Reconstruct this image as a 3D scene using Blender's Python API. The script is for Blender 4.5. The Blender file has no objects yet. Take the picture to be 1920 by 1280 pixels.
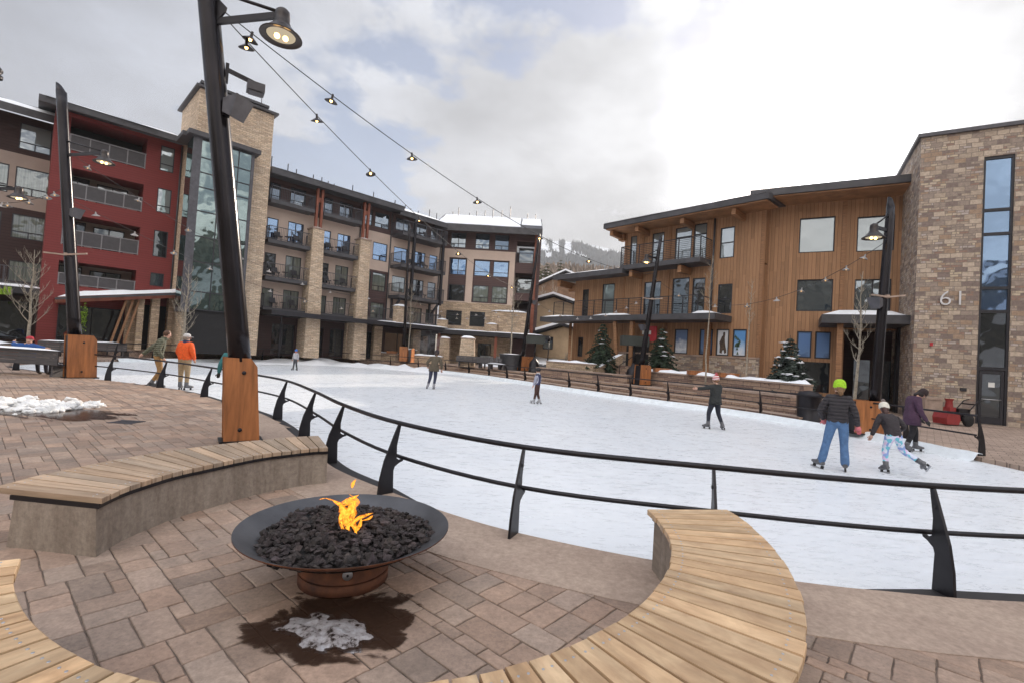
import bpy, bmesh, math, random
from mathutils import Vector, Matrix, noise
R = math.radians
rnd = random.Random(7)
S = bpy.context.scene
COL = S.collection

# ---------------------------------------------------------------- camera
FPX, PITCH, ROLL, EYE = 902.8, .02699, .06179, 1.72      # focal length in photo pixels (1920 wide)
cd = bpy.data.cameras.new('camera'); cam = bpy.data.objects.new('camera', cd); COL.objects.link(cam)
cd.sensor_width = 36; cd.lens = FPX/1920*36; cd.clip_start = .05; cd.clip_end = 9000
_f = Vector((0, math.cos(PITCH), math.sin(PITCH))); _r0 = Vector((1, 0, 0)); _u0 = _r0.cross(_f)
_r = math.cos(ROLL)*_r0 + math.sin(ROLL)*_u0; _u = -math.sin(ROLL)*_r0 + math.cos(ROLL)*_u0
cam.matrix_world = Matrix(((_r.x, _u.x, -_f.x, 0), (_r.y, _u.y, -_f.y, 0), (_r.z, _u.z, -_f.z, EYE), (0, 0, 0, 1)))
S.camera = cam
S.render.resolution_x = 1024; S.render.resolution_y = 682

def ray(x, y): return (x-960)/FPX*_r - (y-640)/FPX*_u + _f
def G(x, y, z=0.):                      # a photo point on the level z, in metres
    d = ray(x, y); t = (z-EYE)/d.z; return Vector((d.x*t, d.y*t, z))
def D(x, y, Y):                         # a photo point at the distance Y
    d = ray(x, y); t = Y/d.y; return Vector((d.x*t, Y, EYE+d.z*t))

# ---------------------------------------------------------------- nodes
def nodes(nt): nt.nodes.clear(); return nt
def N(nt, t, ins=None, **kw):
    n = nt.nodes.new('ShaderNode'+t)
    for k, v in kw.items(): setattr(n, k, v)
    for k, v in (ins or {}).items():
        s = n.inputs[k]
        if hasattr(v, 'is_linked'): nt.links.new(v, s)
        else: s.default_value = v
    return n
def mth(nt, op, a, b=None, c=None, clamp=False):
    n = nt.nodes.new('ShaderNodeMath'); n.operation = op; n.use_clamp = clamp
    for i, v in enumerate((a, b, c)):
        if v is None: continue
        if hasattr(v, 'is_linked'): nt.links.new(v, n.inputs[i])
        else: n.inputs[i].default_value = v
    return n.outputs[0]
def mix(nt, f, a, b, mode='MIX'):
    n = nt.nodes.new('ShaderNodeMix'); n.data_type = 'RGBA'; n.blend_type = mode
    for s, v in ((n.inputs[0], f), (n.inputs[6], a), (n.inputs[7], b)):
        if hasattr(v, 'is_linked'): nt.links.new(v, s)
        else: s.default_value = (*v, 1) if isinstance(v, tuple) and len(v) == 3 else v
    return n.outputs[2]
def ramp(nt, f, stops, interp='LINEAR'):
    n = nt.nodes.new('ShaderNodeValToRGB'); nt.links.new(f, n.inputs[0]); e = n.color_ramp.elements; n.color_ramp.interpolation = interp
    while len(e) < len(stops): e.new(.5)
    for q, (p, c) in zip(e, stops): q.position = p; q.color = (*c, 1) if isinstance(c, tuple) else (c, c, c, 1)
    return n.outputs[0]

# ---------------------------------------------------------------- sun and sky
SUN_AZ, SUN_EL = 31.0, 20.8                 # to the right of straight ahead, above the horizon
sdir = Vector((math.sin(R(SUN_AZ))*math.cos(R(SUN_EL)), math.cos(R(SUN_AZ))*math.cos(R(SUN_EL)), math.sin(R(SUN_EL))))
sl = bpy.data.lights.new('sun', 'SUN'); sl.energy = 5.0; sl.angle = R(.7); sl.color = (1, .86, .70)
so = bpy.data.objects.new('sun', sl); COL.objects.link(so)
so.rotation_euler = (-sdir).to_track_quat('-Z', 'Y').to_euler()
W = bpy.data.worlds.new('World'); S.world = W; W.use_nodes = True; nt = nodes(W.node_tree)
sky = N(nt, 'TexSky', sky_type='NISHITA', sun_disc=False, sun_elevation=R(SUN_EL), sun_rotation=R(SUN_AZ))
tc = N(nt, 'TexCoord').outputs['Generated']
sep = N(nt, 'SeparateXYZ', {0: tc}); zz = mth(nt, 'MAXIMUM', sep.outputs[2], 0.0); den = mth(nt, 'ADD', zz, .22)
px = mth(nt, 'DIVIDE', sep.outputs[0], den); py = mth(nt, 'DIVIDE', sep.outputs[1], den)
cv = N(nt, 'CombineXYZ', {0: px, 1: py, 2: 0.35}).outputs[0]
n1 = N(nt, 'TexNoise', {'Vector': cv, 'Scale': .95, 'Detail': 9., 'Roughness': .53, 'Distortion': .15}).outputs[0]
n2 = N(nt, 'TexNoise', {'Vector': cv, 'Scale': 2.3, 'Detail': 8., 'Roughness': .6}).outputs[0]
dots = N(nt, 'VectorMath', {0: tc, 1: sdir}, operation='DOT_PRODUCT').outputs['Value']
dots = mth(nt, 'MAXIMUM', dots, 0.)
g1 = mth(nt, 'POWER', dots, 1.6); g2 = mth(nt, 'POWER', dots, 16.); g3 = mth(nt, 'POWER', dots, 110.)
shade = ramp(nt, mth(nt, 'ADD', mth(nt, 'MULTIPLY', n1, .62), mth(nt, 'MULTIPLY', n2, .38)), [(.37, .60), (.45, .78), (.52, .98), (.60, 1.27)])
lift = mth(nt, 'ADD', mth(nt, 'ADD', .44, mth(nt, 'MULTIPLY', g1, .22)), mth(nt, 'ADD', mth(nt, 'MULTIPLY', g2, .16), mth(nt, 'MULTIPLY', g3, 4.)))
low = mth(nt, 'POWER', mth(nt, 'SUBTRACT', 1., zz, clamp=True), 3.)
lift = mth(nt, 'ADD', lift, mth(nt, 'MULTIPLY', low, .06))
back = ramp(nt, mth(nt, 'ADD', mth(nt, 'MULTIPLY', sep.outputs[1], -.5), .5), [(.42, 0.), (.8, 1.)])     # unseen sky behind the camera brightened to light the facades, as front lit clouds
top = ramp(nt, zz, [(.55, 0.), (.9, 1.)])  # zenith above the view brightened too, added to light the facades
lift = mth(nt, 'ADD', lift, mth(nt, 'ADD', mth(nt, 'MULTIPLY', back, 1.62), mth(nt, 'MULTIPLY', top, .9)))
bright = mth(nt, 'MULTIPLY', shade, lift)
tintc = mix(nt, mth(nt, 'ADD', mth(nt, 'MULTIPLY', g1, .8), .10, clamp=True), (.80, .90, 1.12), (1.0, .985, .97))
tintc = mix(nt, back, tintc, (1.06, 1.0, .93))
cloud = mix(nt, 1., tintc, N(nt, 'CombineXYZ', {0: bright, 1: bright, 2: bright}).outputs[0], 'MULTIPLY')
blue = mix(nt, 1., sky.outputs[0], (.11, .11, .12), 'MULTIPLY')
n3 = N(nt, 'TexNoise', {'Vector': cv, 'Scale': 1.6, 'Detail': 7., 'Roughness': .55}).outputs[0]
gap = mth(nt, 'MULTIPLY', ramp(nt, n3, [(.54, 0.), (.59, 1.)]), .8)
skyc = mix(nt, gap, cloud, blue)
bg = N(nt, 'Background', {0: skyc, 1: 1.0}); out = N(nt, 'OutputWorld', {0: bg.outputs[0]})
S.view_settings.view_transform = 'Standard'; S.view_settings.look = 'None'; S.view_settings.gamma = 1
S.view_settings.use_curve_mapping = False; S.view_settings.exposure = 0.16
S.render.engine = 'CYCLES'; S.cycles.max_bounces = 6

# ---------------------------------------------------------------- mesh builder
class MB:
    def __init__(s): s.v = []; s.f = []; s.mi = []; s.c = []; s.uv = {}; s.sm = []; s.m = 0; s.col = 1.; s.M = None
    def av(s, p):
        p = Vector(p)
        if s.M is not None: p = s.M @ p
        s.v.append(p); return len(s.v)-1
    def fi(s, idx, uv=None, smooth=False):
        s.f.append(idx); s.mi.append(s.m); s.c.append(s.col); s.sm.append(smooth)
        if uv: s.uv[len(s.f)-1] = uv
    def face(s, pts, uv=None): s.fi([s.av(p) for p in pts], uv)
    def box(s, x0, y0, z0, x1, y1, z1):
        if x0 > x1: x0, x1 = x1, x0
        if y0 > y1: y0, y1 = y1, y0
        if z0 > z1: z0, z1 = z1, z0
        i = [s.av(p) for p in ((x0, y0, z0), (x1, y0, z0), (x1, y1, z0), (x0, y1, z0), (x0, y0, z1), (x1, y0, z1), (x1, y1, z1), (x0, y1, z1))]
        for q in ((0, 3, 2, 1), (4, 5, 6, 7), (0, 1, 5, 4), (1, 2, 6, 5), (2, 3, 7, 6), (3, 0, 4, 7)): s.fi([i[k] for k in q])
        return s
    def bar(s, p, q, w, h, up=(0, 0, 1)):
        p, q = Vector(p), Vector(q); d = (q-p).normalized(); up = Vector(up)
        a = d.cross(up)
        if a.length < 1e-3: a = d.cross(Vector((1, 0, 0)))
        a.normalize(); b = a.cross(d).normalized(); a = a*w/2; b = b*h/2
        i = [s.av(t) for t in (p-a-b, p+a-b, p+a+b, p-a+b, q-a-b, q+a-b, q+a+b, q-a+b)]
        for k in ((0, 3, 2, 1), (4, 5, 6, 7), (0, 1, 5, 4), (1, 2, 6, 5), (2, 3, 7, 6), (3, 0, 4, 7)): s.fi([i[j] for j in k])
        return s
    def tube(s, pts, r, seg=8, cap=True):
        pts = [Vector(p) for p in pts]; rs = r if isinstance(r, (list, tuple)) else [r]*len(pts)
        prev = None; ring = []; a = None
        for k, p in enumerate(pts):
            d = (pts[min(k+1, len(pts)-1)]-pts[max(k-1, 0)]).normalized()
            if a is None:
                a = d.cross(Vector((0, 0, 1)))
                if a.length < .05: a = d.cross(Vector((1, 0, 0)))
            a = (a-d*a.dot(d)).normalized(); b = d.cross(a)
            ring.append([s.av(p+(a*math.cos(t)+b*math.sin(t))*rs[k]) for t in [2*math.pi*j/seg for j in range(seg)]])
        for A, B in zip(ring, ring[1:]):
            for j in range(seg): s.fi([A[j], A[(j+1) % seg], B[(j+1) % seg], B[j]], smooth=True)
        if cap: s.fi(ring[0][::-1]); s.fi(ring[-1])
        return s
    def lathe(s, prof, c=(0, 0, 0), seg=16, axis=None):
        c = Vector(c); M = Vector((0, 0, 1)).rotation_difference(Vector(axis)).to_matrix() if axis else Matrix.Identity(3)
        ring = [[s.av(c+M @ Vector((r*math.cos(2*math.pi*j/seg), r*math.sin(2*math.pi*j/seg), z))) for j in range(seg)] for r, z in prof]
        for A, B in zip(ring, ring[1:]):
            for j in range(seg): s.fi([A[j], A[(j+1) % seg], B[(j+1) % seg], B[j]], smooth=True)
        return s
    def prism(s, poly, z0, z1, taper=0):
        n = len(poly); cx = sum(p[0] for p in poly)/n; cy = sum(p[1] for p in poly)/n
        a = [s.av((p[0], p[1], z0)) for p in poly]; k = 1-taper
        b = [s.av((cx+(p[0]-cx)*k, cy+(p[1]-cy)*k, z1)) for p in poly]
        s.fi(a[::-1]); s.fi(b)
        for j in range(n): s.fi([a[j], a[(j+1) % n], b[(j+1) % n], b[j]])
        return s
    def plate(s, poly, th, fr):                 # flat shape: poly in (s, z), fr = (origin, dir s, dir z)
        o, ds, dz = [Vector(t) for t in fr]; nn = ds.cross(dz).normalized()*th/2; n = len(poly)
        a = [s.av(o+ds*p+dz*q-nn) for p, q in poly]; b = [s.av(o+ds*p+dz*q+nn) for p, q in poly]
        s.fi(a[::-1]); s.fi(b)
        for j in range(n): s.fi([a[j], a[(j+1) % n], b[(j+1) % n], b[j]])
        return s
    def blob(s, c, r, sub=1, jit=.2, sc=(1, 1, 1), seed=0, smooth=False):
        bm = bmesh.new(); bmesh.ops.create_icosphere(bm, subdivisions=sub, radius=1); c = Vector(c)
        idx = {}
        for v in bm.verts:
            k = 1+jit*noise.noise(v.co*1.7+Vector((seed*3.1, seed*1.7, seed)))*2
            idx[v.index] = s.av(c+Vector((v.co.x*sc[0], v.co.y*sc[1], v.co.z*sc[2]))*r*k)
        for f in bm.faces: s.fi([idx[v.index] for v in f.verts], smooth=smooth)
        bm.free(); return s
    def build(s, name, mats, parent=None, loc=None, fix=False):
        me = bpy.data.meshes.new(name); me.from_pydata([tuple(v) for v in s.v], [], s.f)
        mats = mats if isinstance(mats, (list, tuple)) else [mats]
        for m in mats: me.materials.append(m)
        me.polygons.foreach_set('material_index', s.mi); me.polygons.foreach_set('use_smooth', s.sm)
        if fix:
            bm = bmesh.new(); bm.from_mesh(me); bmesh.ops.recalc_face_normals(bm, faces=bm.faces); bm.to_mesh(me); bm.free()
        me.uv_layers.new(name='UVMap'); me.color_attributes.new('tint', 'FLOAT_COLOR', 'CORNER')
        uvl = me.uv_layers['UVMap'].data; ca = me.color_attributes['tint'].data
        for p in me.polygons:
            n = p.normal; cu = s.uv.get(p.index)
            if abs(n.z) < .8:
                t = Vector((-n.y, n.x, 0)).normalized()
            for k, li in enumerate(p.loop_indices):
                co = me.vertices[me.loops[li].vertex_index].co
                if cu: uvl[li].uv = cu[k]
                elif abs(n.z) >= .8: uvl[li].uv = (co.x, co.y)
                else: uvl[li].uv = (co.dot(t), co.z)
                c = s.c[p.index]; ca[li].color = (c, c, c, 1) if not isinstance(c, tuple) else (*c, 1)
        o = bpy.data.objects.new(name, me); COL.objects.link(o)
        if parent: o.parent = parent
        if loc: o.location = loc
        return o

def tag(o, label=None, cat=None, group=None, kind=None):
    if label: o['label'] = label
    if cat: o['category'] = cat
    if group: o['group'] = group
    if kind: o['kind'] = kind
    return o
def thing(name, label, cat, loc=(0, 0, 0), rz=0., group=None):
    o = bpy.data.objects.new(name, None); COL.objects.link(o); o.location = loc; o.rotation_euler = (0, 0, rz); o.empty_display_size = .2
    return tag(o, label, cat, group)
def copy_tree(o, parent=None):
    c = o.copy(); COL.objects.link(c)
    if parent: c.parent = parent
    for ch in [q for q in COL.objects if q.parent == o]: copy_tree(ch, c)
    return c
def crom(P, n=8, closed=False):
    P = [Vector(p) for p in P]; out = []; L = len(P)
    for i in range(L if closed else L-1):
        g = (lambda k: P[k % L]) if closed else (lambda k: P[min(max(k, 0), L-1)])
        a, b, c, d = g(i-1), g(i), g(i+1), g(i+2)
        for j in range(n):
            t = j/n; out.append(.5*((2*b)+(c-a)*t+(2*a-5*b+4*c-d)*t*t+(3*b-a-3*c+d)*t**3))
    if not closed: out.append(P[-1])
    return out
def offset(P, d, closed=False):              # offset of a plan polyline, positive to its left
    out = []; n = len(P)
    for i, p in enumerate(P):
        a = P[(i-1) % n] if closed or i else p; b = P[(i+1) % n] if closed or i < n-1 else p
        t = (Vector(b)-Vector(a)); t.z = 0; t.normalize(); out.append(Vector(p)+Vector((-t.y, t.x, 0))*d)
    return out

# ---------------------------------------------------------------- materials
def pbr(name, col, rough=.6, metal=0., var=.12, vs=4., bump=.0, bs=40., spec=.5, tint=False, coord='Object', stretch=None, col2=None, detail=5.):
    m = bpy.data.materials.new(name); m.use_nodes = True; nt = nodes(m.node_tree)
    tc = N(nt, 'TexCoord').outputs['UV' if coord == 'UV' else 'Object']
    if stretch: tc = N(nt, 'Mapping', {0: tc, 3: stretch}).outputs[0]
    nz = N(nt, 'TexNoise', {'Vector': tc, 'Scale': vs, 'Detail': detail, 'Roughness': .6}).outputs[0]
    c2 = col2 or tuple(max(0, min(1, c*(1-var*1.6))) for c in col); c1 = tuple(min(1, c*(1+var)) for c in col)
    cc = mix(nt, ramp(nt, nz, [(.3, 0.), (.7, 1.)]), c2, c1)
    if tint: cc = mix(nt, 1., cc, N(nt, 'Attribute', attribute_name='tint').outputs[0], 'MULTIPLY')
    b = N(nt, 'BsdfPrincipled', {'Base Color': cc, 'Roughness': rough, 'Metallic': metal, 'Specular IOR Level': spec})
    if bump:
        h = N(nt, 'TexNoise', {'Vector': tc, 'Scale': bs, 'Detail': 6., 'Roughness': .65}).outputs[0]
        nt.links.new(N(nt, 'Bump', {'Strength': bump, 'Distance': .02, 'Height': h}).outputs[0], b.inputs['Normal'])
    N(nt, 'OutputMaterial', {0: b.outputs[0]}); return m
def stonework(name, cols, mortar, bw, bh, bump=.6, mix2=True, rough=.85, msize=.012, dist=.012):
    m = bpy.data.materials.new(name); m.use_nodes = True; nt = nodes(m.node_tree)
    uv = N(nt, 'TexCoord').outputs['UV']
    wob = N(nt, 'TexNoise', {'Vector': uv, 'Scale': 3.5, 'Detail': 3.}).outputs[1]
    uv2 = N(nt, 'VectorMath', {0: uv, 1: N(nt, 'VectorMath', {0: N(nt, 'VectorMath', {0: wob, 1: (.5, .5, .5)}, operation='SUBTRACT').outputs[0], 3: dist*6}, operation='SCALE').outputs[0]}, operation='ADD').outputs[0]
    def bricks(w, h, off):
        u3 = N(nt, 'VectorMath', {0: uv2, 1: (off, off*.37, 0)}, operation='ADD').outputs[0]
        b = N(nt, 'TexBrick', {'Vector': u3, 'Color1': (0, 0, 0, 1), 'Color2': (1, 1, 1, 1), 'Mortar': (.5, .5, .5, 1), 'Scale': 1., 'Mortar Size': msize, 'Mortar Smooth': .15, 'Bias': 0., 'Brick Width': w, 'Row Height': h}, offset=.43, squash=1.)
        return b.outputs[0], b.outputs[1]
    c1, f1 = bricks(bw, bh, 0)
    if mix2:
        c2, f2 = bricks(bw*.7, bh*.5, 0)
        big = N(nt, 'TexBrick', {'Vector': uv2, 'Color1': (0, 0, 0, 1), 'Color2': (1, 1, 1, 1), 'Mortar': (0, 0, 0, 1), 'Scale': 1., 'Mortar Size': 0., 'Bias': 0., 'Brick Width': bw*1.0, 'Row Height': bh}, offset=.43).outputs[0]
        sel = mth(nt, 'GREATER_THAN', N(nt, 'RGBToBW', {0: big}).outputs[0], .52)
        c1 = mix(nt, sel, c1, c2); f1 = mth(nt, 'ADD', mth(nt, 'MULTIPLY', f1, mth(nt, 'SUBTRACT', 1., sel)), mth(nt, 'MULTIPLY', mth(nt, 'MAXIMUM', f1, f2), sel))
    n = len(cols); r = ramp(nt, N(nt, 'RGBToBW', {0: c1}).outputs[0], [(i/n, c) for i, c in enumerate(cols)], 'CONSTANT' if n > 3 else 'LINEAR')
    nz = N(nt, 'TexNoise', {'Vector': uv, 'Scale': 9., 'Detail': 7., 'Roughness': .65}).outputs[0]
    r = mix(nt, 1., r, ramp(nt, nz, [(.25, .68), (.75, 1.25)]), 'MULTIPLY')
    cc = mix(nt, f1, r, mortar)
    b = N(nt, 'BsdfPrincipled', {'Base Color': cc, 'Roughness': rough, 'Specular IOR Level': .25})
    h = mth(nt, 'SUBTRACT', mth(nt, 'MULTIPLY', nz, .6), f1)
    h = mth(nt, 'ADD', h, mth(nt, 'MULTIPLY', N(nt, 'RGBToBW', {0: c1}).outputs[0], .5))
    nt.links.new(N(nt, 'Bump', {'Strength': bump, 'Distance': .03, 'Height': h}).outputs[0], b.inputs['Normal'])
    N(nt, 'OutputMaterial', {0: b.outputs[0]}); return m
def planks(name, col, w=.14, vert=True, var=.35, rough=.65, col2=None):       # boards: UV u across for vertical boards
    m = bpy.data.materials.new(name); m.use_nodes = True; nt = nodes(m.node_tree)
    uv = N(nt, 'TexCoord').outputs['UV']; sx = N(nt, 'SeparateXYZ', {0: uv}); a, bb = (sx.outputs[0], sx.outputs[1]) if vert else (sx.outputs[1], sx.outputs[0])
    k = mth(nt, 'DIVIDE', a, w); cell = mth(nt, 'FLOOR', k); fr = mth(nt, 'FRACT', k)
    h1 = N(nt, 'TexWhiteNoise', {'Vector': N(nt, 'CombineXYZ', {0: cell, 1: 3.3}).outputs[0]}, noise_dimensions='2D').outputs[0]
    seg = mth(nt, 'FLOOR', mth(nt, 'DIVIDE', mth(nt, 'ADD', bb, mth(nt, 'MULTIPLY', h1, 7.)), 2.6))
    h2 = N(nt, 'TexWhiteNoise', {'Vector': N(nt, 'CombineXYZ', {0: cell, 1: seg}).outputs[0]}, noise_dimensions='2D').outputs[0]
    gr = N(nt, 'TexNoise', {'Vector': N(nt, 'CombineXYZ', {0: mth(nt, 'MULTIPLY', a, 14.), 1: mth(nt, 'MULTIPLY', bb, 1.1), 2: h2}).outputs[0], 'Scale': 1.6, 'Detail': 6., 'Roughness': .65}).outputs[0]
    lo = col2 or tuple(c*(1-var) for c in col); hi = tuple(min(1, c*(1+var*.6)) for c in col)
    cc = mix(nt, mth(nt, 'ADD', mth(nt, 'MULTIPLY', h2, .55), mth(nt, 'MULTIPLY', ramp(nt, gr, [(.3, 0.), (.7, 1.)]), .45)), lo, hi)
    edge = mth(nt, 'MAXIMUM', mth(nt, 'LESS_THAN', fr, .06), mth(nt, 'GREATER_THAN', fr, .95))
    cc = mix(nt, mth(nt, 'MULTIPLY', edge, .6), cc, tuple(c*.25 for c in col))
    b = N(nt, 'BsdfPrincipled', {'Base Color': cc, 'Roughness': rough, 'Specular IOR Level': .3})
    nt.links.new(N(nt, 'Bump', {'Strength': .5, 'Distance': .01, 'Height': mth(nt, 'SUBTRACT', mth(nt, 'MULTIPLY', gr, .3), edge)}).outputs[0], b.inputs['Normal'])
    N(nt, 'OutputMaterial', {0: b.outputs[0]}); return m
def glass(name, col, gl=.35, tintc=(.85, .93, 1.), curtain=False, rough=.03):
    m = bpy.data.materials.new(name); m.use_nodes = True; nt = nodes(m.node_tree)
    tc = N(nt, 'TexCoord').outputs['UV']; c = col
    if curtain:
        w = N(nt, 'TexNoise', {'Vector': N(nt, 'Mapping', {0: tc, 3: (11., .25, 1.)}).outputs[0], 'Scale': 1., 'Detail': 3.}).outputs[0]
        c = mix(nt, ramp(nt, w, [(.35, 0.), (.65, 1.)]), tuple(q*.5 for q in col), col)
    d = N(nt, 'BsdfDiffuse', {0: c if hasattr(c, 'is_linked') else (*c, 1)})
    wv = N(nt, 'TexNoise', {'Vector': tc, 'Scale': 1.3, 'Detail': 1.}).outputs[0]
    g = N(nt, 'BsdfGlossy', {0: (*tintc, 1), 1: rough}); nt.links.new(N(nt, 'Bump', {'Strength': .06, 'Distance': .2, 'Height': wv}).outputs[0], g.inputs['Normal'])
    fr = N(nt, 'LayerWeight', {0: .35}).outputs[1]
    f = mth(nt, 'ADD', gl, mth(nt, 'MULTIPLY', fr, .6), clamp=True)
    N(nt, 'OutputMaterial', {0: N(nt, 'MixShader', {0: f, 1: d.outputs[0], 2: g.outputs[0]}).outputs[0]}); return m
def emit(name, col, st):
    m = bpy.data.materials.new(name); m.use_nodes = True; nt = nodes(m.node_tree)
    N(nt, 'OutputMaterial', {0: N(nt, 'Emission', {0: (*col, 1), 1: st}).outputs[0]}); return m

M = {}
M['snow'] = pbr('snow', (.86, .88, .92), .75, var=.04, vs=2., bump=.35, bs=9.)
M['ice'] = None
M['dark_metal'] = pbr('dark_metal', (.022, .02, .024), .38, .55, var=.2, vs=3.)
M['pole_metal'] = pbr('pole_metal', (.02, .017, .02), .22, .6, var=.25, vs=2.)
M['grey_metal'] = pbr('grey_metal', (.09, .088, .10), .5, .3, var=.2)
M['capstone_grey'] = pbr('pale_rail_metal', (.22, .21, .22), .5, .3); M['frame'] = pbr('window_frame_metal', (.025, .024, .03), .45, .2)
M['trim'] = pbr('dark_roof_trim', (.07, .068, .075), .6, .1, var=.2, vs=1.5)
M['roof'] = pbr('roof_membrane', (.05, .048, .05), .8, var=.3, vs=1.)
M['brown'] = planks('brown_siding', (.10, .062, .06), .2, False, .12)
M['dkbrown'] = planks('dark_brown_siding', (.045, .024, .022), .2, False, .12)
M['tan'] = pbr('tan_stucco', (.58, .46, .39), .9, var=.05, vs=.8, bump=.15, bs=60.)
M['taupe'] = pbr('taupe_stucco', (.36, .29, .25), .9, var=.06, vs=.8, bump=.15, bs=60.)
M['red'] = planks('red_siding', (.20, .038, .036), .16, False, .07)
M['corten'] = pbr('rust_brown_steel', (.22, .065, .035), .6, var=.2, vs=3.)
M['ledge'] = stonework('tan_ledgestone', [(.60, .46, .33), (.68, .54, .40), (.50, .38, .28), (.70, .57, .44), (.60, .47, .35)], (.32, .25, .19), .42, .13)
M['ledge2'] = stonework('buff_ledgestone', [(.50, .38, .27), (.60, .46, .33), (.42, .32, .24), (.56, .42, .28)], (.26, .20, .15), .5, .15)
M['ashlar'] = stonework('mixed_ashlar', [(.32, .26, .22), (.42, .34, .27), (.23, .18, .16), (.50, .41, .33), (.36, .26, .19), (.45, .39, .36), (.30, .20, .16), (.52, .43, .32), (.38, .31, .26)], (.24, .20, .17), .40, .21)
M['sandstone'] = stonework('sandstone_blocks', [(.30, .21, .16), (.38, .27, .20), (.25, .17, .14)], (.12, .09, .08), .9, .2)
M['capstone'] = pbr('stone_cap', (.36, .27, .22), .85, var=.2, vs=3., bump=.3, bs=20.)
M['timber'] = planks('cedar_boards', (.36, .20, .108), .19, True, .30)
M['timberh'] = pbr('timber_beam', (.30, .15, .07), .6, var=.25, vs=2., stretch=(1, 1, 12), bump=.1)
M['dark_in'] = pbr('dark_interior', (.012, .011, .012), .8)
M['gsky'] = glass('window_glass', (.03, .04, .05), .27, (.75, .85, .95))
M['gblue'] = glass('blue_window_glass', (.02, .04, .09), .34, (.50, .70, 1.))
M['gcurt'] = glass('curtained_glass', (.20, .23, .20), .14, curtain=True)
M['gdark'] = glass('dark_window_glass', (.015, .017, .02), .10)
M['gtower'] = glass('tower_glass', (.02, .035, .035), .30, (.60, .74, .74))
M['gpale'] = glass('pale_lobby_glass', (.22, .25, .25), .22)
M['concrete'] = None
M['white'] = pbr('white_paint', (.72, .72, .70), .5, var=.06)
M['plastic_grey'] = pbr('planter_grey', (.12, .125, .14), .6, var=.12)
M['bench_grey'] = pbr('bench_slat_grey', (.075, .07, .075), .6, var=.15, vs=3.)
M['leaf'] = pbr('needle_green', (.035, .055, .03), .8, var=.5, vs=5.)
M['leafy'] = pbr('grass_green', (.22, .36, .02), .8, var=.4, vs=9.)
M['bark'] = pbr('aspen_bark', (.33, .285, .225), .8, var=.3, vs=12., bump=.2)
M['bark_dk'] = pbr('dark_bark', (.10, .07, .05), .9, var=.3, vs=8., bump=.3)
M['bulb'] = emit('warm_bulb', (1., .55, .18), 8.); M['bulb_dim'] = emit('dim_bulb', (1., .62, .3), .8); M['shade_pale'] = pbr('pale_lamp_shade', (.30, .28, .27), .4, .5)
M['lampglow'] = emit('lamp_glow', (.80, .66, .46), .62)
M['shade'] = pbr('lamp_shade_metal', (.05, .042, .04), .35, .7)
M['rope'] = pbr('black_cable', (.03, .03, .032), .7)

# ================================================================ THE GROUND
ICE = -.10; TER = .5
def paver_mat():
    m = bpy.data.materials.new('laid_pavers'); m.use_nodes = True; nt = nodes(m.node_tree)
    uv = N(nt, 'TexCoord').outputs['UV']; uv = N(nt, 'Mapping', {0: uv, 2: (0, 0, R(41))}).outputs[0]
    b = N(nt, 'TexBrick', {'Vector': uv, 'Color1': (.31, .23, .185, 1), 'Color2': (.42, .315, .25, 1), 'Mortar': (.10, .07, .055, 1), 'Scale': 1., 'Mortar Size': .008, 'Bias': 0., 'Brick Width': .34, 'Row Height': .23})
    nz = N(nt, 'TexNoise', {'Vector': uv, 'Scale': .9, 'Detail': 6.}).outputs[0]
    cc = mix(nt, 1., b.outputs[0], ramp(nt, nz, [(.3, .8), (.7, 1.15)]), 'MULTIPLY')
    p = N(nt, 'BsdfPrincipled', {'Base Color': cc, 'Roughness': .75, 'Specular IOR Level': .3})
    nt.links.new(N(nt, 'Bump', {'Strength': .4, 'Distance': .01, 'Height': mth(nt, 'SUBTRACT', nz, b.outputs[1])}).outputs[0], p.inputs['Normal'])
    N(nt, 'OutputMaterial', {0: p.outputs[0]}); return m
def stone_top():
    m = bpy.data.materials.new('paver_stone'); m.use_nodes = True; nt = nodes(m.node_tree)
    oc = N(nt, 'TexCoord').outputs['Object']
    a = N(nt, 'TexNoise', {'Vector': oc, 'Scale': 1.1, 'Detail': 5.}).outputs[0]
    g = N(nt, 'TexNoise', {'Vector': oc, 'Scale': 38., 'Detail': 8., 'Roughness': .7}).outputs[0]
    g2 = N(nt, 'TexNoise', {'Vector': oc, 'Scale': 7., 'Detail': 6., 'Roughness': .6}).outputs[0]
    cc = mix(nt, ramp(nt, a, [(.35, 0.), (.65, 1.)]), (.30, .218, .172), (.385, .28, .215))
    cc = mix(nt, 1., cc, N(nt, 'Attribute', attribute_name='tint').outputs[0], 'MULTIPLY')
    cc = mix(nt, 1., cc, ramp(nt, g, [(.3, .72), (.7, 1.2)]), 'MULTIPLY')
    cc = mix(nt, 1., cc, ramp(nt, g2, [(.3, .82), (.7, 1.12)]), 'MULTIPLY')
    p = N(nt, 'BsdfPrincipled', {'Base Color': cc, 'Roughness': ramp(nt, g2, [(.3, .5), (.7, .8)]), 'Specular IOR Level': .35})
    nt.links.new(N(nt, 'Bump', {'Strength': .55, 'Distance': .006, 'Height': mth(nt, 'ADD', g, g2)}).outputs[0], p.inputs['Normal'])
    N(nt, 'OutputMaterial', {0: p.outputs[0]}); return m
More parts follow.
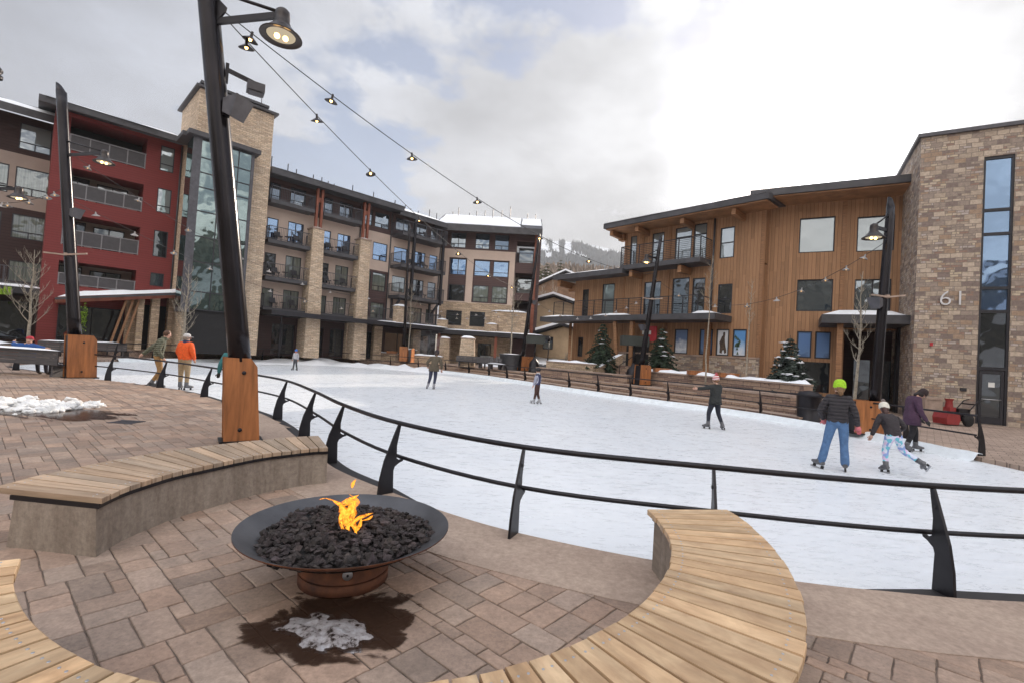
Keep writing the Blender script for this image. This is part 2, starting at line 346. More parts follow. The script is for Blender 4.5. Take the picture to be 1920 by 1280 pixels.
def ice_mat():
    m = bpy.data.materials.new('rink_ice'); m.use_nodes = True; nt = nodes(m.node_tree)
    oc = N(nt, 'TexCoord').outputs['Object']
    a = N(nt, 'TexNoise', {'Vector': oc, 'Scale': .25, 'Detail': 7., 'Roughness': .6}).outputs[0]
    s1 = N(nt, 'TexNoise', {'Vector': N(nt, 'Mapping', {0: oc, 2: (0, 0, .5), 3: (1.6, 7., 1)}).outputs[0], 'Scale': 1.3, 'Detail': 8., 'Roughness': .72, 'Distortion': .9}).outputs[0]
    s2 = N(nt, 'TexNoise', {'Vector': N(nt, 'Mapping', {0: oc, 2: (0, 0, -.35), 3: (1.6, 4., 1)}).outputs[0], 'Scale': 2.6, 'Detail': 8., 'Roughness': .7, 'Distortion': 1.2}).outputs[0]
    fin = N(nt, 'TexNoise', {'Vector': oc, 'Scale': 60., 'Detail': 4.}).outputs[0]
    sc_ = None
    for k, (an, sc1) in enumerate(((.2, 1.), (-.5, 1.3), (.9, .8), (1.6, 1.1))):
        w = N(nt, 'TexNoise', {'Vector': N(nt, 'Mapping', {0: oc, 1: (k*7., 3.*k, 0), 2: (0, 0, an), 3: (.35*sc1, 22.*sc1, 1)}).outputs[0], 'Scale': 1., 'Detail': 2., 'Distortion': .35}).outputs[0]
        ln_ = ramp(nt, mth(nt, 'ABSOLUTE', mth(nt, 'SUBTRACT', w, .5)), [(.0, 1.), (.012, 0.)]); sc_ = ln_ if sc_ is None else mth(nt, 'MAXIMUM', sc_, ln_)
    msk = ramp(nt, N(nt, 'TexNoise', {'Vector': oc, 'Scale': .7, 'Detail': 3.}).outputs[0], [(.42, 0.), (.6, 1.)]); sc_ = mth(nt, 'MULTIPLY', sc_, msk)
    s = mth(nt, 'ADD', mth(nt, 'MULTIPLY', s1, .5), mth(nt, 'MULTIPLY', s2, .5))
    cc = mix(nt, ramp(nt, a, [(.3, 0.), (.7, 1.)]), (.76, .80, .85), (.81, .84, .87))
    cc = mix(nt, 1., cc, ramp(nt, s, [(.36, .92), (.5, .98), (.64, 1.04)]), 'MULTIPLY')
    cc = mix(nt, mth(nt, 'MULTIPLY', sc_, .5), cc, (.93, .95, .97))
    p = N(nt, 'BsdfPrincipled', {'Base Color': cc, 'Roughness': ramp(nt, s, [(.35, .16), (.65, .5)]), 'Specular IOR Level': .5})
    nt.links.new(N(nt, 'Bump', {'Strength': .3, 'Distance': .012, 'Height': mth(nt, 'ADD', s, mth(nt, 'MULTIPLY', fin, .25))}).outputs[0], p.inputs['Normal'])
    N(nt, 'OutputMaterial', {0: p.outputs[0]}); return m
def concrete(name, c1, c2, streak=True):
    m = bpy.data.materials.new(name); m.use_nodes = True; nt = nodes(m.node_tree)
    uv = N(nt, 'TexCoord').outputs['UV' if streak else 'Object']
    a = N(nt, 'TexNoise', {'Vector': N(nt, 'Mapping', {0: uv, 3: (5., .9, 1) if streak else (1, 1, 1)}).outputs[0], 'Scale': 1.5, 'Detail': 7., 'Roughness': .65}).outputs[0]
    b = N(nt, 'TexNoise', {'Vector': uv, 'Scale': 22., 'Detail': 8., 'Roughness': .7}).outputs[0]
    c = N(nt, 'TexNoise', {'Vector': N(nt, 'Mapping', {0: uv, 3: (2.2, .7, 1) if streak else (1, 1, 1)}).outputs[0], 'Scale': 3.1, 'Detail': 9., 'Roughness': .75}).outputs[0]
    cc = mix(nt, ramp(nt, a, [(.32, 0.), (.68, 1.)]), c2, c1)
    cc = mix(nt, 1., cc, ramp(nt, b, [(.3, .75), (.7, 1.2)]), 'MULTIPLY')
    if streak: cc = mix(nt, mth(nt, 'MULTIPLY', ramp(nt, c, [(.6, 0.), (.68, 1.)]), .45), cc, (.48, .42, .36))
    p = N(nt, 'BsdfPrincipled', {'Base Color': cc, 'Roughness': .85, 'Specular IOR Level': .25})
    nt.links.new(N(nt, 'Bump', {'Strength': .5, 'Distance': .008, 'Height': mth(nt, 'ADD', b, a)}).outputs[0], p.inputs['Normal'])
    N(nt, 'OutputMaterial', {0: p.outputs[0]}); return m
M['pavers'] = paver_mat(); M['paver_top'] = stone_top(); M['ice'] = ice_mat()
M['concrete'] = concrete('bench_concrete', (.34, .285, .235), (.19, .15, .12)); M['apron'] = concrete('apron_concrete', (.42, .325, .26), (.34, .255, .205), False)
M['bed'] = pbr('paver_joint_sand', (.16, .12, .095), .95, var=.3, vs=9.)

near = [(-22.5, 23), (-20.5, 19.6), (-18, 18.2), (-16.2, 17.25), (-14.07, 16.46), (-12.6, 15.95), (-10.89, 15.2), (-9.5, 14.4), (-7.94, 13.1), (-6.6, 12.0), (-5.5, 10.95), (-4.65, 9.93), (-3.9, 8.88), (-3.05, 7.7), (-2.31, 6.65), (-1.3, 5.72), (-.6, 5.15), (.17, 4.68), (1.28, 4.25), (2.46, 3.98), (3.15, 3.9), (4.01, 3.86), (5.6, 4.0), (7.6, 4.7), (9.4, 5.9), (10.6, 7.5), (11.1, 9.3)]
far = [(11.15, 11.3), (10.9, 13.6), (10.45, 16.0), (9.4, 18.45), (8.3, 20.1), (7.02, 21.6), (5.72, 23.3), (4.45, 25.1), (3.17, 27.1), (1.9, 29.2), (.77, 31.3), (-.4, 33.2), (-1.74, 35.3), (-3.39, 37.4), (-5.41, 39.4), (-7.9, 40.8), (-10.5, 41.8), (-13.5, 41.9), (-16.6, 40.6), (-19.3, 37.6), (-21.6, 33), (-22.9, 28)]
OUT = near+far; OUTL = crom([(x, y, 0) for x, y in OUT], 3, True)

def hole_sheet(name, outer, z, mat, zdrop=None):
    bm = bmesh.new(); a = [bm.verts.new((x, y, z)) for x, y in outer]; b = [bm.verts.new((p.x, p.y, z)) for p in OUTL]
    ed = [bm.edges.new((v[i], v[(i+1) % len(v)])) for v in (a, b) for i in range(len(v))]
    bmesh.ops.triangle_fill(bm, use_beauty=True, use_dissolve=False, edges=ed)
    if zdrop is not None:
        c = [bm.verts.new((p.x, p.y, zdrop)) for p in OUTL]; n = len(b)
        for i in range(n): bm.faces.new((b[i], b[(i+1) % n], c[(i+1) % n], c[i]))
    for f in bm.faces:
        if abs(f.normal.z) > .5 and f.normal.z < 0: f.normal_flip()
    me = bpy.data.meshes.new(name); uvl = bm.loops.layers.uv.new('UVMap')
    for f in bm.faces:
        for l in f.loops: l[uvl].uv = (l.vert.co.x, l.vert.co.y)
    bm.to_mesh(me); bm.free(); me.materials.append(mat); o = bpy.data.objects.new(name, me); COL.objects.link(o); return o
mb = MB(); mb.face([(-2100, -650, -.22), (2100, -650, -.22), (2100, 2800, -.22), (-2100, 2800, -.22)]); tag(mb.build('ground', pbr('winter_ground', (.30, .26, .22), .9, var=.4, vs=.02)), kind='structure')
pl = hole_sheet('plaza', [(-90, -12), (60, -12), (60, 110), (-90, 110)], 0., M['pavers'], -.2); tag(pl, kind='structure')
mb = MB(); o2 = offset(OUTL, -.02, True); mb.face([(p.x, p.y, ICE) for p in o2]); tag(mb.build('ice', M['ice']), kind='structure')

# ---- hand laid pavers near the camera
def inside(x, y, P):
    c = False; n = len(P); j = n-1
    for i in range(n):
        a, b = P[i], P[j]
        if (a[1] > y) != (b[1] > y) and x < (b[0]-a[0])*(y-a[1])/(b[1]-a[1])+a[0]: c = not c
        j = i
    return c
OP = [(p.x, p.y) for p in OUTL]
def dist_out(x, y): return min(math.hypot(x-p[0], y-p[1]) for p in OP)
mb = MB(); u = .098; ca, sa = math.cos(R(-41.5)), math.sin(R(-41.5)); occ = set(); NX = 230
bedr = []
for gx in range(-NX, NX):
    for gy in range(-NX, NX):
        if (gx, gy) in occ: continue
        wx, wy = gx*u*ca-gy*u*sa-3, gx*u*sa+gy*u*ca+6
        if not (-17.5 < wx < 6.5 and .2 < wy < 17.2): continue
        opts = [(3, 2), (2, 2), (4, 2), (3, 3), (2, 3), (3, 2), (2, 3)]; rnd.shuffle(opts)
        for w, h in opts+[(2, 1), (1, 2), (1, 1)]:
            if all((gx+i, gy+j) not in occ for i in range(w) for j in range(h)): break
        for i in range(w):
            for j in range(h): occ.add((gx+i, gy+j))
        cx, cy = (gx+w/2)*u, (gy+h/2)*u; wx, wy = cx*ca-cy*sa-3, cx*sa+cy*ca+6
        if inside(wx, wy, OP) or (wy < 9 and dist_out(wx, wy) < .3): continue
        t = rnd.choice((.82, .9, 1., 1., 1.06, 1.14))*rnd.uniform(.94, 1.05); wr = rnd.uniform(-.05, .06)
        mb.col = (t*(1+wr), t, t*(1-wr*.7)); fardist = wy > 9
        n = 1 if fardist else 4; hx, hy = w*u/2-.0042, h*u/2-.0042; ring = []
        for sx, sy, ex, ey in ((-1, -1, 1, -1), (1, -1, 1, 1), (1, 1, -1, 1), (-1, 1, -1, -1)):
            for k in range(n):
                f = k/n; x = sx*hx*(1-f)+ex*hx*f; y = sy*hy*(1-f)+ey*hy*f; j = .0035 if k == 0 else .003
                ring.append((cx+x+rnd.uniform(-j, j), cy+y+rnd.uniform(-j, j)))
        zt = .013+rnd.uniform(-.002, .002); tl = (rnd.uniform(-.006, .006), rnd.uniform(-.006, .006))
        W_ = lambda p, z: (p[0]*ca-p[1]*sa-3, p[0]*sa+p[1]*ca+6, z)
        top = [(cx+(p[0]-cx)*(1-.006/hx), cy+(p[1]-cy)*(1-.006/hy)) for p in ring]
        a = [mb.av(W_(p, .002)) for p in ring]; b = [mb.av(W_(p, zt-.005)) for p in ring]; c = [mb.av(W_(p, zt+(p[0]-cx)*tl[0]+(p[1]-cy)*tl[1])) for p in top]; m_ = len(ring)
        for k in range(m_):
            k2 = (k+1) % m_
            if not fardist: mb.fi([a[k], a[k2], b[k2], b[k]])
            mb.fi([b[k], b[k2], c[k2], c[k]], smooth=True)
        mb.fi(c)
tag(mb.build('paving', M['paver_top']), kind='structure')
bedp = [(-18, .0), (7, 0), (7, 3.3)]+[(p.x, p.y) for p in offset(OUTL, .06, True)[::-1] if p.y < 17 and p.x < 6.5 and p.x > -17.5]
# bed under the near pavers: strip quads following the rink edge
mb = MB(); nn = sorted([p for p in OUTL if p.y < 17.3 and -17.5 < p.x < 6.6], key=lambda p: p.x)
for a, b in zip(nn, nn[1:]): mb.face([(a.x, .0, .0045), (b.x, .0, .0045), (b.x, b.y-.03, .0045), (a.x, a.y-.03, .0045)])
tag(mb.build('paver_bed', M['bed']), kind='structure')
# ---- smooth concrete apron along the near rink edge, then the black kerb and the ice lip
nl = [p for p in crom([(x, y, 0) for x, y in near], 6)]
def strip(name, P, d0, d1, z, mat, z1=None, kind='structure'):
    a, b = offset(P, d0), offset(P, d1); mb = MB()
    A = [mb.av((p.x, p.y, z)) for p in a]; B = [mb.av((p.x, p.y, z if z1 is None else z1)) for p in b]
    for i in range(len(A)-1): mb.fi([B[i], B[i+1], A[i+1], A[i]])
    return mb, A, B
i0 = min(range(len(nl)), key=lambda i: (nl[i]-Vector((-6.6, 12, 0))).length); i1 = min(range(len(nl)), key=lambda i: (nl[i]-Vector((7.6, 4.7, 0))).length)
apr = nl[i0:i1+1]; mb = MB(); n = len(apr); a = offset(apr, -.0)
bw = [(.15+.7*min(1, k/10)) for k in range(n)]
inn = [offset(apr, -bw[k])[k] for k in range(n)]
A = [mb.av((p.x, p.y, .018)) for p in a]; B = [mb.av((p.x, p.y, .018)) for p in inn]; Cc = [mb.av((p.x, p.y, -.1)) for p in a]; Dd = [mb.av((p.x, p.y, 0)) for p in inn]
for i in range(n-1): mb.fi([B[i], B[i+1], A[i+1], A[i]]); mb.fi([A[i], A[i+1], Cc[i+1], Cc[i]]); mb.fi([Dd[i], Dd[i+1], B[i+1], B[i]])
tag(mb.build('apron', M['apron']), kind='structure')
# black kerb, wide at both ends and buried in ice in the middle
ke = nl[6:]; mb = MB(); o0 = offset(ke, .010); kw = [.22 if p.x < -1.6 or p.x > 3.6 else max(.015, .22*max((-.6-p.x)/1., (p.x-2.6)/1.)) for p in ke]; o1 = [offset(ke, w)[i] for i, w in enumerate(kw)]
A = [mb.av((p.x, p.y, -.012)) for p in o0]; B = [mb.av((p.x, p.y, -.018)) for p in o1]; Z0 = [mb.av((p.x, p.y, ICE-.02)) for p in o1]
for i in range(len(A)-1): mb.fi([A[i], A[i+1], B[i+1], B[i]]); mb.fi([B[i], B[i+1], Z0[i+1], Z0[i]])
tag(mb.build('kerb', pbr('black_rubber', (.02, .018, .02), .6, var=.2), fix=True), kind='structure')

fl = crom([(x, y, 0) for x, y in far], 5)
# ice lip round the far side: rough ice kerb
mb = MB(); FD = [p for p in fl]; rows = [(0., .07), (.02, .095), (.10, .10), (.16, .08), (.24, -.06), (.34, -.099)]
offs = [offset(FD, d) for d, _ in rows]; g = []
for r_, (d, z) in zip(offs, rows): g.append([mb.av((p.x+noise.noise(Vector((i*.8, d*9, 0)))*.025, p.y+noise.noise(Vector((i*.8, d*9, 5)))*.025, z+(noise.noise(Vector((i*1.3, d*3, 9)))*.02 if z > 0 else 0))) for i, p in enumerate(r_)])
for A, B in zip(g, g[1:]):
    for i in range(len(A)-1): mb.fi([A[i], A[i+1], B[i+1], B[i]], smooth=True)
tag(mb.build('ice_edge', pbr('lip_ice', (.78, .83, .87), .5, var=.08, bump=.4, bs=14.), fix=True), kind='structure')

# stone steps and the upper terrace
i_r = min(range(len(fl)), key=lambda i: (fl[i]-Vector((10.0, 17.2, 0))).length); i_l = min(range(len(fl)), key=lambda i: (fl[i]-Vector((-12, 42, 0))).length)
tier = fl[i_r:i_l]
mb = MB()
for k, (d, z) in enumerate(((.25, .14), (1.0, .32), (1.75, TER))):
    d1 = d+.76; a, b = offset(tier, -d), offset(tier, -d1); n = len(a)
    q = [[mb.av((p.x, p.y, zz_)) for p in L] for L, zz_ in ((a, -.1), (a, z), (b, z), (b, -.1))]
    for i in range(n-1):
        mb.m = 0; mb.fi([q[0][i+1], q[0][i], q[1][i], q[1][i+1]]); mb.m = 1; mb.fi([q[1][i+1], q[1][i], q[2][i], q[2][i+1]])
    mb.m = 0
    for i in (0, n-1): mb.fi([q[0][i], q[1][i], q[2][i], q[3][i]])
tag(mb.build('steps', [M['sandstone'], M['apron']], fix=True), kind='structure')
tb = offset(tier, -2.49); poly = [(p.x, p.y) for p in tb]
poly = [(12.9, 19.9), (14.6, 21.6), (17, 26), (60, 60), (60, 108), (-88, 108), (-88, 20), (-45, 20), (-27, 23), (-25.6, 28), (-24.3, 34), (-21.5, 40), (-17.5, 44), (-13.5, 45)][::-1][0:0]+poly+[(-17.5, 44.6), (-21.5, 40.5), (-24.6, 34), (-25.9, 28), (-27.5, 24.5), (-45, 20.5), (-88, 20.5), (-88, 108), (60, 108), (60, 60), (17, 26)]
bm = bmesh.new(); vs = [bm.verts.new((x, y, TER-.003)) for x, y in poly]; ed = [bm.edges.new((vs[i], vs[(i+1) % len(vs)])) for i in range(len(vs))]
bmesh.ops.triangle_fill(bm, use_beauty=True, use_dissolve=False, edges=ed)
lv = [bm.verts.new((x, y, -.05)) for x, y in poly]
for i in range(len(vs)): bm.faces.new((vs[i], vs[(i+1) % len(vs)], lv[(i+1) % len(vs)], lv[i]))
bmesh.ops.recalc_face_normals(bm, faces=bm.faces); uvl = bm.loops.layers.uv.new('UVMap')
for f in bm.faces:
    if len(f.verts) == 3 and f.normal.z < 0: f.normal_flip()
    for l in f.loops: l[uvl].uv = (l.vert.co.x, l.vert.co.y) if abs(f.normal.z) > .5 else (l.vert.co.x+l.vert.co.y, l.vert.co.z)
me = bpy.data.meshes.new('terrace'); bm.to_mesh(me); bm.free(); me.materials.append(M['pavers']); o = bpy.data.objects.new('terrace', me); COL.objects.link(o); tag(o, kind='structure')

# ================================================================ RAILINGS
def post_mb(mb, base, rd, h):
    # base on the ground, rd = unit vector towards the ice
    k = h/.88; s0 = [(-.11, -.05), (.10, -.05), (.085, .30), (.10, .345), (.16, .385), (.205, .40), (.225, .44), (.20, .43), (.16, .415), (.118, .445), (.112, .60), (.155, .87), (.122, .87), (.075, .75), (.02, .60), (-.045, .42), (-.09, .2)]
    mb.plate([(a, b*k) for a, b in s0], .024, (base, rd, (0, 0, 1)))
    o = Vector(base); rd = Vector(rd)
    mb.tube([o+rd*.10+Vector((-rd.y, rd.x, 0))*.02+Vector((0, 0, .70*k)), o+rd*.10-Vector((-rd.y, rd.x, 0))*.02+Vector((0, 0, .70*k))], .018, 6)
    return mb
def railing(label, P, posts, h, side, hl=.445):
    P = [Vector((x, y, 0)) for x, y in P]; c = crom(P, 6); t = thing('rink_railing', label, 'railing', (P[0].x, P[0].y, 0))
    base = -t.location; k = h/.88
    for nm, z, r, off in (('top_rail', h, .026, 0), ('lower_rail', hl*k+.01, .021, side*.035)):
        q = offset(c, off); mb = MB().tube([p+base+Vector((0, 0, z)) for p in q], r, 10); mb.build(nm, M['dark_metal'], t)
    for x, y in posts:
        i = min(range(len(c)), key=lambda i: (c[i]-Vector((x, y, 0))).length); d = (c[min(i+1, len(c)-1)]-c[max(i-1, 0)]).normalized(); nrm = Vector((-d.y, d.x, 0))*side
        b = c[i]-nrm*.135; post_mb(MB(), (0, 0, 0), nrm, h).build('post', M['dark_metal'], t, loc=b+base, fix=True)
    return t
nr = [(-22.4, 22.0), (-20.4, 19.2), (-16.2, 17.3), (-13.55, 16.5), (-10.85, 15.25), (-8.4, 13.6), (-6.45, 12.1), (-4.95, 10.75), (-3.5, 8.75), (-2.42, 7.12), (-1.27, 5.74), (.18, 4.72), (1.87, 4.33), (3.65, 4.12), (5.5, 4.3), (7.5, 5.0), (9.1, 6.0)]
railing('curved black steel railing behind the fire pit, nearest the camera', nr, nr[1:-1]+[(-18.3, 18.2)], .83, 1)
fr = [(11.25, 11.55), (10.95, 13.4), (10.55, 16.1), (9.55, 18.4), (7.1, 21.7), (5.8, 23.35), (4.55, 25.15), (3.27, 27.15), (.9, 31.4), (-.3, 33.1), (-1.65, 35.4), (-3.3, 37.5), (-5.4, 39.6), (-7.9, 41.0), (-10.5, 42.0), (-13.5, 42.1), (-16.7, 40.8), (-19.4, 37.8), (-21.75, 33), (-23.0, 28.2), (-22.7, 24.2)]
railing('long black steel railing along the stone steps across the ice', fr,
        [(11.25, 11.55), (10.95, 13.4), (10.55, 16.1), (9.55, 18.4), (7.1, 21.7), (5.8, 23.35), (4.55, 25.15), (3.27, 27.15), (1.6, 29.9), (.9, 31.4), (-.3, 33.1), (-1.65, 35.4), (-3.3, 37.5), (-5.4, 39.6), (-7.9, 41.0), (-10.5, 42.0), (-13.5, 42.1), (-16.7, 40.8), (-18.3, 39.2), (-19.4, 37.8), (-21.75, 33), (-22.5, 30.5), (-23.0, 28.2), (-22.9, 26)], .95, 1)
railing('short black railing end beyond the gap, at the right edge', [(11.45, 9.95), (11.3, 9.1), (11.0, 8.2)], [(11.45, 9.9), (11.15, 8.6)], .95, -1)

# ================================================================ BENCHES
def wood_mat(name, c1, c2):
    m = bpy.data.materials.new(name); m.use_nodes = True; nt = nodes(m.node_tree)
    uv = N(nt, 'TexCoord').outputs['UV']; tint = N(nt, 'Attribute', attribute_name='tint').outputs[0]
    off = N(nt, 'VectorMath', {0: uv, 1: N(nt, 'VectorMath', {0: tint, 1: (37., 91., 0)}, operation='MULTIPLY').outputs[0]}, operation='ADD').outputs[0]
    g = N(nt, 'TexNoise', {'Vector': N(nt, 'Mapping', {0: off, 3: (1.6, 34., 1)}).outputs[0], 'Scale': 1., 'Detail': 7., 'Roughness': .62, 'Distortion': .5}).outputs[0]
    k = N(nt, 'TexNoise', {'Vector': N(nt, 'Mapping', {0: off, 3: (1.2, 5., 1)}).outputs[0], 'Scale': 2., 'Detail': 4.}).outputs[0]
    cc = mix(nt, ramp(nt, g, [(.28, 0.), (.72, 1.)]), c1, c2)
    cc = mix(nt, 1., cc, ramp(nt, k, [(.3, .8), (.7, 1.15)]), 'MULTIPLY'); cc = mix(nt, 1., cc, tint, 'MULTIPLY')
    p = N(nt, 'BsdfPrincipled', {'Base Color': cc, 'Roughness': .55, 'Specular IOR Level': .4})
    nt.links.new(N(nt, 'Bump', {'Strength': .35, 'Distance': .004, 'Height': g}).outputs[0], p.inputs['Normal'])
    N(nt, 'OutputMaterial', {0: p.outputs[0]}); return m
M['slat'] = wood_mat('bench_planks', (.40, .25, .14), (.66, .475, .29)); M['slat_l'] = wood_mat('weathered_bench_planks', (.33, .235, .16), (.54, .41, .30))
M['screw'] = pbr('screw_steel', (.45, .45, .47), .35, .8)
def arclen(P):
    s = [0]
    for a, b in zip(P, P[1:]): s.append(s[-1]+(b-a).length)
    return s
def sample(P, s, q):
    q = min(max(q, 0), s[-1])
    for i in range(len(P)-1):
        if q <= s[i+1]+1e-9: return P[i].lerp(P[i+1], (q-s[i])/max(1e-9, s[i+1]-s[i]))
    return P[-1].copy()
def curved_bench(label, pairs, width, mat, base_rng, inset=(.05, .16), screws=True, batter=.05, gap=.016, zt=.45):
    inn = crom([(a[0], a[1], 0) for a, b in pairs], 8); out = crom([(b[0], b[1], 0) for a, b in pairs], 8)
    mid = [(a+b)/2 for a, b in zip(inn, out)]; s = arclen(mid); c = mid[len(mid)//2]; org = Vector((c.x, c.y, 0))
    t = thing('curved_bench', label, 'bench', org); n = max(1, round(s[-1]/width)); w = s[-1]/n
    mb = MB(); sc = MB(); th = .042
    for i in range(n):
        q0, q1 = i*w+gap/2, (i+1)*w-gap/2
        A, B = sample(inn, s, q0), sample(out, s, q0); C_, D_ = sample(out, s, q1), sample(inn, s, q1)
        d = (B-A).normalized(); e = rnd.uniform(-.004, .004)
        base = rnd.uniform(.72, 1.16); wv = rnd.uniform(-.03, .07); mb.col = (base*(1+wv), base, base*(1-wv))
        dz = rnd.uniform(-.0015, .0015); P = [p-org for p in (A+d*e, B+d*e, C_+d*e, D_+d*e)]; L = (B-A).length; u0 = rnd.uniform(0, 50); Wd = (D_-A).length
        bev = .004; cen = sum(P, Vector())/4; T = [p+(cen-p).normalized()*bev*1.3 for p in P]
        bt = [mb.av(p+Vector((0, 0, zt-th))) for p in P]; md = [mb.av(p+Vector((0, 0, zt-bev+dz))) for p in P]; tp = [mb.av(p+Vector((0, 0, zt+dz))) for p in T]
        uvt = [(u0, 0), (u0+L, 0), (u0+L, Wd), (u0, Wd)]
        mb.fi(tp, uvt); mb.fi(bt[::-1], uvt[::-1])
        for j in range(4):
            k = (j+1) % 4; uu = [(uvt[j][0], uvt[j][1]), (uvt[k][0], uvt[k][1]), (uvt[k][0], uvt[k][1]+.04), (uvt[j][0], uvt[j][1]+.04)]
            if j % 2 == 1: uu = [(u0+.3*q, r_) for q, r_ in ((0, 0), (0, .1), (.04, .1), (.04, 0))]
            mb.fi([bt[j], bt[k], md[k], md[j]], uu); mb.fi([md[j], md[k], tp[k], tp[j]], uu)
        if screws:
            for f in (.10, .90):
                for g_ in (.28, .72):
                    a_ = A.lerp(B, f); b_ = D_.lerp(C_, f); p = a_.lerp(b_, g_)-org; sc.lathe([(.0058, zt-.002), (.0058, zt+.0022), (.003, zt+.0015), (0.0003, zt+.001)], (p.x, p.y, dz), 8)
    o_ = len(mb.v); mb.v += sc.v; mb.m = 1
    for f in sc.f: mb.fi([i+o_ for i in f], smooth=True)
    mb.build('seat', [mat, M['screw']], t, fix=True)
    # steel strip under the planks and the concrete base
    a, b = base_rng; i0, i1 = int(a*(len(inn)-1)), int(b*(len(inn)-1)); I, O = inn[i0:i1+1], out[i0:i1+1]
    def inset_l(P, Q, d): return [p+(q-p).normalized()*d for p, q in zip(P, Q)]
    st = MB(); fi_, fo = inset_l(I, O, inset[0]-.02), inset_l(O, I, inset[1]-.04)
    def wall(mb, F, B, z0, z1, bt=0):
        F0 = inset_l(F, B, -bt); B0 = inset_l(B, F, -bt)
        q = [[mb.av(p-org+Vector((0, 0, z))) for p in L] for L, z in ((F0, z0), (F, z1), (B, z1), (B0, z0))]
        for k in range(4):
            for i in range(len(F)-1): mb.fi([q[k][i], q[k][i+1], q[(k+1) % 4][i+1], q[(k+1) % 4][i]])
        mb.fi([q[k][0] for k in range(4)]); mb.fi([q[k][-1] for k in range(4)][::-1])
    wall(st, fi_, fo, zt-.078, zt-th-.002); st.build('steel_channel', M['dark_metal'], t, fix=True)
    cb = MB(); wall(cb, inset_l(I, O, inset[0]), inset_l(O, I, inset[1]), 0., zt-.080, batter); cb.build('concrete_base', M['concrete'], t, fix=True)
    return t
LP = [((598, 816), (616, 838.6)), ((571, 817), (593.7, 839.5)), ((541, 819), (570, 841.5)), ((515, 821.5), (549, 844)), ((459, 826.5), (504, 849)), ((394.5, 834), (455, 857.5)), ((330, 842), (405, 868)), ((230, 858), (338, 882)), ((156, 873), (290, 895.5)), ((78, 889), (242, 911)), ((37, 899), (217, 921)), ((-15, 913), (190, 934))]
def pp(l, sw=False):
    o = []
    for a, b in l:
        A, B = G(*a, .45), G(*b, .45); o.append(((A.x, A.y), (B.x, B.y)) if not sw else ((B.x, B.y), (A.x, A.y)))
    return o
curved_bench('curved bench left of the fire pit with weathered planks and an open concrete end', pp(LP, True), .125, M['slat_l'], (.0, 1.), (.035, .2), True, .03)
RP = [((1.27, 4.24), (2.03, 4.38)), ((1.28, 4.08), (2.05, 4.17)), ((1.27, 3.81), (2.02, 3.81)), ((1.24, 3.55), (1.96, 3.44)), ((1.16, 3.28), (1.85, 3.06)), ((1.05, 3.02), (1.70, 2.70)), ((.9, 2.77), (1.51, 2.36)), ((.73, 2.54), (1.28, 2.06)),
      ((.54, 2.34), (1.0, 1.78)), ((.32, 2.16), (.70, 1.53)), ((.08, 2.01), (.36, 1.33)), ((-.25, 1.875), (-.10, 1.155)), ((-.6, 1.79), (-.57, 1.055)), ((-1.0, 1.775), (-1.10, 1.045)), ((-1.35, 1.82), (-1.57, 1.12)), ((-1.66, 1.93), (-1.99, 1.28)), ((-1.9, 2.05), (-2.32, 1.45)), ((-2.14, 2.21), (-2.65, 1.69)), ((-2.39, 2.42), (-2.97, 1.97)), ((-2.6, 2.66), (-3.24, 2.3))]
RP = [((a[0]*.9606, a[1]*.9606), (b[0]*.9606, b[1]*.9606)) for a, b in RP]
curved_bench('big curved bench in the right foreground with golden screwed planks', RP, .128, M['slat'], (.02, .98), (.05, .12), True, .0, zt=.50)

# ================================================================ FIRE PIT
fx, fy = -1.13, 3.59; t = thing('fire_bowl', 'wide shallow steel fire bowl on a rusty round pedestal between the benches', 'fire pit', (fx, fy, 0))
steel = pbr('bowl_steel', (.085, .085, .092), .42, .5, var=.25, vs=2.5, bump=.08, bs=30.); rust = pbr('rusty_steel', (.15, .055, .025), .75, .1, var=.5, vs=7., bump=.25, bs=50., col2=(.06, .028, .02))
prof = [(.02, .20), (.25, .205), (.45, .26), (.62, .34), (.735, .40), (.742, .402), (.742, .394), (.62, .328), (.45, .248), (.25, .19), (.02, .185)]
mb = MB(); mb.m = 0; mb.lathe(prof[:6], seg=72); mb.m = 1; mb.lathe(prof[5:], seg=72); mb.build('bowl', [steel, rust], t)
mb = MB(); mb.lathe([(.30, .24), (.31, .15), (.315, .10)], seg=48); mb.lathe([(.318, .092), (.30, .09)], seg=48); mb.lathe([(.312, .10), (.29, .099), (.29, .085), (.316, .085), (.315, .013), (.30, .013)], seg=48); mb.build('pedestal', rust, t)
va = R(-68); vp = Vector((math.cos(va)*.312, math.sin(va)*.312, .165)); mb = MB(); mb.lathe([(0.001, .012), (.03, .012), (.034, .008), (.034, 0)], vp, 20, axis=(math.cos(va), math.sin(va), 0)); mb.build('valve_plate', M['screw'], t)
mb = MB(); mb.lathe([(0.001, .016), (.009, .016), (.009, .01)], vp, 6, axis=(math.cos(va), math.sin(va), 0)); mb.build('valve_socket', M['dark_in'], t)
rk = pbr('lava_rock', (.055, .045, .045), .9, var=.5, vs=14., bump=.9, bs=70., tint=True)
mb = MB(); rr = random.Random(3)
for i in range(1150):
    a = rr.uniform(0, 6.283); q = math.sqrt(rr.random()); r = q*.60*(1+.06*math.sin(3*a+1)); hz = .318+.045*(1-q*q)+.016*(q > .85)
    s_ = rr.uniform(.013, .028)*(1 if rr.random() < .88 else 1.35); v_ = rr.uniform(.45, 1.5); mb.col = (v_, v_*rr.uniform(.9, 1.), v_*rr.uniform(.88, 1.))
    mb.blob((r*math.cos(a)+fx, r*math.sin(a)+fy, hz+rr.uniform(-.014, .018)), s_, 1, .75, (1, rr.uniform(.7, 1.1), rr.uniform(.6, .9)), i)
mb.col = .4; mb.lathe([(.58, .30), (.4, .315), (.001, .335)], (fx, fy, 0), 32)
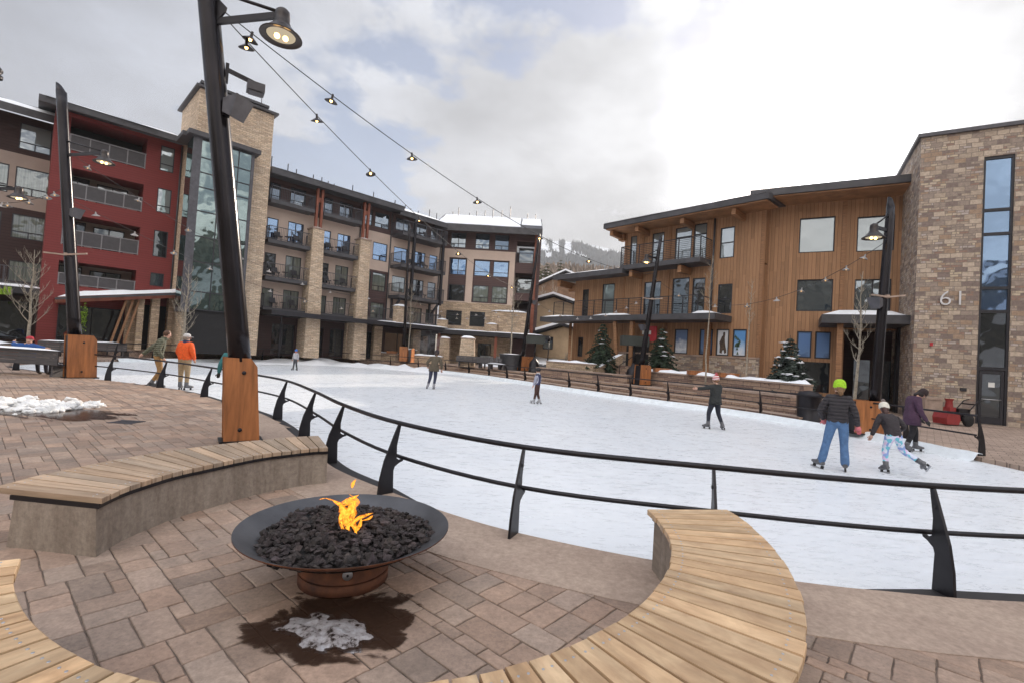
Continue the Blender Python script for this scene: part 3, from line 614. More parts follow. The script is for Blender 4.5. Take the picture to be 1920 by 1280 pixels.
tag(mb.build('lava_rocks', rk), 'dark porous lava rocks heaped inside the fire bowl', 'rocks', kind='stuff')
# flame: twisted hot tongues
fm = bpy.data.materials.new('flame'); fm.use_nodes = True; nt = nodes(fm.node_tree); oc = N(nt, 'TexCoord').outputs['Object']; zc = N(nt, 'SeparateXYZ', {0: oc}).outputs[2]
nz = N(nt, 'TexNoise', {'Vector': oc, 'Scale': 30., 'Detail': 5., 'Distortion': 1.6}).outputs[0]
lw = N(nt, 'LayerWeight', {0: .35}).outputs[1]
fc = ramp(nt, mth(nt, 'ADD', mth(nt, 'MULTIPLY', nz, .7), mth(nt, 'MULTIPLY', mth(nt, 'SUBTRACT', 1., lw), .45)), [(.40, (.75, .10, .003)), (.62, (1., .25, .008)), (.9, (1., .50, .06))])
al = mth(nt, 'MULTIPLY', ramp(nt, nz, [(.36, 0.05), (.58, 1.)]), mth(nt, 'POWER', mth(nt, 'SUBTRACT', 1., lw, clamp=True), 1.2))
N(nt, 'OutputMaterial', {0: N(nt, 'MixShader', {0: al, 1: N(nt, 'BsdfTransparent').outputs[0], 2: N(nt, 'Emission', {0: fc, 1: 1.6}).outputs[0]}).outputs[0]})
def tongue(mb, pts, w, seg=8):
    P = crom(pts, 6); n = len(P); prev = None
    for i, p in enumerate(P):
        q = i/(n-1); r = w*math.sin(math.pi*min(1, q*1.02+.04))**.8*(1+.45*noise.noise(p*23)); ring = [mb.av(p+Vector((math.cos(2*math.pi*j/seg)*r*(1+.4*noise.noise(p*17+Vector((j, 0, 0)))), math.sin(2*math.pi*j/seg)*r*.5, r*.25*math.sin(4*math.pi*j/seg)))) for j in range(seg)]
        if prev:
            for j in range(seg): mb.fi([prev[j], prev[(j+1) % seg], ring[(j+1) % seg], ring[j]], smooth=True)
        prev = ring
mb = MB(); fo = Vector((-.02, -.02, 0))
def FP(x, y): return D(x, y, fy-.05)-Vector((fx, fy, 0))
for pts, w in (([(655, 1000), (648, 978), (646, 958), (634, 943), (614, 932)], .035), ([(668, 1000), (660, 972), (662, 950), (668, 936), (652, 924)], .03), ([(657, 985), (670, 972), (686, 964), (702, 960)], .022), ([(640, 950), (652, 938), (674, 926)], .034), ([(664, 1000), (674, 985), (678, 968)], .014), ([(598, 936), (610, 933), (622, 938)], .009), ([(660, 914), (662, 905), (668, 897)], .014), ([(645, 998), (638, 975), (643, 950)], .015), ([(652, 960), (660, 945), (655, 930)], .03), ([(676, 975), (690, 972), (700, 964)], .014), ([(650, 998), (655, 980), (650, 960)], .012)):
    tongue(mb, [FP(*p) for p in pts], w)
tag(mb.build('flame', fm, loc=(fx, fy, 0)), 'orange gas flame rising from the lava rocks in the bowl', 'flame')

# wet patch, slush, snow pile, drain
def irregular(cx, cy, ax, ay, rot, n, amp, seed, fq=1.6):
    o = []
    for i in range(n):
        a = 2*math.pi*i/n; k = 1+amp*noise.noise(Vector((math.cos(a)*fq+seed, math.sin(a)*fq, seed)))+amp*.45*noise.noise(Vector((math.cos(a)*6+seed, math.sin(a)*6, 3)))
        x, y = ax*math.cos(a)*k, ay*math.sin(a)*k; o.append((cx+x*math.cos(rot)-y*math.sin(rot), cy+x*math.sin(rot)+y*math.cos(rot)))
    return o
wm = bpy.data.materials.new('wet_stain'); wm.use_nodes = True; nt = nodes(wm.node_tree); oc = N(nt, 'TexCoord').outputs['Object']
nz = N(nt, 'TexNoise', {'Vector': oc, 'Scale': 1.9, 'Detail': 7., 'Roughness': .6, 'Distortion': .4}).outputs[0]; ln = N(nt, 'VectorMath', {0: oc}, operation='LENGTH').outputs['Value']
f = mth(nt, 'ADD', ln, mth(nt, 'MULTIPLY', mth(nt, 'SUBTRACT', nz, .5), 1.5)); al_ = ramp(nt, f, [(.62, .84), (.70, .70), (.745, 0.)])
p = N(nt, 'BsdfPrincipled', {'Base Color': (.040, .022, .015, 1), 'Roughness': .16, 'Specular IOR Level': .3, 'Alpha': al_}); N(nt, 'OutputMaterial', {0: p.outputs[0]})
for (cx, cy, ax, ay, ro) in ((-.95, 3.0, .64, .48, .1), (-9.3, 9.75, 2.6, .9, -.3), (-12.2, 10.3, 3., 1.0, -.1)):
    mb = MB(); c = mb.av((0, 0, 0)); i = [mb.av((math.cos(k*.1257), math.sin(k*.1257), 0)) for k in range(50)]
    for k in range(50): mb.fi([c, i[k], i[(k+1) % 50]])
    o = mb.build('puddle', wm, loc=(cx, cy, .0205)); o.scale = (ax, ay, 1); o.rotation_euler = (0, 0, ro); tag(o, kind='structure')
sm = bpy.data.materials.new('slush'); sm.use_nodes = True; nt = nodes(sm.node_tree); oc = N(nt, 'TexCoord').outputs['Object']
nz = N(nt, 'TexNoise', {'Vector': oc, 'Scale': 16., 'Detail': 8., 'Roughness': .7}).outputs[0]
p = N(nt, 'BsdfPrincipled', {'Base Color': ramp(nt, nz, [(.38, (.16, .13, .12)), (.52, (.38, .36, .37)), (.7, (.60, .61, .65))]), 'Roughness': .3, 'Specular IOR Level': .5, 'Alpha': ramp(nt, nz, [(.36, .0), (.46, .92)])})
nt.links.new(N(nt, 'Bump', {'Strength': .7, 'Distance': .02, 'Height': nz}).outputs[0], p.inputs['Normal']); N(nt, 'OutputMaterial', {0: p.outputs[0]})
def heap(name, outline, hgt, mat, seed, n=26, loc=(0, 0), fq=6.):
    xs = [p[0] for p in outline]; ys = [p[1] for p in outline]; x0, x1, y0, y1 = min(xs), max(xs), min(ys), max(ys); mb = MB(); g = {}
    for i in range(n+1):
        for j in range(n+1):
            x, y = x0+(x1-x0)*i/n, y0+(y1-y0)*j/n
            if inside(x, y, outline):
                d = min(math.hypot(x-p[0], y-p[1]) for p in outline); k = min(1, d/(.22*min(x1-x0, y1-y0)))
                g[i, j] = mb.av((x, y, .012+hgt*k**.6*(.55+.9*abs(noise.noise(Vector((x*fq, y*fq, seed))))+.4*noise.noise(Vector((x*fq*3, y*fq*3, seed))))))
    for (i, j) in g:
        if all(k in g for k in ((i+1, j), (i+1, j+1), (i, j+1))): mb.fi([g[i, j], g[i+1, j], g[i+1, j+1], g[i, j+1]], smooth=True)
    return mb.build(name, mat)
heap('slush', irregular(-1.0, 2.90, .31, .18, -.35, 160, .34, 8.2, 1.9), .03, sm, 3, 80)
tag(bpy.data.objects['slush'], 'grey half melted slush lying in the wet patch', 'slush', kind='stuff')
mb = MB(); rr = random.Random(11)
for i in range(620):
    x = -14.5+5.5*rr.random()**.9; y = 10.15+rr.gauss(0, .42)
    s_ = rr.uniform(.03, .095)*(1 if x < -9 else .75)
    mb.blob((x, y, s_*.35+.07*max(0, 1-abs(y-10.15)/.5)*rr.random()), s_, 2, .5, (1.25, 1., .75), i, True)
tag(mb.build('snow_pile', pbr('dirty_snow', (.80, .80, .80), .8, var=.16, vs=3., bump=.6, bs=25.)), 'heap of broken snow chunks on the sunlit pavers at the left', 'snow', kind='stuff')
dg = G(236, 792); t = MB(); [t.box(-.20+.036*i, -.15, .012, -.182+.036*i, .15, .022) for i in range(12)]; t.box(-.22, -.18, .01, .24, -.15, .024); t.box(-.22, .15, .01, .24, .18, .024); o = t.build('drain_grate', M['grey_metal'], loc=dg+Vector((0, 0, .0))); tag(o, 'small slotted metal drain grate in the wet pavers', 'drain grate')

bk = [p for p in fl if p.x < -4 and p.y > 33]; mb = MB(); rows = [(-.3, .0), (-.2, .22), (.2, .34), (.8, .2), (1.4, .28), (2.0, .12), (2.5, .0)]; g = []
for d, z in rows: g.append([mb.av((p.x+noise.noise(Vector((i*.5, d, 1)))*.35, p.y+noise.noise(Vector((i*.5, d, 7)))*.35, ICE+.002+min(1, i/6, (len(bk)-1-i)/6)*max(0, z*(.75+1.5*noise.noise(Vector((i*.45, d*2, 4)))))) ) for i, p in enumerate(offset(bk, d))])
for A, B in zip(g, g[1:]):
    for i in range(len(A)-1): mb.fi([A[i], A[i+1], B[i+1], B[i]], smooth=True)
tag(mb.build('snow_bank', M['snow'], fix=True), 'lumpy bank of cleared snow along the far left edge of the ice', 'snow', kind='stuff')

# ================================================================ BUILDINGS
class Bld:
    def __init__(s, name, label, P0, th, cat='building'):
        s.o = thing(name, label, cat, (P0[0], P0[1], 0), R(th)); s.P0 = Vector((P0[0], P0[1], 0)); a = R(th)
        s.t = Vector((math.cos(a), math.sin(a), 0)); s.n = Vector((-math.sin(a), math.cos(a), 0)); s.bal = {}
    def uz(s, x, y, dep=0.):
        d = ray(x, y); k = (s.n.dot(s.P0-Vector((0, 0, EYE)))+dep)/s.n.dot(d); q = d*k+Vector((0, 0, EYE)); return (q-s.P0).dot(s.t), q.z
    def part(s, mb, name, mat, parent=None, **k): return mb.build(name, mat, parent or s.o, **k)
    def wall(s, name, mat, u0, u1, z0, z1, holes=(), y=0., rev=.14, revmat=None):
        mb = MB(); us = sorted({u0, u1, *[v for h in holes for v in h[:2]]}); zs = sorted({z0, z1, *[v for h in holes for v in h[2:4]]})
        for a, b in zip(us, us[1:]):
            for c, d in zip(zs, zs[1:]):
                mu, mz = (a+b)/2, (c+d)/2
                if not any(h[0] < mu < h[1] and h[2] < mz < h[3] for h in holes): mb.face([(a, y, c), (b, y, c), (b, y, d), (a, y, d)])
        for h in holes:
            a, b, c, d = h[:4]; r = h[4] if len(h) > 4 else rev
            mb.face([(a, y, c), (a, y+r, c), (a, y+r, d), (a, y, d)]); mb.face([(b, y, d), (b, y+r, d), (b, y+r, c), (b, y, c)])
            mb.face([(a, y, d), (a, y+r, d), (b, y+r, d), (b, y, d)]); mb.face([(a, y+r, c), (a, y, c), (b, y, c), (b, y+r, c)])
        return s.part(mb, name, mat)
    def win(s, u0, u1, z0, z1, gl='gsky', style='', y=.07, fw=.06, name='window'):
        f = MB(); f.box(u0, y-.05, z0, u0+fw, y+.05, z1).box(u1-fw, y-.05, z0, u1, y+.05, z1).box(u0+fw, y-.05, z0, u1-fw, y+.05, z0+fw).box(u0+fw, y-.05, z1-fw, u1-fw, y+.05, z1)
        for c in style:
            if c == 'v': m = (u0+u1)/2; f.box(m-.03, y-.04, z0+fw, m+.03, y+.04, z1-fw)
            if c == 't': m = z0+(z1-z0)*.28; f.box(u0+fw, y-.04, m-.03, u1-fw, y+.04, m+.03)
            if c == 'T': m = z0+(z1-z0)*.28; f.box(u0+fw, y-.04, m-.03, u1-fw, y+.04, m+.03); k = (u0+u1)/2; f.box(k-.03, y-.04, z0+fw, k+.03, y+.04, m-.03)
            if c == 'h': m = z0+(z1-z0)*.72; f.box(u0+fw, y-.04, m-.04, u1-fw, y+.04, m+.04)
            if c == 'm': m = (z0+z1)/2; f.box(u0+fw, y-.04, m-.03, u1-fw, y+.04, m+.03)
        w = s.part(f, name, M['frame']); p = MB(); p.box(u0+fw-.01, y, z0+fw-.01, u1-fw+.01, y+.012, z1-fw+.01); s.part(p, 'pane', M[gl], w); return w
    def balcony(s, u0, u1, zs, dep, rail=1.05, slab=.28, mat='grey_metal', cable=False, y0=0., furniture=False, slabmat='trim'):
        b = MB(); b.box(u0, y0-dep, zs, u1, y0-.003, zs+slab); o = s.part(b, 'balcony', M[slabmat]); r = MB(); zt = zs+slab+rail; zb = zs+slab+.08; e = .03
        segs = [((u0+e, y0-.01), (u0+e, y0-dep+e)), ((u0+e, y0-dep+e), (u1-e, y0-dep+e)), ((u1-e, y0-dep+e), (u1-e, y0-.01))]
        for (ax, ay), (bx, by) in segs:
            r.bar((ax, ay, zt), (bx, by, zt), .05, .05); r.bar((ax, ay, zb), (bx, by, zb), .035, .035); L = math.hypot(bx-ax, by-ay); n = max(1, round(L/1.4))
            for i in range(n+1): q = i/n; x, y = ax+(bx-ax)*q, ay+(by-ay)*q; r.box(x-.025, y-.025, zs+slab, x+.025, y+.025, zt)
            if cable:
                for j in range(9): z = zb+(zt-zb)*(j+1)/10; r.bar((ax, ay, z), (bx, by, z), .022, .022)
            else:
                m = max(1, round(L/.13))
                for i in range(1, m): q = i/m; x, y = ax+(bx-ax)*q, ay+(by-ay)*q; r.box(x-.009, y-.009, zb, x+.009, y+.009, zt)
        s.part(r, 'balcony_rail', M[mat], o)
        if furniture:
            c = MB(); m = (u0+u1)/2; yy = y0-dep*.5; z = zs+slab
            for q in (-.75, .75):
                for dx in (-.2, .2): c.bar((m+q+dx, yy-.2, z), (m+q+dx, yy+.15, z+.42), .03, .03); c.bar((m+q+dx, yy+.2, z), (m+q+dx, yy-.2, z+.42), .03, .03); c.bar((m+q+dx, yy+.2, z+.4), (m+q+dx*1.1, yy+.42, z+.85), .03, .03)
                c.box(m+q-.25, yy-.22, z+.40, m+q+.25, yy+.22, z+.44); c.face([(m+q-.22, yy+.24, z+.45), (m+q+.22, yy+.24, z+.45), (m+q+.22, yy+.42, z+.85), (m+q-.22, yy+.42, z+.85)])
            c.tube([(m, yy, z), (m, yy, z+.5)], .03, 6); c.lathe([(.001, .5), (.28, .5), (.28, .53), (.001, .53)], (m, yy, z), 12); s.part(c, 'balcony_chairs', M['frame'], o)
        return o
    def shell(s, u0, u1, z0, z1, dep, mat, front=.35):
        b = MB(); y0 = front
        b.face([(u0, dep, z0), (u0, y0*0+.001, z0), (u0, .001, z1), (u0, dep, z1)]); b.face([(u1, .001, z0), (u1, dep, z0), (u1, dep, z1), (u1, .001, z1)]); b.face([(u1, dep, z0), (u0, dep, z0), (u0, dep, z1), (u1, dep, z1)])
        return s.part(b, 'side_wall', mat)
    def roof(s, u0, u1, y0, y1, z, th=.35, mat='trim', rise=0., snow=None, name='roof'):
        b = MB(); v = [b.av(p) for p in ((u0, y0, z), (u1, y0, z), (u1, y1, z+rise), (u0, y1, z+rise), (u0, y0, z+th), (u1, y0, z+th), (u1, y1, z+th+rise), (u0, y1, z+th+rise))]
        for q in ((0, 3, 2, 1), (4, 5, 6, 7), (0, 1, 5, 4), (1, 2, 6, 5), (2, 3, 7, 6), (3, 0, 4, 7)): b.fi([v[k] for k in q])
        o = s.part(b, name, M[mat])
        if snow:
            for (a, c, d, e, t_) in snow: s.part(snow_slab(a, c, y0+d, y0+e, z+th+rise*d/(y1-y0), t_, rise/(y1-y0)), 'snow_cover', M['snow'], o)
        return o
def snow_slab(u0, u1, y0, y1, z, t, slope=0., n=None):
    b = MB(); n = n or max(4, int((u1-u0)/.6)); m = 5; g = []
    for i in range(n+1):
        row = []
        for j in range(m+1):
            a, c = i/n, j/m; u, y = u0+(u1-u0)*a, y0+(y1-y0)*c; e = min(1, min(a, 1-a)*n/1.5, min(c, 1-c)*m)
            w = noise.noise(Vector((u*.9, y*.9, z)))
            if j in (0, m): y += w*.12
            if i in (0, n): u += w*.12
            row.append(b.av((u, y, z+.004+slope*(y-y0)+t*(e**.5)*(1+.35*w) if e > 0 else z+.004+slope*(y-y0))))
        g.append(row)
    for i in range(n):
        for j in range(m): b.fi([g[i][j], g[i+1][j], g[i+1][j+1], g[i][j+1]], smooth=True)
    # skirt
    for j, k in ((0, 0), (m, m)):
        for i in range(n): pass
    return b
TH = 45.5; BZ = TER-.02
FZ = [(12.75, 12.45, 9.4, 6.55, 4.0)]

# ---- main residential wing
A = Bld('apartment_building', 'long apartment wing with tall stone piers and rows of railed balconies', (0, 58), TH)
h = []; W_ = []
def addw(u0, u1, z0, z1, gl, st): h.append((u0, u1, z0, z1)); W_.append((u0, u1, z0, z1, gl, st))
rows = [(12.75, 14.15, 'gsky'), (9.68, 11.35, 'gblue'), (6.83, 8.55, 'gdark'), (4.25, 5.75, 'gcurt')]
for k, (z0, z1, gl) in enumerate(rows):
    addw(-28.35, -27.5, z0, z1, gl, 'h' if k == 0 else ''); addw(-26.75, -25.5, z0-(0 if k else 0), z1+.05, gl if k != 2 else 'gcurt', 'v' if k else 'h')
    addw(-24.15, -23.15, z0, z1, gl, ''); addw(-22.55, -21.35, z0, z1, 'gcurt' if k > 1 else gl, 'v')
    if k < 2: addw(-20.4, -19.35, z0, z1, gl, 't'); addw(-19.1, -17.6, z0, z1, gl, 'T')
    else: addw(-20.2, -19.1, z0, z1, 'gcurt', 't'); addw(-18.95, -17.55, z0, z1, 'gcurt', 'T')
    addw(-16.9, -15.4, z0+.2, z1, 'gcurt' if k > 1 else gl, 'h' if k == 0 else ''); addw(-14.9, -13.25, z0, z1, 'gcurt' if k > 2 else gl, 'v')
    addw(-12.75, -11.75, z0+.1, z1, 'gcurt' if k == 3 else gl, 't')
H4 = lambda a, b: [q for q in h if q[2] >= a and q[3] <= b]
lowh = lambda u0, u1, a, b: [q for q in H4(a, b) if q[0] >= u0 and q[1] <= u1]
A.wall('brown_wall', M['brown'], -28.7, -11.3, 12.3, 14.52, H4(12.3, 15.0))
A.wall('wall', M['tan'], -28.7, -20.55, 3.6, 12.3, lowh(-28.7, -20.55, 3.6, 12.3))
A.wall('wall', M['tan'], -20.55, -17.3, 8.75, 12.3, lowh(-20.55, -17.3, 8.75, 12.3)); A.wall('brown_wall', M['brown'], -20.55, -17.3, 3.6, 8.75, lowh(-20.55, -17.3, 3.6, 8.75))
A.wall('wall', M['tan'], -17.3, -11.3, 3.6, 12.3, lowh(-17.3, -11.3, 3.6, 12.3))
for w in W_: A.win(*w)
for u0, u1 in ((-28.6, -25.2), (-24.45, -21.0)):
    for z in (12.45, 9.35, 6.5): A.balcony(u0, u1, z-.2, 1.3, 1.0, .3, furniture=(z < 12))
    A.balcony(u0, u1, 3.98, 1.3, 1.0, .2, furniture=u0 < -25)
for z in (12.42, 9.45, 6.55): A.balcony(-17.2, -12.05, z-.25, 1.9, 1.1, .3, furniture=True)
A.balcony(-20.3, -12.0, 3.98, 1.6, 1.0, .2)
pm = MB()
for u in (-15.9, -12.5): pm.box(u-.12, -1.98, 6.1, u+.12, -1.74, 13.9 if u < -13 else 13.0)
A.part(pm, 'balcony_post', M['dark_metal'])
br = MB()
for u in (-16.8, -12.4): br.bar((u, -.01, 4.9), (u, -1.5, 6.25), .16, .16); br.box(u-.09, -.16, 4.6, u+.09, -.003, 6.3)
A.part(br, 'bracket', M['trim'])
for u in (-24.85, -20.65):
    p = MB(); v = [p.av(q) for q in ((u-.62, -1.75, .45), (u+.62, -1.75, .45), (u+.62, -.35, .45), (u-.62, -.35, .45), (u-.46, -1.5, 10.95), (u+.46, -1.5, 10.95), (u+.46, -.5, 10.95), (u-.46, -.5, 10.95))]
    for q in ((4, 5, 6, 7), (0, 1, 5, 4), (1, 2, 6, 5), (2, 3, 7, 6), (3, 0, 4, 7)): p.fi([v[k] for k in q])
    pr = A.part(p, 'stone_pier', M['ledge']); c = MB().box(u-.54, -1.58, 10.95, u+.54, -.42, 11.07); A.part(c, 'cap', M['capstone'], pr); A.part(snow_slab(u-.5, u+.5, -1.55, -.45, 11.07, .08, n=4), 'snow_cover', M['snow'], pr)
    q = MB(); [q.box(u+d-.09, -1.35, 11.1, u+d+.09, -1.1, 14.3) for d in (-.2, .2)]; q.box(u-.28, -1.3, 13.2, u+.28, -1.15, 13.6); A.part(q, 'timber_post', M['corten'])
A.roof(-28.9, -17.2, -1.9, 9, 14.3, .48, rise=1.6, snow=[(-28.5, -17.4, -.08, 9, .16)]); A.roof(-17.2, -10.3, -1.2, 9, 14.15, .5, rise=3.0, snow=[(-17.1, -10.6, -.05, 9, .2)])
v = MB()
for i in range(22):
    u = -28+i*.83+rnd.uniform(-.3, .3); y_ = .3+rnd.random()*3; v.tube([(u, y_, 14.5), (u, y_, 15.9+rnd.random()*.5)], .04, 5)
A.part(v, 'vent_pipe', M['dark_metal'])
dp = MB()
for u in (-17.35, -11.5, -20.5): dp.tube([(u, -.08, 4), (u, -.08, 14.9)], .06, 6)
A.part(dp, 'downpipe', M['trim'])
# ground floor with shops and the dark canopy
gh = [(-27.4, -25.6, .6, 3.0), (-24.0, -23.2, .6, 3.0), (-22.6, -21.3, .6, 3.0), (-19.6, -18.0, .6, 3.0), (-17.2, -14.2, .6, 3.1), (-13.6, -11.9, .6, 3.1)]
A.wall('shopfront_wall', M['dkbrown'], -28.7, -11.3, BZ, 3.6, gh, rev=.3)
for g in gh: A.win(*g, 'gdark', 'v', y=.25, name='shop_window')
for u in (-25.0, -20.9, -18.2, -13.9): p = MB().box(u-.42, -.45, BZ, u+.42, -.002, 3.55); A.part(p, 'stone_column', M['ledge2'])
A.roof(-28.4, -10.9, -2.6, -.004, 3.6, .34, 'frame', snow=[(-19.5, -11.2, .05, 2.4, .12)], name='canopy')
for z in (0,): c = MB(); [c.box(u-.05, -2.45, BZ, u+.05, -2.33, 3.6) for u in (-27.6, -16.6)]; A.part(c, 'canopy_post', M['dark_metal'])
p = MB().box(-17.5, -2.3, 3.95, -16.5, -1.5, 5.5); pr = A.part(p, 'stone_pier', M['ledge']); A.part(snow_slab(-17.6, -16.4, -2.4, -1.4, 5.5, .2, n=4), 'snow_cover', M['snow'], pr)
A.shell(-28.7, -11.3, BZ, 14.45, 9, M['tan'])

# ---- end wing, square to the camera
E_ = Bld('apartment_building', 'square-on apartment end wing with a tall brown window bay and snowy roof', (-7.45, 50.6), -1)
hs = [(.35, 1.95, 12.6, 14.15, 'gsky', 'Tv'), (2.95, 4.45, 12.6, 14.2, 'gsky', 'T'), (5.0, 6.5, 12.6, 14.2, 'gsky', 'T')]
E_.wall('brown_wall', M['brown'], -1.3, 7.25, 12.45, 14.6, [q[:4] for q in hs])
for q in hs: E_.win(*q)
E_.wall('wall', M['tan'], -1.3, 7.25, 6.85, 12.45, [(.3, 2.2, 6.95, 11.55, .16), (2.9, 6.68, 6.9, 11.5, .16)])
bay = [(.42, 2.1, 9.75, 11.45, 'gblue', 'tv'), (.42, 2.1, 7.0, 8.7, 'gdark', ''), (3.0, 4.65, 9.75, 11.4, 'gblue', 't'), (5.0, 6.6, 9.75, 11.4, 'gblue', 't'), (3.0, 4.65, 7.0, 8.75, 'gcurt', 'T'), (5.0, 6.6, 7.0, 8.75, 'gcurt', 'T')]
E_.wall('bay_wall', M['brown'], .3, 2.2, 6.95, 11.55, [q[:4] for q in bay[:2]], y=.16); E_.wall('bay_wall', M['brown'], 2.9, 6.68, 6.9, 11.5, [q[:4] for q in bay[2:]], y=.16)
for q in bay: E_.win(*q, y=.2)
sw = [(.35, 2.0, 4.4, 5.95, 'gdark', 'h'), (2.85, 4.45, 4.4, 5.95, 'gdark', 'h')]
E_.wall('stone_wall', M['ledge2'], -.45, 7.25, 3.2, 6.85, [q[:4] for q in sw])
for q in sw: E_.win(*q)
E_.wall('stone_wall', M['ledge2'], -.45, 7.25, BZ, 3.2, [(3.9, 5.3, BZ, 2.7)], rev=.3); E_.win(3.9, 5.3, BZ, 2.7, 'gdark', 'v', y=.2, name='door')
E_.roof(-.6, 11.2, -3.2, -.003, 3.35, .42, 'frame', snow=[(-.5, 10.8, .05, 3.1, .12)], name='canopy')
c = MB(); [c.box(u-.14, -3.0, 1.0 if u > 2 else BZ, u+.14, -2.75, 3.35) for u in (.25, 5.9)]; E_.part(c, 'canopy_post', M['corten'])
for u0, u1, z1 in ((-.1, .9, 4.75), (4.9, 5.9, 4.6)): p = MB().box(u0, -2.6, 3.78, u1, -1.8, z1); pr = E_.part(p, 'stone_pier', M['ledge2']); E_.part(snow_slab(u0-.05, u1+.05, -2.65, -1.75, z1, .16, n=4), 'snow_cover', M['snow'], pr)
p = MB().box(5.3, -1.7, 3.78, 9.0, -.9, 6.0); pr = E_.part(p, 'parapet_wall', M['ledge2']); E_.part(snow_slab(5.2, 9.1, -1.8, -.8, 6.0, .16), 'snow_cover', M['snow'], pr)
E_.roof(-1.1, 9.9, -1.7, 4, 13.98, .66, rise=2.6, snow=[(-1.0, 7.6, .35, 5.6, .2), (7.7, 9.8, 1.6, 5.6, .16)]); E_.roof(-1.1, 9.9, 4.003, 10, 16.6, .4)
v = MB()
for i in range(11): u = -.3+i*.95; y_ = 2+rnd.random()*3; v.tube([(u, y_, 15.2), (u, y_, 17.5+rnd.random()*.5)], .04, 5)
v.tube([(3.2, 2.9, 16.9), (4.4, 2.9, 16.9)], .04, 5); E_.part(v, 'vent_pipe', M['dark_metal'])
# corner with open balconies
E_.wall('brown_wall', M['brown'], 7.25, 9.9, BZ, 14.6, [(7.35, 9.5, z0, z1, 2.2) for z0, z1 in ((11.4, 13.6), (8.2, 10.3), (5.4, 7.4), (3.9, 5.0))], rev=.1)
for z in (11.4, 8.2, 5.4):
    r = MB().bar((7.3, -.05, z+1.0), (9.9, -.05, z+1.0), .06, .06)
    for i in range(21): r.box(7.3+i*.13-.01, -.06, z, 7.3+i*.13+.01, -.04, z+1)
    E_.part(r, 'balcony_rail', M['grey_metal'])
p = MB().box(9.2, -.4, 3.78, 9.55, -.1, 14.55); E_.part(p, 'timber_post', M['corten']); E_.win(7.6, 9.2, 11.45, 13.4, 'gpale', '', y=2.15); E_.win(7.6, 9.2, 8.25, 10.1, 'gpale', '', y=2.15)
E_.shell(-.45, 9.9, BZ, 14.55, 10, M['brown'])

# ---- red building
B = Bld('red_building', 'deep red clad building with recessed balconies left of the stone tower', (0, 60.5), TH)
lg = [(-41.75, -37.78, 13.1, 15.25, 2.1), (-41.75, -37.78, 10.05, 12.0, 2.1), (-41.75, -37.78, 7.0, 9.0, 2.1), (-41.75, -37.8, 4.4, 5.95, 2.1)]
rw = [(-36.98, -36.15, 13.3, 15.1, 'gpale', 't'), (-36.98, -36.15, 10.3, 12.05, 'gpale', 't'), (-36.98, -36.15, 7.1, 9.0, 'gdark', ''), (-37.0, -36.2, 5.0, 5.95, 'gsky', '')]
B.wall('wall', M['red'], -42.5, -35.3, BZ, 15.52, lg+[q[:4] for q in rw])
for q in rw: B.win(*q)
for i, (u0, u1, z0, z1, d) in enumerate(lg):
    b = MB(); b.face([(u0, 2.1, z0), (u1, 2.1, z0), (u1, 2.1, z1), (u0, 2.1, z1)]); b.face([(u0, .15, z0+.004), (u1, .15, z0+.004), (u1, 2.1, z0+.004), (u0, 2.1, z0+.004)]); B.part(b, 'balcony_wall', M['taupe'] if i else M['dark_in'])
    if i:
        B.win(-41.7, -40.5, z0+.05, z1-.12, 'gdark', 'v', y=2.0); B.win(-40.1, -38.4, z0+.05, z1-.25, 'gpale' if i == 1 else 'gdark', 'v', y=2.0)
    r = MB(); zt = z0+1.0 if i < 3 else z0+.75
    if i == 0: zt = z0+1.05
    for z in (zt, z0+.08): r.bar((u0, .03, z), (u1, .03, z), .06, .06)
    for k in range(5): x = u0+.04+(u1-u0-.08)*k/4; r.box(x-.03, 0.01, z0, x+.03, .06, zt)
    r = B.part(r, 'balcony_rail', M['capstone_grey'])
    g = MB().box(u0+.05, .03, z0+.12, u1-.05, .045, zt-.05); B.part(g, 'mesh_panel', pbr('rail_mesh', (.06, .055, .06), .6), r)
B.roof(-43.3, -35.0, -1.5, 9, 15.2, .4, rise=2.6, snow=[(-43, -35.2, -.08, 8.5, .2)])
d = MB().tube([(-35.75, -.08, 4), (-35.75, -.08, 15.4)], .06, 6); B.part(d, 'downpipe', M['trim'])
s = MB().box(-35.28, -.3, BZ, -34.9, 3, 14.6); B.part(s, 'stone_strip', M['ledge'])
# dark entrance with the long slanted snowy canopy
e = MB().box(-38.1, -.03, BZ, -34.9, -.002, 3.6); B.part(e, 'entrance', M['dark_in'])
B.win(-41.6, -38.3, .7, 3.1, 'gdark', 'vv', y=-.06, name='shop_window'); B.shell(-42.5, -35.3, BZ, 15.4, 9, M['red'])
x = MB(); x.box(-36.0, -1.2, BZ, -35.3, -.5, 4.2); x.box(-38.3, -1.2, BZ, -37.8, -.7, 3.9); B.part(x, 'stone_column', M['ledge2'])
C_ = Bld('entrance_canopy', 'long slanted timber entrance canopy under snow in front of the red building', (0, 56.5), TH, 'canopy')
(u0, z0), (u1, z1) = C_.uz(107, 568), C_.uz(400, 556)
b = MB(); v = [b.av(p) for p in ((u0, 0, z0), (u1, 0, z1), (u1, 3.8, z1+.1), (u0, 3.8, z0+.1), (u0-.1, -.1, z0+.35), (u1+.1, -.1, z1+.3), (u1, 3.9, z1+.4), (u0, 3.9, z0+.45))]
for q in ((0, 3, 2, 1), (4, 5, 6, 7), (0, 1, 5, 4), (1, 2, 6, 5), (2, 3, 7, 6), (3, 0, 4, 7)): b.fi([v[k] for k in q])
rf = C_.part(b, 'roof', M['corten']); sl_ = (z1-z0)/(u1-u0); sn = snow_slab(u0-.05, u1, -.12, 3.7, 0, .28); sn.v = [Vector((p.x, p.y, p.z+z0+.36+(p.x-u0)*sl_)) for p in sn.v]; C_.part(sn, 'snow_cover', M['snow'], rf)
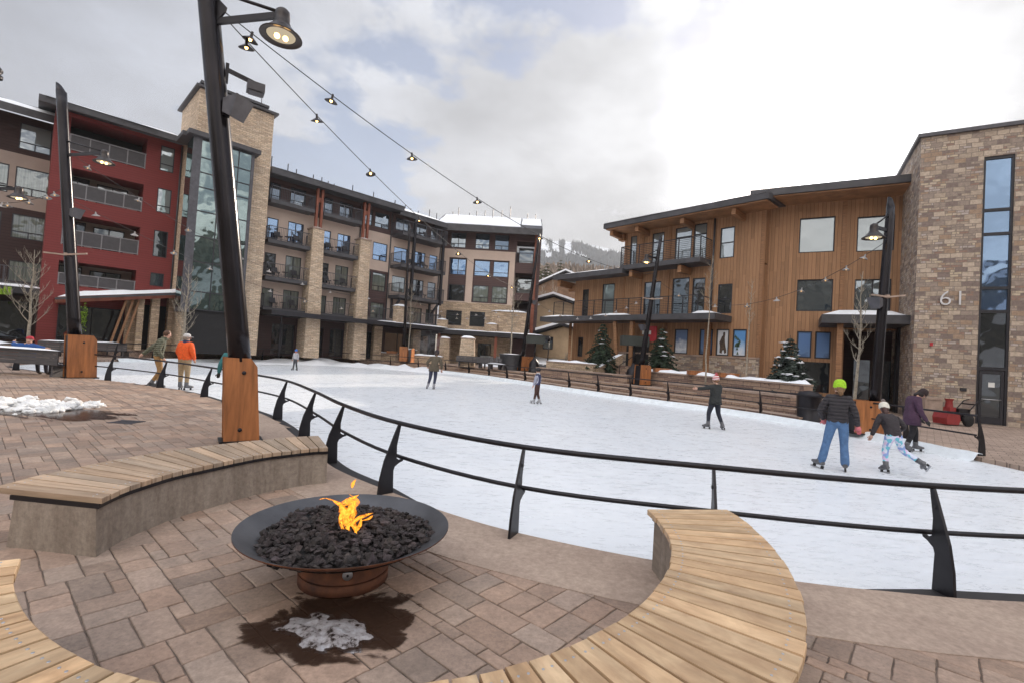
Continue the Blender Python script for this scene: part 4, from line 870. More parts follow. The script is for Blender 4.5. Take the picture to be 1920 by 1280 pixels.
e = MB().box(u0-.12, -.13, z0+.2, u1+.12, -.08, z0+.32); e.v = [Vector((p.x, p.y, p.z+(p.x-u0)*sl_)) for p in e.v]; C_.part(e, 'fascia', M['trim'])
for px_, w in ((290, .45), (262, .35)):
    u, _ = C_.uz(px_, 640); C_.part(MB().box(u-w/2, .6, BZ, u+w/2, 1.2, z0+.2+(u-u0)*sl_), 'stone_column', M['ledge2'])
for px_ in (238, 250, 225): u, _ = C_.uz(px_, 640); C_.part(MB().bar((u-.5, .5, BZ), (u+.2, .5, z0+(u-u0)*sl_), .12, .12), 'brace', M['timberh'])

# ---- far left building
L_ = Bld('apartment_building', 'dark brown and taupe apartment building at the left edge of the picture', (0, 65.8), TH)
lw = [(-47.83, -46.28, 13.35, 15.1, 'gpale', 'T'), (-47.85, -46.2, 10.3, 12.15, 'gcurt', 'T'), (-49.6, -48.15, 10.3, 12.15, 'gcurt', 'T'), (-50.3, -48.9, 13.35, 15.1, 'gpale', 'T'), (-47.83, -46.2, 7.4, 9.0, 'gcurt', 'T'), (-50.0, -48.3, 7.4, 9.0, 'gcurt', 'T'), (-47.8, -46.2, 4.5, 5.9, 'gcurt', ''), (-50.0, -48.3, 4.5, 5.9, 'gcurt', '')]
L_.wall('brown_wall', M['dkbrown'], -54, -46.0, 13.0, 15.55, [q[:4] for q in lw if q[2] > 13]); L_.wall('wall', M['taupe'], -54, -46.0, 9.4, 13.0, [q[:4] for q in lw if 9.5 < q[2] < 13]); L_.wall('brown_wall', M['dkbrown'], -54, -46.0, BZ, 9.4, [q[:4] for q in lw if q[2] < 9.4])
for q in lw: L_.win(*q)
L_.balcony(-54, -46.4, 4.2, 1.2, 1.0, .2); L_.roof(-54, -43.0, -1.6, 9, 15.15, .5, rise=3.6, snow=[(-54, -45.2, .0, 1.6, .16), (-54, -47, 2.6, 3.3, .10), (-54, -48.5, 4.3, 4.9, .10)])
ch = MB().tube([(-49.2, 1.5, 16), (-49.2, 1.5, 18.2)], .22, 10); ch.lathe([(.36, 18.0), (.36, 18.2), (.2, 18.25), (.34, 18.45), (.34, 18.6), (.1, 18.9)], (-49.2, 1.5, 0), 12); L_.part(ch, 'chimney', M['dark_metal'])
L_.roof(-54, -45.6, -3.5, -.01, 3.6, .4, 'frame', snow=[(-54, -45.8, .05, 3.2, .2)], name='canopy'); L_.win(-53, -46.6, .7, 3.2, 'gdark', 'vv', y=-.06, name='shop_window')
L_.part(MB().box(-46.1, -.12, 0.5, -45.9, .3, 15.4), 'corner_trim', M['frame'])
L_.shell(-54, -46.0, BZ, 15.4, 9, M['dkbrown'])

# ---- stone tower with the glass bay
T_ = Bld('stone_tower', 'tall pale stone tower with glazed stair bay right of the red building', (0, 55), TH)
sb = MB().box(-31.75, 0, BZ, -26.95, 5.2, 18.5); T_.part(sb, 'stone_wall', M['ledge'])
sb = MB().box(-31.2, 5.2, BZ, -27.2, 8.0, 17.6); T_.part(sb, 'stone_wall', M['ledge'])
T_.roof(-32.0, -26.7, -.25, 5.6, 18.55, .14); T_.roof(-31.7, -27.3, .1, 5.2, 18.95, .18)
q = MB(); [q.box(u-.06, .3, 18.69, u+.06, .42, 18.95) for u in (-31.3, -29.5, -27.6)]; T_.part(q, 'parapet_post', M['frame']); T_.part(MB().tube([(-27.6, 1, 18.9), (-27.6, 1, 20)], .03, 5), 'antenna', M['grey_metal'])
gb = MB().box(-32.05, -.85, 3.2, -31.55, .9, 14.88).box(-28.5, -.85, 3.2, -28.3, -.003, 14.88); T_.part(gb, 'bay_column', M['grey_metal']); T_.roof(-32.4, -28.0, -1.2, -.004, 14.88, .3); T_.roof(-32.6, -31.76, -.4, 1.6, 14.89, .29)
g = MB().box(-31.55, -.8, 3.4, -28.5, -.78, 14.86); gl = T_.part(g, 'glazing', M['gtower']); f = MB()
for z in (3.4, 4.6, 6.6, 8.3, 10.0, 11.6, 12.6, 13.6, 14.8): f.box(-31.54, -.84, z-.035, -28.51, -.801, z+.035)
for u in (-30.4, -29.3): f.box(u-.03, -.835, 3.4, u+.03, -.803, 14.85)
T_.part(f, 'mullions', M['frame'], gl); sg = MB().box(-32.02, -.80, 3.5, -32.06, .8, 14.8); T_.part(sg, 'side_glazing', M['gtower'])
T_.part(MB().box(-31.6, -.7, BZ, -28.4, -.002, 3.38), 'entrance', M['dark_in'])

# ---- timber building (two angled wings)
SZ = 8.6
P = Bld('timber_building', 'cedar clad building with balconies and ski photo windows right of the mountain view', (13.2, 28.8), -48)
ah = [(-7.62, -7.1, 8.45, 10.7, 'gpale', ''), (-5.85, -4.95, 8.4, 10.65, 'gpale', 'h'), (-4.12, -2.95, 8.4, 10.75, 'gpale', 'h'), (-2.82, -1.95, 8.4, 10.8, 'gpale', 'h'), (-1.08, -.2, 8.4, 10.3, 'gpale', 'm'), (-1.06, -.18, 5.0, 6.8, 'gdark', 'm'),
      (-6.3, -5.0, 4.95, 7.3, 'gdark', 'v'), (-4.15, -2.95, 4.95, 7.4, 'gdark', ''), (-2.75, -1.9, 4.95, 7.3, 'gdark', 'h')]
z3 = [P.uz(1263, 664), P.uz(1288, 664), P.uz(1310, 664), P.uz(1335, 664), P.uz(1341, 671), P.uz(1365, 671), P.uz(1372, 671), P.uz(1398, 671)]
gz0, gz1 = P.uz(1300, 664)[1], P.uz(1300, 617)[1]
posters = [(z3[0][0], z3[1][0], gz0, gz1), (z3[2][0], z3[3][0], gz0, gz1), (z3[4][0], z3[5][0], gz0, gz1), (z3[6][0], z3[7][0], gz0, gz1)]
du0, du1 = P.uz(1184, 690)[0], P.uz(1228, 700)[0]
P.wall('timber_wall', M['timber'], -8.0, 1.58, 2.4, 11.18, [q[:4] for q in ah]+posters)
for q in ah: P.win(*q)
def poster_mat(nm, a, b, c, sc_):
    m = bpy.data.materials.new(nm); m.use_nodes = True; nt = nodes(m.node_tree); uv = N(nt, 'TexCoord').outputs['Object']
    n_ = N(nt, 'TexNoise', {'Vector': uv, 'Scale': sc_, 'Detail': 6., 'Roughness': .6}).outputs[0]
    z = N(nt, 'SeparateXYZ', {0: uv}).outputs[2]
    f = mth(nt, 'ADD', mth(nt, 'MULTIPLY', mth(nt, 'SUBTRACT', z, gz0), .55), mth(nt, 'MULTIPLY', n_, .8))
    cc = ramp(nt, f, [(.45, a), (.6, b), (.95, c)])
    N(nt, 'OutputMaterial', {0: N(nt, 'BsdfPrincipled', {'Base Color': cc, 'Roughness': .3}).outputs[0]}); return m
pmats = [poster_mat('poster_peaks', (.5, .55, .65), (.75, .78, .82), (.10, .17, .34), 2.2), poster_mat('poster_ridge', (.06, .10, .20), (.12, .22, .42), (.10, .20, .42), 1.8), poster_mat('poster_snow', (.7, .72, .76), (.62, .66, .72), (.74, .76, .8), 1.2), poster_mat('poster_slope', (.66, .7, .78), (.45, .58, .75), (.10, .28, .58), 1.6)]
for (a, b, c, d), pm_ in zip(posters, pmats):
    f = MB(); f.box(a, .02, c, a+.07, .1, d).box(b-.07, .02, c, b, .1, d).box(a+.07, .02, c, b-.07, .1, c+.07).box(a+.07, .02, d-.07, b-.07, .1, d); w = P.part(f, 'poster_window', M['frame']); P.part(MB().box(a+.06, .06, c+.06, b-.06, .075, d-.06), 'photo_panel', pm_, w)
# figure of a walking rider and tree specks printed on two of the panels
a, b, c, d = posters[2]; fg = MB(); W3 = b-a; Hh = d-c
pts = [(.28, .12), (.30, .35), (.24, .50), (.34, .62), (.42, .72), (.50, .76), (.50, .86), (.58, .90), (.66, .86), (.66, .76), (.64, .68), (.66, .55), (.72, .36), (.80, .22), (.80, .12), (.66, .08), (.6, .22), (.5, .2), (.45, .08)]
fg.plate([(a+x*W3, c+y*Hh) for x, y in pts], .008, ((0, .052, 0), (1, 0, 0), (0, 0, 1))); P.part(fg, 'printed_figure', pbr('print_brown', (.09, .055, .035), .4, var=.4, vs=9.))
a, b, c, d = posters[3]; fg = MB()
for i in range(16): x, y = rnd.gauss(.33, .09), rnd.gauss(.42, .12); x0, z0 = a+x*(b-a), c+y*(d-c); fg.plate([(x0-.07, z0), (x0+.07, z0), (x0, z0+.2)], .006, ((0, .052, 0), (1, 0, 0), (0, 0, 1)))
P.part(fg, 'printed_trees', pbr('print_green', (.05, .09, .05), .4))
sb = MB().box(-1.25-7, -.12, BZ, 1.58, -.002, gz0-.12); P.part(sb, 'stone_base', M['ashlar']); P.part(MB().box(-8.3, -.16, gz0-.12, 1.6, -.002, gz0-.02), 'sill_course', M['capstone'])
tr = MB()
for u in (-8.0, -6.6, -4.5, -1.5, 1.45): tr.box(u-.09, -.05, gz0, u+.09, -.003, 11.1)
P.part(tr, 'corner_board', M['timberh'])
db = MB().box(-1.7, -.2, 1.0, -1.35, -.003, 4.6); P.part(db, 'timber_post', M['timberh'])
dd = MB().tube([(-1.42, -.1, 4.6), (-1.42, -.1, 11.)], .06, 6); P.part(dd, 'downpipe', M['trim'])
P.roof(-8.75, 2.3, -1.8, 7, 11.03, .36, rise=.6, snow=[(-8.6, 2.1, -.04, 8.7, .10)])
sof = MB().box(-8.6, -1.7, 10.95, 2.2, 0, 11.02); P.part(sof, 'soffit', M['timberh']); bm_ = MB()
for u in (-8.3, -6.2, -2.9, .3): bm_.bar((u, .0, 10.68), (u, -1.45, 10.75), .25, .35)
bm_.box(-8.5, -.3, 10.45, -8.0, .2, 10.9); P.part(bm_, 'roof_beam', M['timberh'])
P.balcony(-7.35, -1.55, 8.02, 1.5, 1.25, .32, cable=True, mat='frame'); bb = MB(); [bb.bar((u, -.0, 7.75), (u, -1.3, 7.75), .25, .45) for u in (-6.6, -3.0)]; P.part(bb, 'balcony_beam', M['timberh'])
# canopy roof between ground and first floor, with railed terrace on it
(c0, cz), (c1, _) = P.uz(1012, 603, -2.2), P.uz(1340, 601, -2.2)
cz = 4.45
P.roof(c0, c1, -2.2, -.003, cz, .36, snow=[(c0+.1, c0+3.6, .05, 2.0, .14), (c0+5.2, c0+8.2, .1, 1.6, .16), (c1-1.6, c1-.1, .05, 1.6, .2)], name='canopy')
r = MB(); zt = cz+.36+1.15
ra, rb = -13.2, -1.45
r.bar((ra, -1.7, zt), (rb, -1.7, zt), .05, .05); r.bar((rb, -1.7, zt), (rb, -.01, zt), .05, .05); n = 12
for i in range(n+1): x = ra+(rb-ra)*i/n; r.box(x-.025, -1.725, cz+.36, x+.025, -1.675, zt)
for j in range(9): z = cz+.5+j*.11; r.bar((ra, -1.7, z), (rb, -1.7, z), .02, .02)
P.part(r, 'terrace_rail', M['frame'])
# lower wing to the left
lwh = [(-11.8, -11.2, 4.9, 7.1, 'gdark', ''), (-9.9, -8.8, 4.9, 7.4, 'gpale', 'm')]
P.wall('timber_wall', M['timber'], -12.6, -8.0, .5, 7.9, [q[:4] for q in lwh]+[(-12.0, -11.5, 1.9, 3.4)]); [P.win(*q) for q in lwh]; P.win(-12.0, -11.5, 1.9, 3.4, 'gdark')
P.part(MB().box(-12.75, -.12, BZ, -8.25, -.002, 1.6), 'stone_base', M['ashlar']); P.roof(-13.5, -7.0, -1.7, 7, 7.75, .36, rise=.4, snow=[(-13.4, -8, .03, 3, .14)])
lb = MB(); lb.bar((-13.1, .4, 7.45), (-13.1, -1.4, 7.5), .3, .5); lb.box(-13.3, .0, 7.0, -12.6, .3, 7.5); P.part(lb, 'roof_beam', M['timberh'])
ps = MB(); ps.bar((-12.7, -.2, 4.4), (-11.4, -1.6, .6), .22, .22); ps.bar((-6.9, -1.7, .6), (-7.3, -1.8, 4.4), .22, .22); ps.bar((-5.9, -1.7, .6), (-5.9, -1.8, 4.4), .24, .24); P.part(ps, 'canopy_post', M['timberh'])
P.part(MB().box(-7.4, -.14, .6, -5.6, -.122, 3.4), 'entrance', M['dark_in']); P.part(MB().box(-5.15, -1.0, 3.15, -4.55, -.93, 4.15), 'hanging_sign', pbr('sign_red', (.42, .02, .03), .5)); P.part(MB().box(-5.6, -1.03, 3.6, -4.95, -1.0, 3.85), 'sign_plate', M['white'])
P.part(MB().box(-4.55, -.17, 2.0, -4.15, -.125, 2.5), 'door_notice', pbr('notice_red', (.4, .06, .03), .6))
P.shell(-8.0, 1.58, 7.9, 11.1, 6.8, M['timber']); P.shell(-12.6, 1.58, BZ, 7.8, 13, M['timber'])
Q = Bld('timber_building', 'cedar clad wing with big square windows next to the grey stone tower', (19.2, 25.4), -30)
qh = [(-3.72, -2.02, 8.47, 10.46, 'gpale', ''), (-1.03, .6, 8.4, 10.3, 'gpale', ''), (-3.71, -2.0, 5.16, 6.95, 'gsky', ''), (-1.03, .55, 5.2, 6.9, 'gsky', 'v')]
q0 = [Q.uz(1494, 640)[0], Q.uz(1522, 640)[0], Q.uz(1528, 640)[0], Q.uz(1558, 640)[0]]; qz0, qz1 = 2.55, Q.uz(1510, 621)[1]
qp = [(q0[0], q0[1], qz0, qz1), (q0[2], q0[3], qz0, qz1)]
Q.wall('timber_wall', M['timber'], -5.42, 1.3, BZ, 11.5, [q[:4] for q in qh]+qp+[(-1.4, 1.2, BZ, 4.2)], rev=.25); [Q.win(*q, y=.12) for q in qh]
for (a, b, c, d), pm_ in zip(qp, (pmats[1], pmats[1])):
    f = MB(); f.box(a, .02, c, a+.07, .1, d).box(b-.07, .02, c, b, .1, d).box(a+.07, .02, c, b-.07, .1, c+.07).box(a+.07, .02, d-.07, b-.07, .1, d); w = Q.part(f, 'poster_window', M['frame']); Q.part(MB().box(a+.06, .06, c+.06, b-.06, .075, d-.06), 'photo_panel', pm_, w)
lowg = MB().box(q0[0], -.02, .7, q0[3], -.002, 2.35); Q.part(lowg, 'shop_glass', M['gdark'])
tr = MB(); [tr.box(u-.1, -.05, BZ, u+.1, -.003, 11.4) for u in (-5.3, -1.6)]; Q.part(tr, 'corner_board', M['timberh'])
Q.roof(-6.2, 2.6, -1.9, 11, 11.36, .38, rise=.9, snow=[(-6.1, 2.4, .03, 10, .1)]); Q.part(MB().box(-6, -1.8, 11.28, 2.5, 0, 11.35), 'soffit', M['timberh'])
(k0, kz0), (k1, kz1) = Q.uz(1540, 605, -3.0), Q.uz(1712, 606, -3.0); k1 = Q.uz(1714, 606, -3.0)[0]
Q.roof(k0, k1, -3.0, -.003, kz0, .42, snow=[(k0+.05, k1-.05, .02, 2.6, .3)], name='canopy'); Q.part(MB().box(k0+.7, -2.6, BZ-.5, k0+.95, -2.35, kz0), 'canopy_post', M['timberh'])
ev = MB(); ev.face([(-1.4, 1.5, 0), (1.2, 1.5, 0), (1.2, 1.5, 4.2), (-1.4, 1.5, 4.2)]); Q.part(ev, 'vestibule', M['dkbrown']); Q.part(MB().box(-.9, .25, .1, -.2, .28, 2.6).box(.0, .25, .1, .7, .28, 2.6), 'door', M['gdark'])
Q.part(MB().box(.75, -.8, BZ-.5, 1.0, -.3, kz0), 'steel_post', M['dark_metal']); Q.shell(-5.42, 1.3, BZ, 11.4, 12, M['timber'])

# ---- grey stone tower with number 61
Z = Bld('stone_tower', 'grey brown stone tower numbered 61 with a tall narrow glass strip', (19.9, 20.6), -30)
Z.wall('stone_wall', M['ashlar'], -2.12, 6.5, 0, 12.7, [(.02, 1.0, .03, 11.5)], rev=.25); Z.part(MB().box(-2.119, .002, 0, -2.1, 6, 12.7), 'stone_side_wall', M['ashlar'])
Z.roof(-2.25, 6.7, -.12, 8, 12.7, .16, 'grey_metal'); Z.shell(-2.12, 6.5, 0, 12.65, 9, M['ashlar'])
gl_ = [(9.22, 11.42, 'gblue'), (8.18, 9.12, 'gblue'), (5.85, 8.08, 'gblue'), (4.85, 5.75, 'gblue'), (2.45, 4.75, 'gdark')]
f = MB().box(.02, .05, .03, .1, .2, 11.5).box(.92, .05, .03, 1.0, .2, 11.5)
for z in (11.44, 9.17, 8.13, 5.8, 4.8, 2.38): f.box(.1, .05, z-.06, .92, .2, z+.06)
w = Z.part(f, 'window_strip', M['frame'])
for a, b, g in gl_: Z.part(MB().box(.1, .12, a, .92, .14, b), 'pane', M[g], w)
d = MB(); d.box(.12, .06, .05, .22, .16, 2.3).box(.80, .06, .05, .9, .16, 2.3).box(.22, .06, .05, .8, .16, .35).box(.22, .06, 2.15, .8, .16, 2.3); do = Z.part(d, 'door', M['frame'])
Z.part(MB().box(.22, .1, .35, .8, .12, 2.15), 'pane', M['gdark'], do); Z.part(MB().tube([(.2, .03, 1.08), (.82, .03, 1.08)], .02, 8), 'handle', M['screw'], do); Z.part(MB().box(.42, .08, 1.6, .62, .095, 1.8), 'notice', M['white'], do)
Z.part(MB().box(1.55, .0, .03, 3.0, .03, 2.6), 'side_door', M['gdark'])
# numerals
cu = bpy.data.curves.new('num', 'FONT'); cu.body = '61'; cu.size = .92; cu.extrude = .03; cu.offset = -.012; cu.space_character = 1.05; to = bpy.data.objects.new('num', cu); COL.objects.link(to)
me = bpy.data.meshes.new_from_object(to); COL.objects.unlink(to); bpy.data.objects.remove(to); me.materials.clear(); me.materials.append(pbr('numeral_grey', (.62, .62, .64), .4, .3, var=.03))
no = bpy.data.objects.new('house_number', me); COL.objects.link(no); no.parent = Z.o; no.location = (-1.33, -.06, 5.05); no.rotation_euler = (R(90), 0, 0)
a_ = MB().box(-1.56, -.07, 3.25, -1.46, -.003, 3.4); Z.part(a_, 'alarm_box', pbr('alarm_red', (.5, .03, .04), .4)); Z.part(MB().box(-.5, -.1, 1.35, -.3, -.003, 1.5), 'wall_socket_box', M['frame'])

# ================================================================ LIGHT POLES, STRINGS OF LAMPS
def lamp_head(parent, loc, s=1., rz=0.):
    o = bpy.data.objects.new('lamp_head', None)
    mb = MB(); mb.lathe([(.001, .42), (.06, .42), (.10, .38), (.11, .30), (.11, .20), (.125, .19), (.125, .165), (.17, .12), (.24, .04), (.30, .0), (.305, -.02), (.29, -.015), (.24, -.0), (.21, .0)], seg=28)
    mb.v = [v*s for v in mb.v]; h = mb.build('lamp_shade', M['shade'], parent, loc=loc)
    g = MB(); g.lathe([(.205, .004), (.205, .02), (.15, .06), (.001, .08)], seg=24); g.v = [v*s for v in g.v]; g.build('lens', M['lampglow'], h)
    b = MB()
    for dx in (-.055, .065): b.blob((dx, .01, -.012), .042, 2, 0)
    b.v = [v*s for v in b.v]; b.build('bulb', M['bulb'], h); bpy.data.objects.remove(o); return h
def lightpole(label, foot, boxtop, top, r0, r1, z0, arm=None, extras=True, ang=0., lit=True, bw=.52, bd=.36):
    foot = Vector(foot); t = thing('light_pole', label, 'light pole', foot, ang, 'light poles round the rink'); Ri = Matrix.Rotation(-ang, 3, 'Z')
    L = lambda p: Ri @ (Vector(p)-foot)
    bt = L(boxtop); tp = L(top); h = bt.z; ax = (tp-bt).normalized()
    # timber clad plinth leaning with the pole, one top corner cut
    lean = ax*(h/ax.z); P0 = Vector((0, 0, .02)); mb = MB(); o = Vector((lean.x*.25, lean.y*.25, 0))
    for nm, y, m in (('timber_cladding', -bd/2, M['plinth']), ('timber_cladding', bd/2, M['plinth'])):
        pl_ = MB(); q = [(-bw/2, 0), (bw/2, 0), (bw/2-.03+lean.x*.4, h*.90), (bw/2-.13+lean.x*.4, h), (-bw/2+lean.x*.4, h)]
        pl_.plate(q, .045, ((0, y, .02), (1, 0, 0), (0, lean.y*.0, 1))); c = pl_.build(nm, m, t, fix=True)
        bl = MB()
        for zz_ in (h*.16, h*.84): bl.lathe([(.001, .02), (.03, .02), (.034, .0)], (lean.x*.2, y-(.023 if y < 0 else -.023), zz_), 8, axis=(0, -1 if y < 0 else 1, 0))
        bl.build('bolts', M['dark_metal'], c)
    cr = MB(); cr.plate([(-bw/2+.03, .0), (bw/2-.05, 0), (bw/2-.16+lean.x*.4, h-.04), (-bw/2+.03+lean.x*.4, h-.04)], bd-.06, ((0, 0, .02), (1, 0, 0), (0, 0, 1))); cr.build('steel_core', M['dark_metal'], t, fix=True)
    ft = MB().box(-bw/2-.06, -bd/2-.06, 0, bw/2+.06, bd/2+.06, .04); ft.build('base_plate', M['dark_metal'], t)
    n = 14; pts = [bt.lerp(tp, i/n)-ax*.04*(1-i/n) for i in range(n+1)]; mb = MB().tube(pts, [r0+(r1-r0)*i/n for i in range(n+1)], 24)
    mb.build('pole', M['pole_metal'], t)
    sl_ = MB(); a_ = [sl_.av(tp+Vector((math.cos(q)*r1, math.sin(q)*r1, 0))) for q in [k*math.pi/10 for k in range(20)]]; b_ = [sl_.av(tp+ax*(.16+.07*(1-math.cos(q)))+Vector((-.3*r1+math.cos(q)*r1*.62, math.sin(q)*r1*.7, 0))) for q in [k*math.pi/10 for k in range(20)]]
    for k in range(20): sl_.fi([a_[k], a_[(k+1) % 20], b_[(k+1) % 20], b_[k]], smooth=True)
    sl_.fi(b_); sl_.build('slanted_tip', M['pole_metal'], t)
    def at(z): return bt+ax*((z-bt.z)/ax.z)
    if arm:
        hd = L(arm); j = at(hd.z+.85)
        mb = MB().tube([j, j.lerp(hd+Vector((0, 0, .36)), .93)], .026, 8); mb.bar(at(hd.z+.33), hd+Vector((0, 0, .33)), .05, .10); mb.build('lamp_arm', M['dark_metal'], t)
        lamp_head(t, hd)
    if extras:
        d = (hd-at(hd.z)).normalized() if arm else Vector((1, 0, 0)); d.z = 0
        sp = at(bt.z+(tp.z-bt.z)*extras[0]); q = sp+d*(r0+.26)
        mb = MB(); a = sp+d*(r0+.02); sd = Vector((-d.y, d.x, 0))
        v = [mb.av(p) for p in (a+sd*.10+Vector((0, 0, .12)), a-sd*.10+Vector((0, 0, .12)), a-sd*.10-Vector((0, 0, .10)), a+sd*.10-Vector((0, 0, .10)), q+d*.1+sd*.18+Vector((0, 0, .13)), q+d*.1-sd*.18+Vector((0, 0, .13)), q-d*.04-sd*.13-Vector((0, 0, .20)), q-d*.04+sd*.13-Vector((0, 0, .20)))]
        for k in ((0, 1, 2, 3), (4, 7, 6, 5), (0, 4, 5, 1), (1, 5, 6, 2), (2, 6, 7, 3), (3, 7, 4, 0)): mb.fi([v[i] for i in k])
        mb.build('loudspeaker', M['grey_metal'], t, fix=True); c2 = MB().box(-.05, -.05, -.13, .05, .05, .13); c2.build('speaker_bracket', M['dark_metal'], t, loc=sp+d*(r0+.0))
        if len(extras) > 1:
            fp = at(bt.z+(tp.z-bt.z)*extras[1]); mb = MB(); mb.box(r0-.02, -.03, -.16, r0+.03, .03, .16); mb.bar((r0, 0, .06), (r0+.42, 0, -.02), .07, .05); mb.build('floodlight_arm', M['dark_metal'], t, loc=fp)
            mb = MB(); v = mb.box(r0+.30, -.11, -.17, r0+.56, .11, -.03); mb.box(r0+.33, -.09, -.19, r0+.53, .09, -.17); mb.build('floodlight', M['grey_metal'], t, loc=fp)
    return t, (lambda z: foot+Matrix.Rotation(ang, 3, 'Z') @ at(z-foot.z))
M['plinth'] = pbr('oiled_timber_panel', (.36, .135, .045), .45, var=.3, vs=1.6, stretch=(7, 7, .7), bump=.05)
f1 = Vector((-4.43, 8.1, 0)); b1_ = Vector((-4.50, 8.02, 1.37)); t1 = Vector((-5.36, 7.42, 8.6))
_, at1 = lightpole('nearest tall black light pole on an orange timber plinth behind the left bench', f1, b1_, t1, .168, .145, 0, D(527, 68, 7.3), (.555, .64), R(34), bw=.52, bd=.34)
f2 = Vector((-14.8, 16.66, 0)); _, at2 = lightpole('black light pole on a timber plinth at the end of the grey bench', f2, (-15.1, 16.66, 1.45), (-16.30, 16.66, 9.9), .19, .15, 0, D(195, 305, 16.2), (.50,), R(55), bw=.80, bd=.42)
b3 = G(985, 697, TER); b3 = D(985, 697, 38.0); f3 = Vector((b3.x, 38, TER)); _, at3 = lightpole('slanting light pole in front of the end wing beside a black patio heater', f3, D(980, 668, 38), D(1011, 442, 38), .17, .10, 0, None, (.45,), R(20), bw=1.1, bd=.8)
f4 = Vector((D(757, 668, 43).x, 43, TER)); _, at4 = lightpole('slim light pole next to an orange bollard and snowy planter', f4, D(757, 650, 43), D(768, 425, 43), .14, .08, 0, None, None, bw=.7, bd=.5)
f5 = Vector((D(1203, 726, 26.3).x, 26.3, TER)); _, at5 = lightpole('light pole with a timber plinth on the steps in front of the cedar building', f5, D(1203, 684, 26.3), D(1238, 452, 26.3), .15, .09, 0, D(1212, 492, 25.9), (.30,), R(25), bw=.72, bd=.5)
f6 = Vector((10.75, 14.6, 0)); _, at6 = lightpole('light pole between the green hatted woman and the girl with the white hat', f6, D(1640, 752, 14.6), D(1670, 388, 14.6), .15, .11, 0, D(1638, 446, 14.3), (.50,), bw=.85, bd=.5)
f7 = Vector((-21.5, 17.5, 0)); _, at7 = lightpole('light pole outside the left edge whose lamp hangs in front of the taupe building', f7, (-21.6, 17.5, 1.4), (-22.4, 17.5, 9.5), .17, .12, 0, D(35, 372, 17), None)
# cross bars on three poles
for nm, z, at, L_2 in (('P2', 4.2, at2, .75), ('P5', 5.2, at5, .55), ('P6', 4.15, at6, .5)):
    p = at(z); mb = MB(); mb.bar((-L_2, -.2, .02), (0, -.2, -.02), .05, .05); mb.bar((0, -.2, -.02), (L_2, -.2, .06), .05, .05); mb.box(-.05, -.2, -.05, .05, .0, .05)
    o = mb.build('cross_bar', M['capstone']); par = min([q for q in COL.objects if q.name.startswith('light_pole')], key=lambda q: (q.location-p).to_2d().length)
    o.parent = par; o.matrix_parent_inverse = Matrix.Identity(4); bpy.context.view_layer.update(); o.matrix_basis = Matrix.Rotation(-par.rotation_euler.z, 4, 'Z') @ Matrix.Translation(p-par.location)
# hardware at the top of the near pole
p = D(432, 25, 7.6); q = at1(p.z); mb = MB(); mb.plate([(0, .20), (.22, .02), (.2, -.06), (0, -.22)], .03, (q-f1+Vector((.13, -.02, 0)), (.85, -.2, 0), (0, 0, 1))); o = mb.build('cable_bracket', M['dark_metal'], loc=f1); o.parent = bpy.data.objects['light_pole']; o.matrix_basis = Matrix.Rotation(-R(34), 4, 'Z')

def light_string(label, A, B, sag, pxs, big=.115, wob=0.):
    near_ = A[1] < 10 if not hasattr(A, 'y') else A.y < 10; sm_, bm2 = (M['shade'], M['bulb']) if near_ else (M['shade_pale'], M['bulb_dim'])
    A, B = Vector(A), Vector(B); t = thing('string_light', label, 'string lights', A, 0, 'strings of small pendant lamps over the rink'); n = 200; d = B-A
    pts = [d*(i/n)+Vector((0, 0, -4*sag*(i/n)*(1-i/n)+wob*math.sin(i*.27)*(1-i/n)**2)) for i in range(n+1)]
    def pix(p): v = A+p-Vector((0, 0, EYE)); z = v.dot(_f); return 960+FPX*v.dot(_r)/z
    c = MB().tube(pts, .009, 5); c.build('cable', M['rope'], t); pm_ = [pix(p) for p in pts]; proto = None
    for x in pxs:
        i = min(range(n+1), key=lambda i: abs(pm_[i]-x)); p = pts[i]
        if proto is None:
            mb = MB().lathe([(.001, .03), (.02, .03), (.024, -.05), (.045, -.062), (big, -.115), (big+.004, -.122), (.04, -.075), (.001, -.06)], seg=16); h = mb.build('lamp_shade', sm_, t, loc=p); b = MB().blob((0, 0, -.10), .026, 2, 0, (1, 1, 1.3)); b.build('bulb', bm2, h); proto = h
        else: h = copy_tree(proto, t); h.location = p
        h.rotation_euler = (rnd.uniform(-.28, .28), rnd.uniform(-.28, .28), 0)
    return t
a1 = at1(D(470, 55, 7.5).z)+Vector((.2, 0, 0))
s1 = D(470, 68, 7.3); e5 = at5(6.6)
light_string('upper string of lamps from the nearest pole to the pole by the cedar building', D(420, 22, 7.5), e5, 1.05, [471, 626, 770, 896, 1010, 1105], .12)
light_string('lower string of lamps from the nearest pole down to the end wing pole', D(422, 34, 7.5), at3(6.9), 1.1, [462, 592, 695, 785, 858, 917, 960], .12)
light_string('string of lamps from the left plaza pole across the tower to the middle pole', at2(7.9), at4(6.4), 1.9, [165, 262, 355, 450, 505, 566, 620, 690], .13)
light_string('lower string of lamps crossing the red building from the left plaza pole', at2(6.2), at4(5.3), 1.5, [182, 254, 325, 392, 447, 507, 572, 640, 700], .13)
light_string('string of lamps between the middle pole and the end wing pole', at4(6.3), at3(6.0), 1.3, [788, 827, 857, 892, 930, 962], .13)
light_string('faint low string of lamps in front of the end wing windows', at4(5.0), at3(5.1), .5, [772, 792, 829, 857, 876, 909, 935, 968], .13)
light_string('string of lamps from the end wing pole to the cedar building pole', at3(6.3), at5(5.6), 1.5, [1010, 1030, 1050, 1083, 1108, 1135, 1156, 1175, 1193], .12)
light_string('upper string of lamps sagging from the cedar building pole to the right pole', at5(6.4), at6(5.9), 1.75, [1216, 1273, 1341, 1401, 1457, 1505, 1549, 1588, 1622], .12)
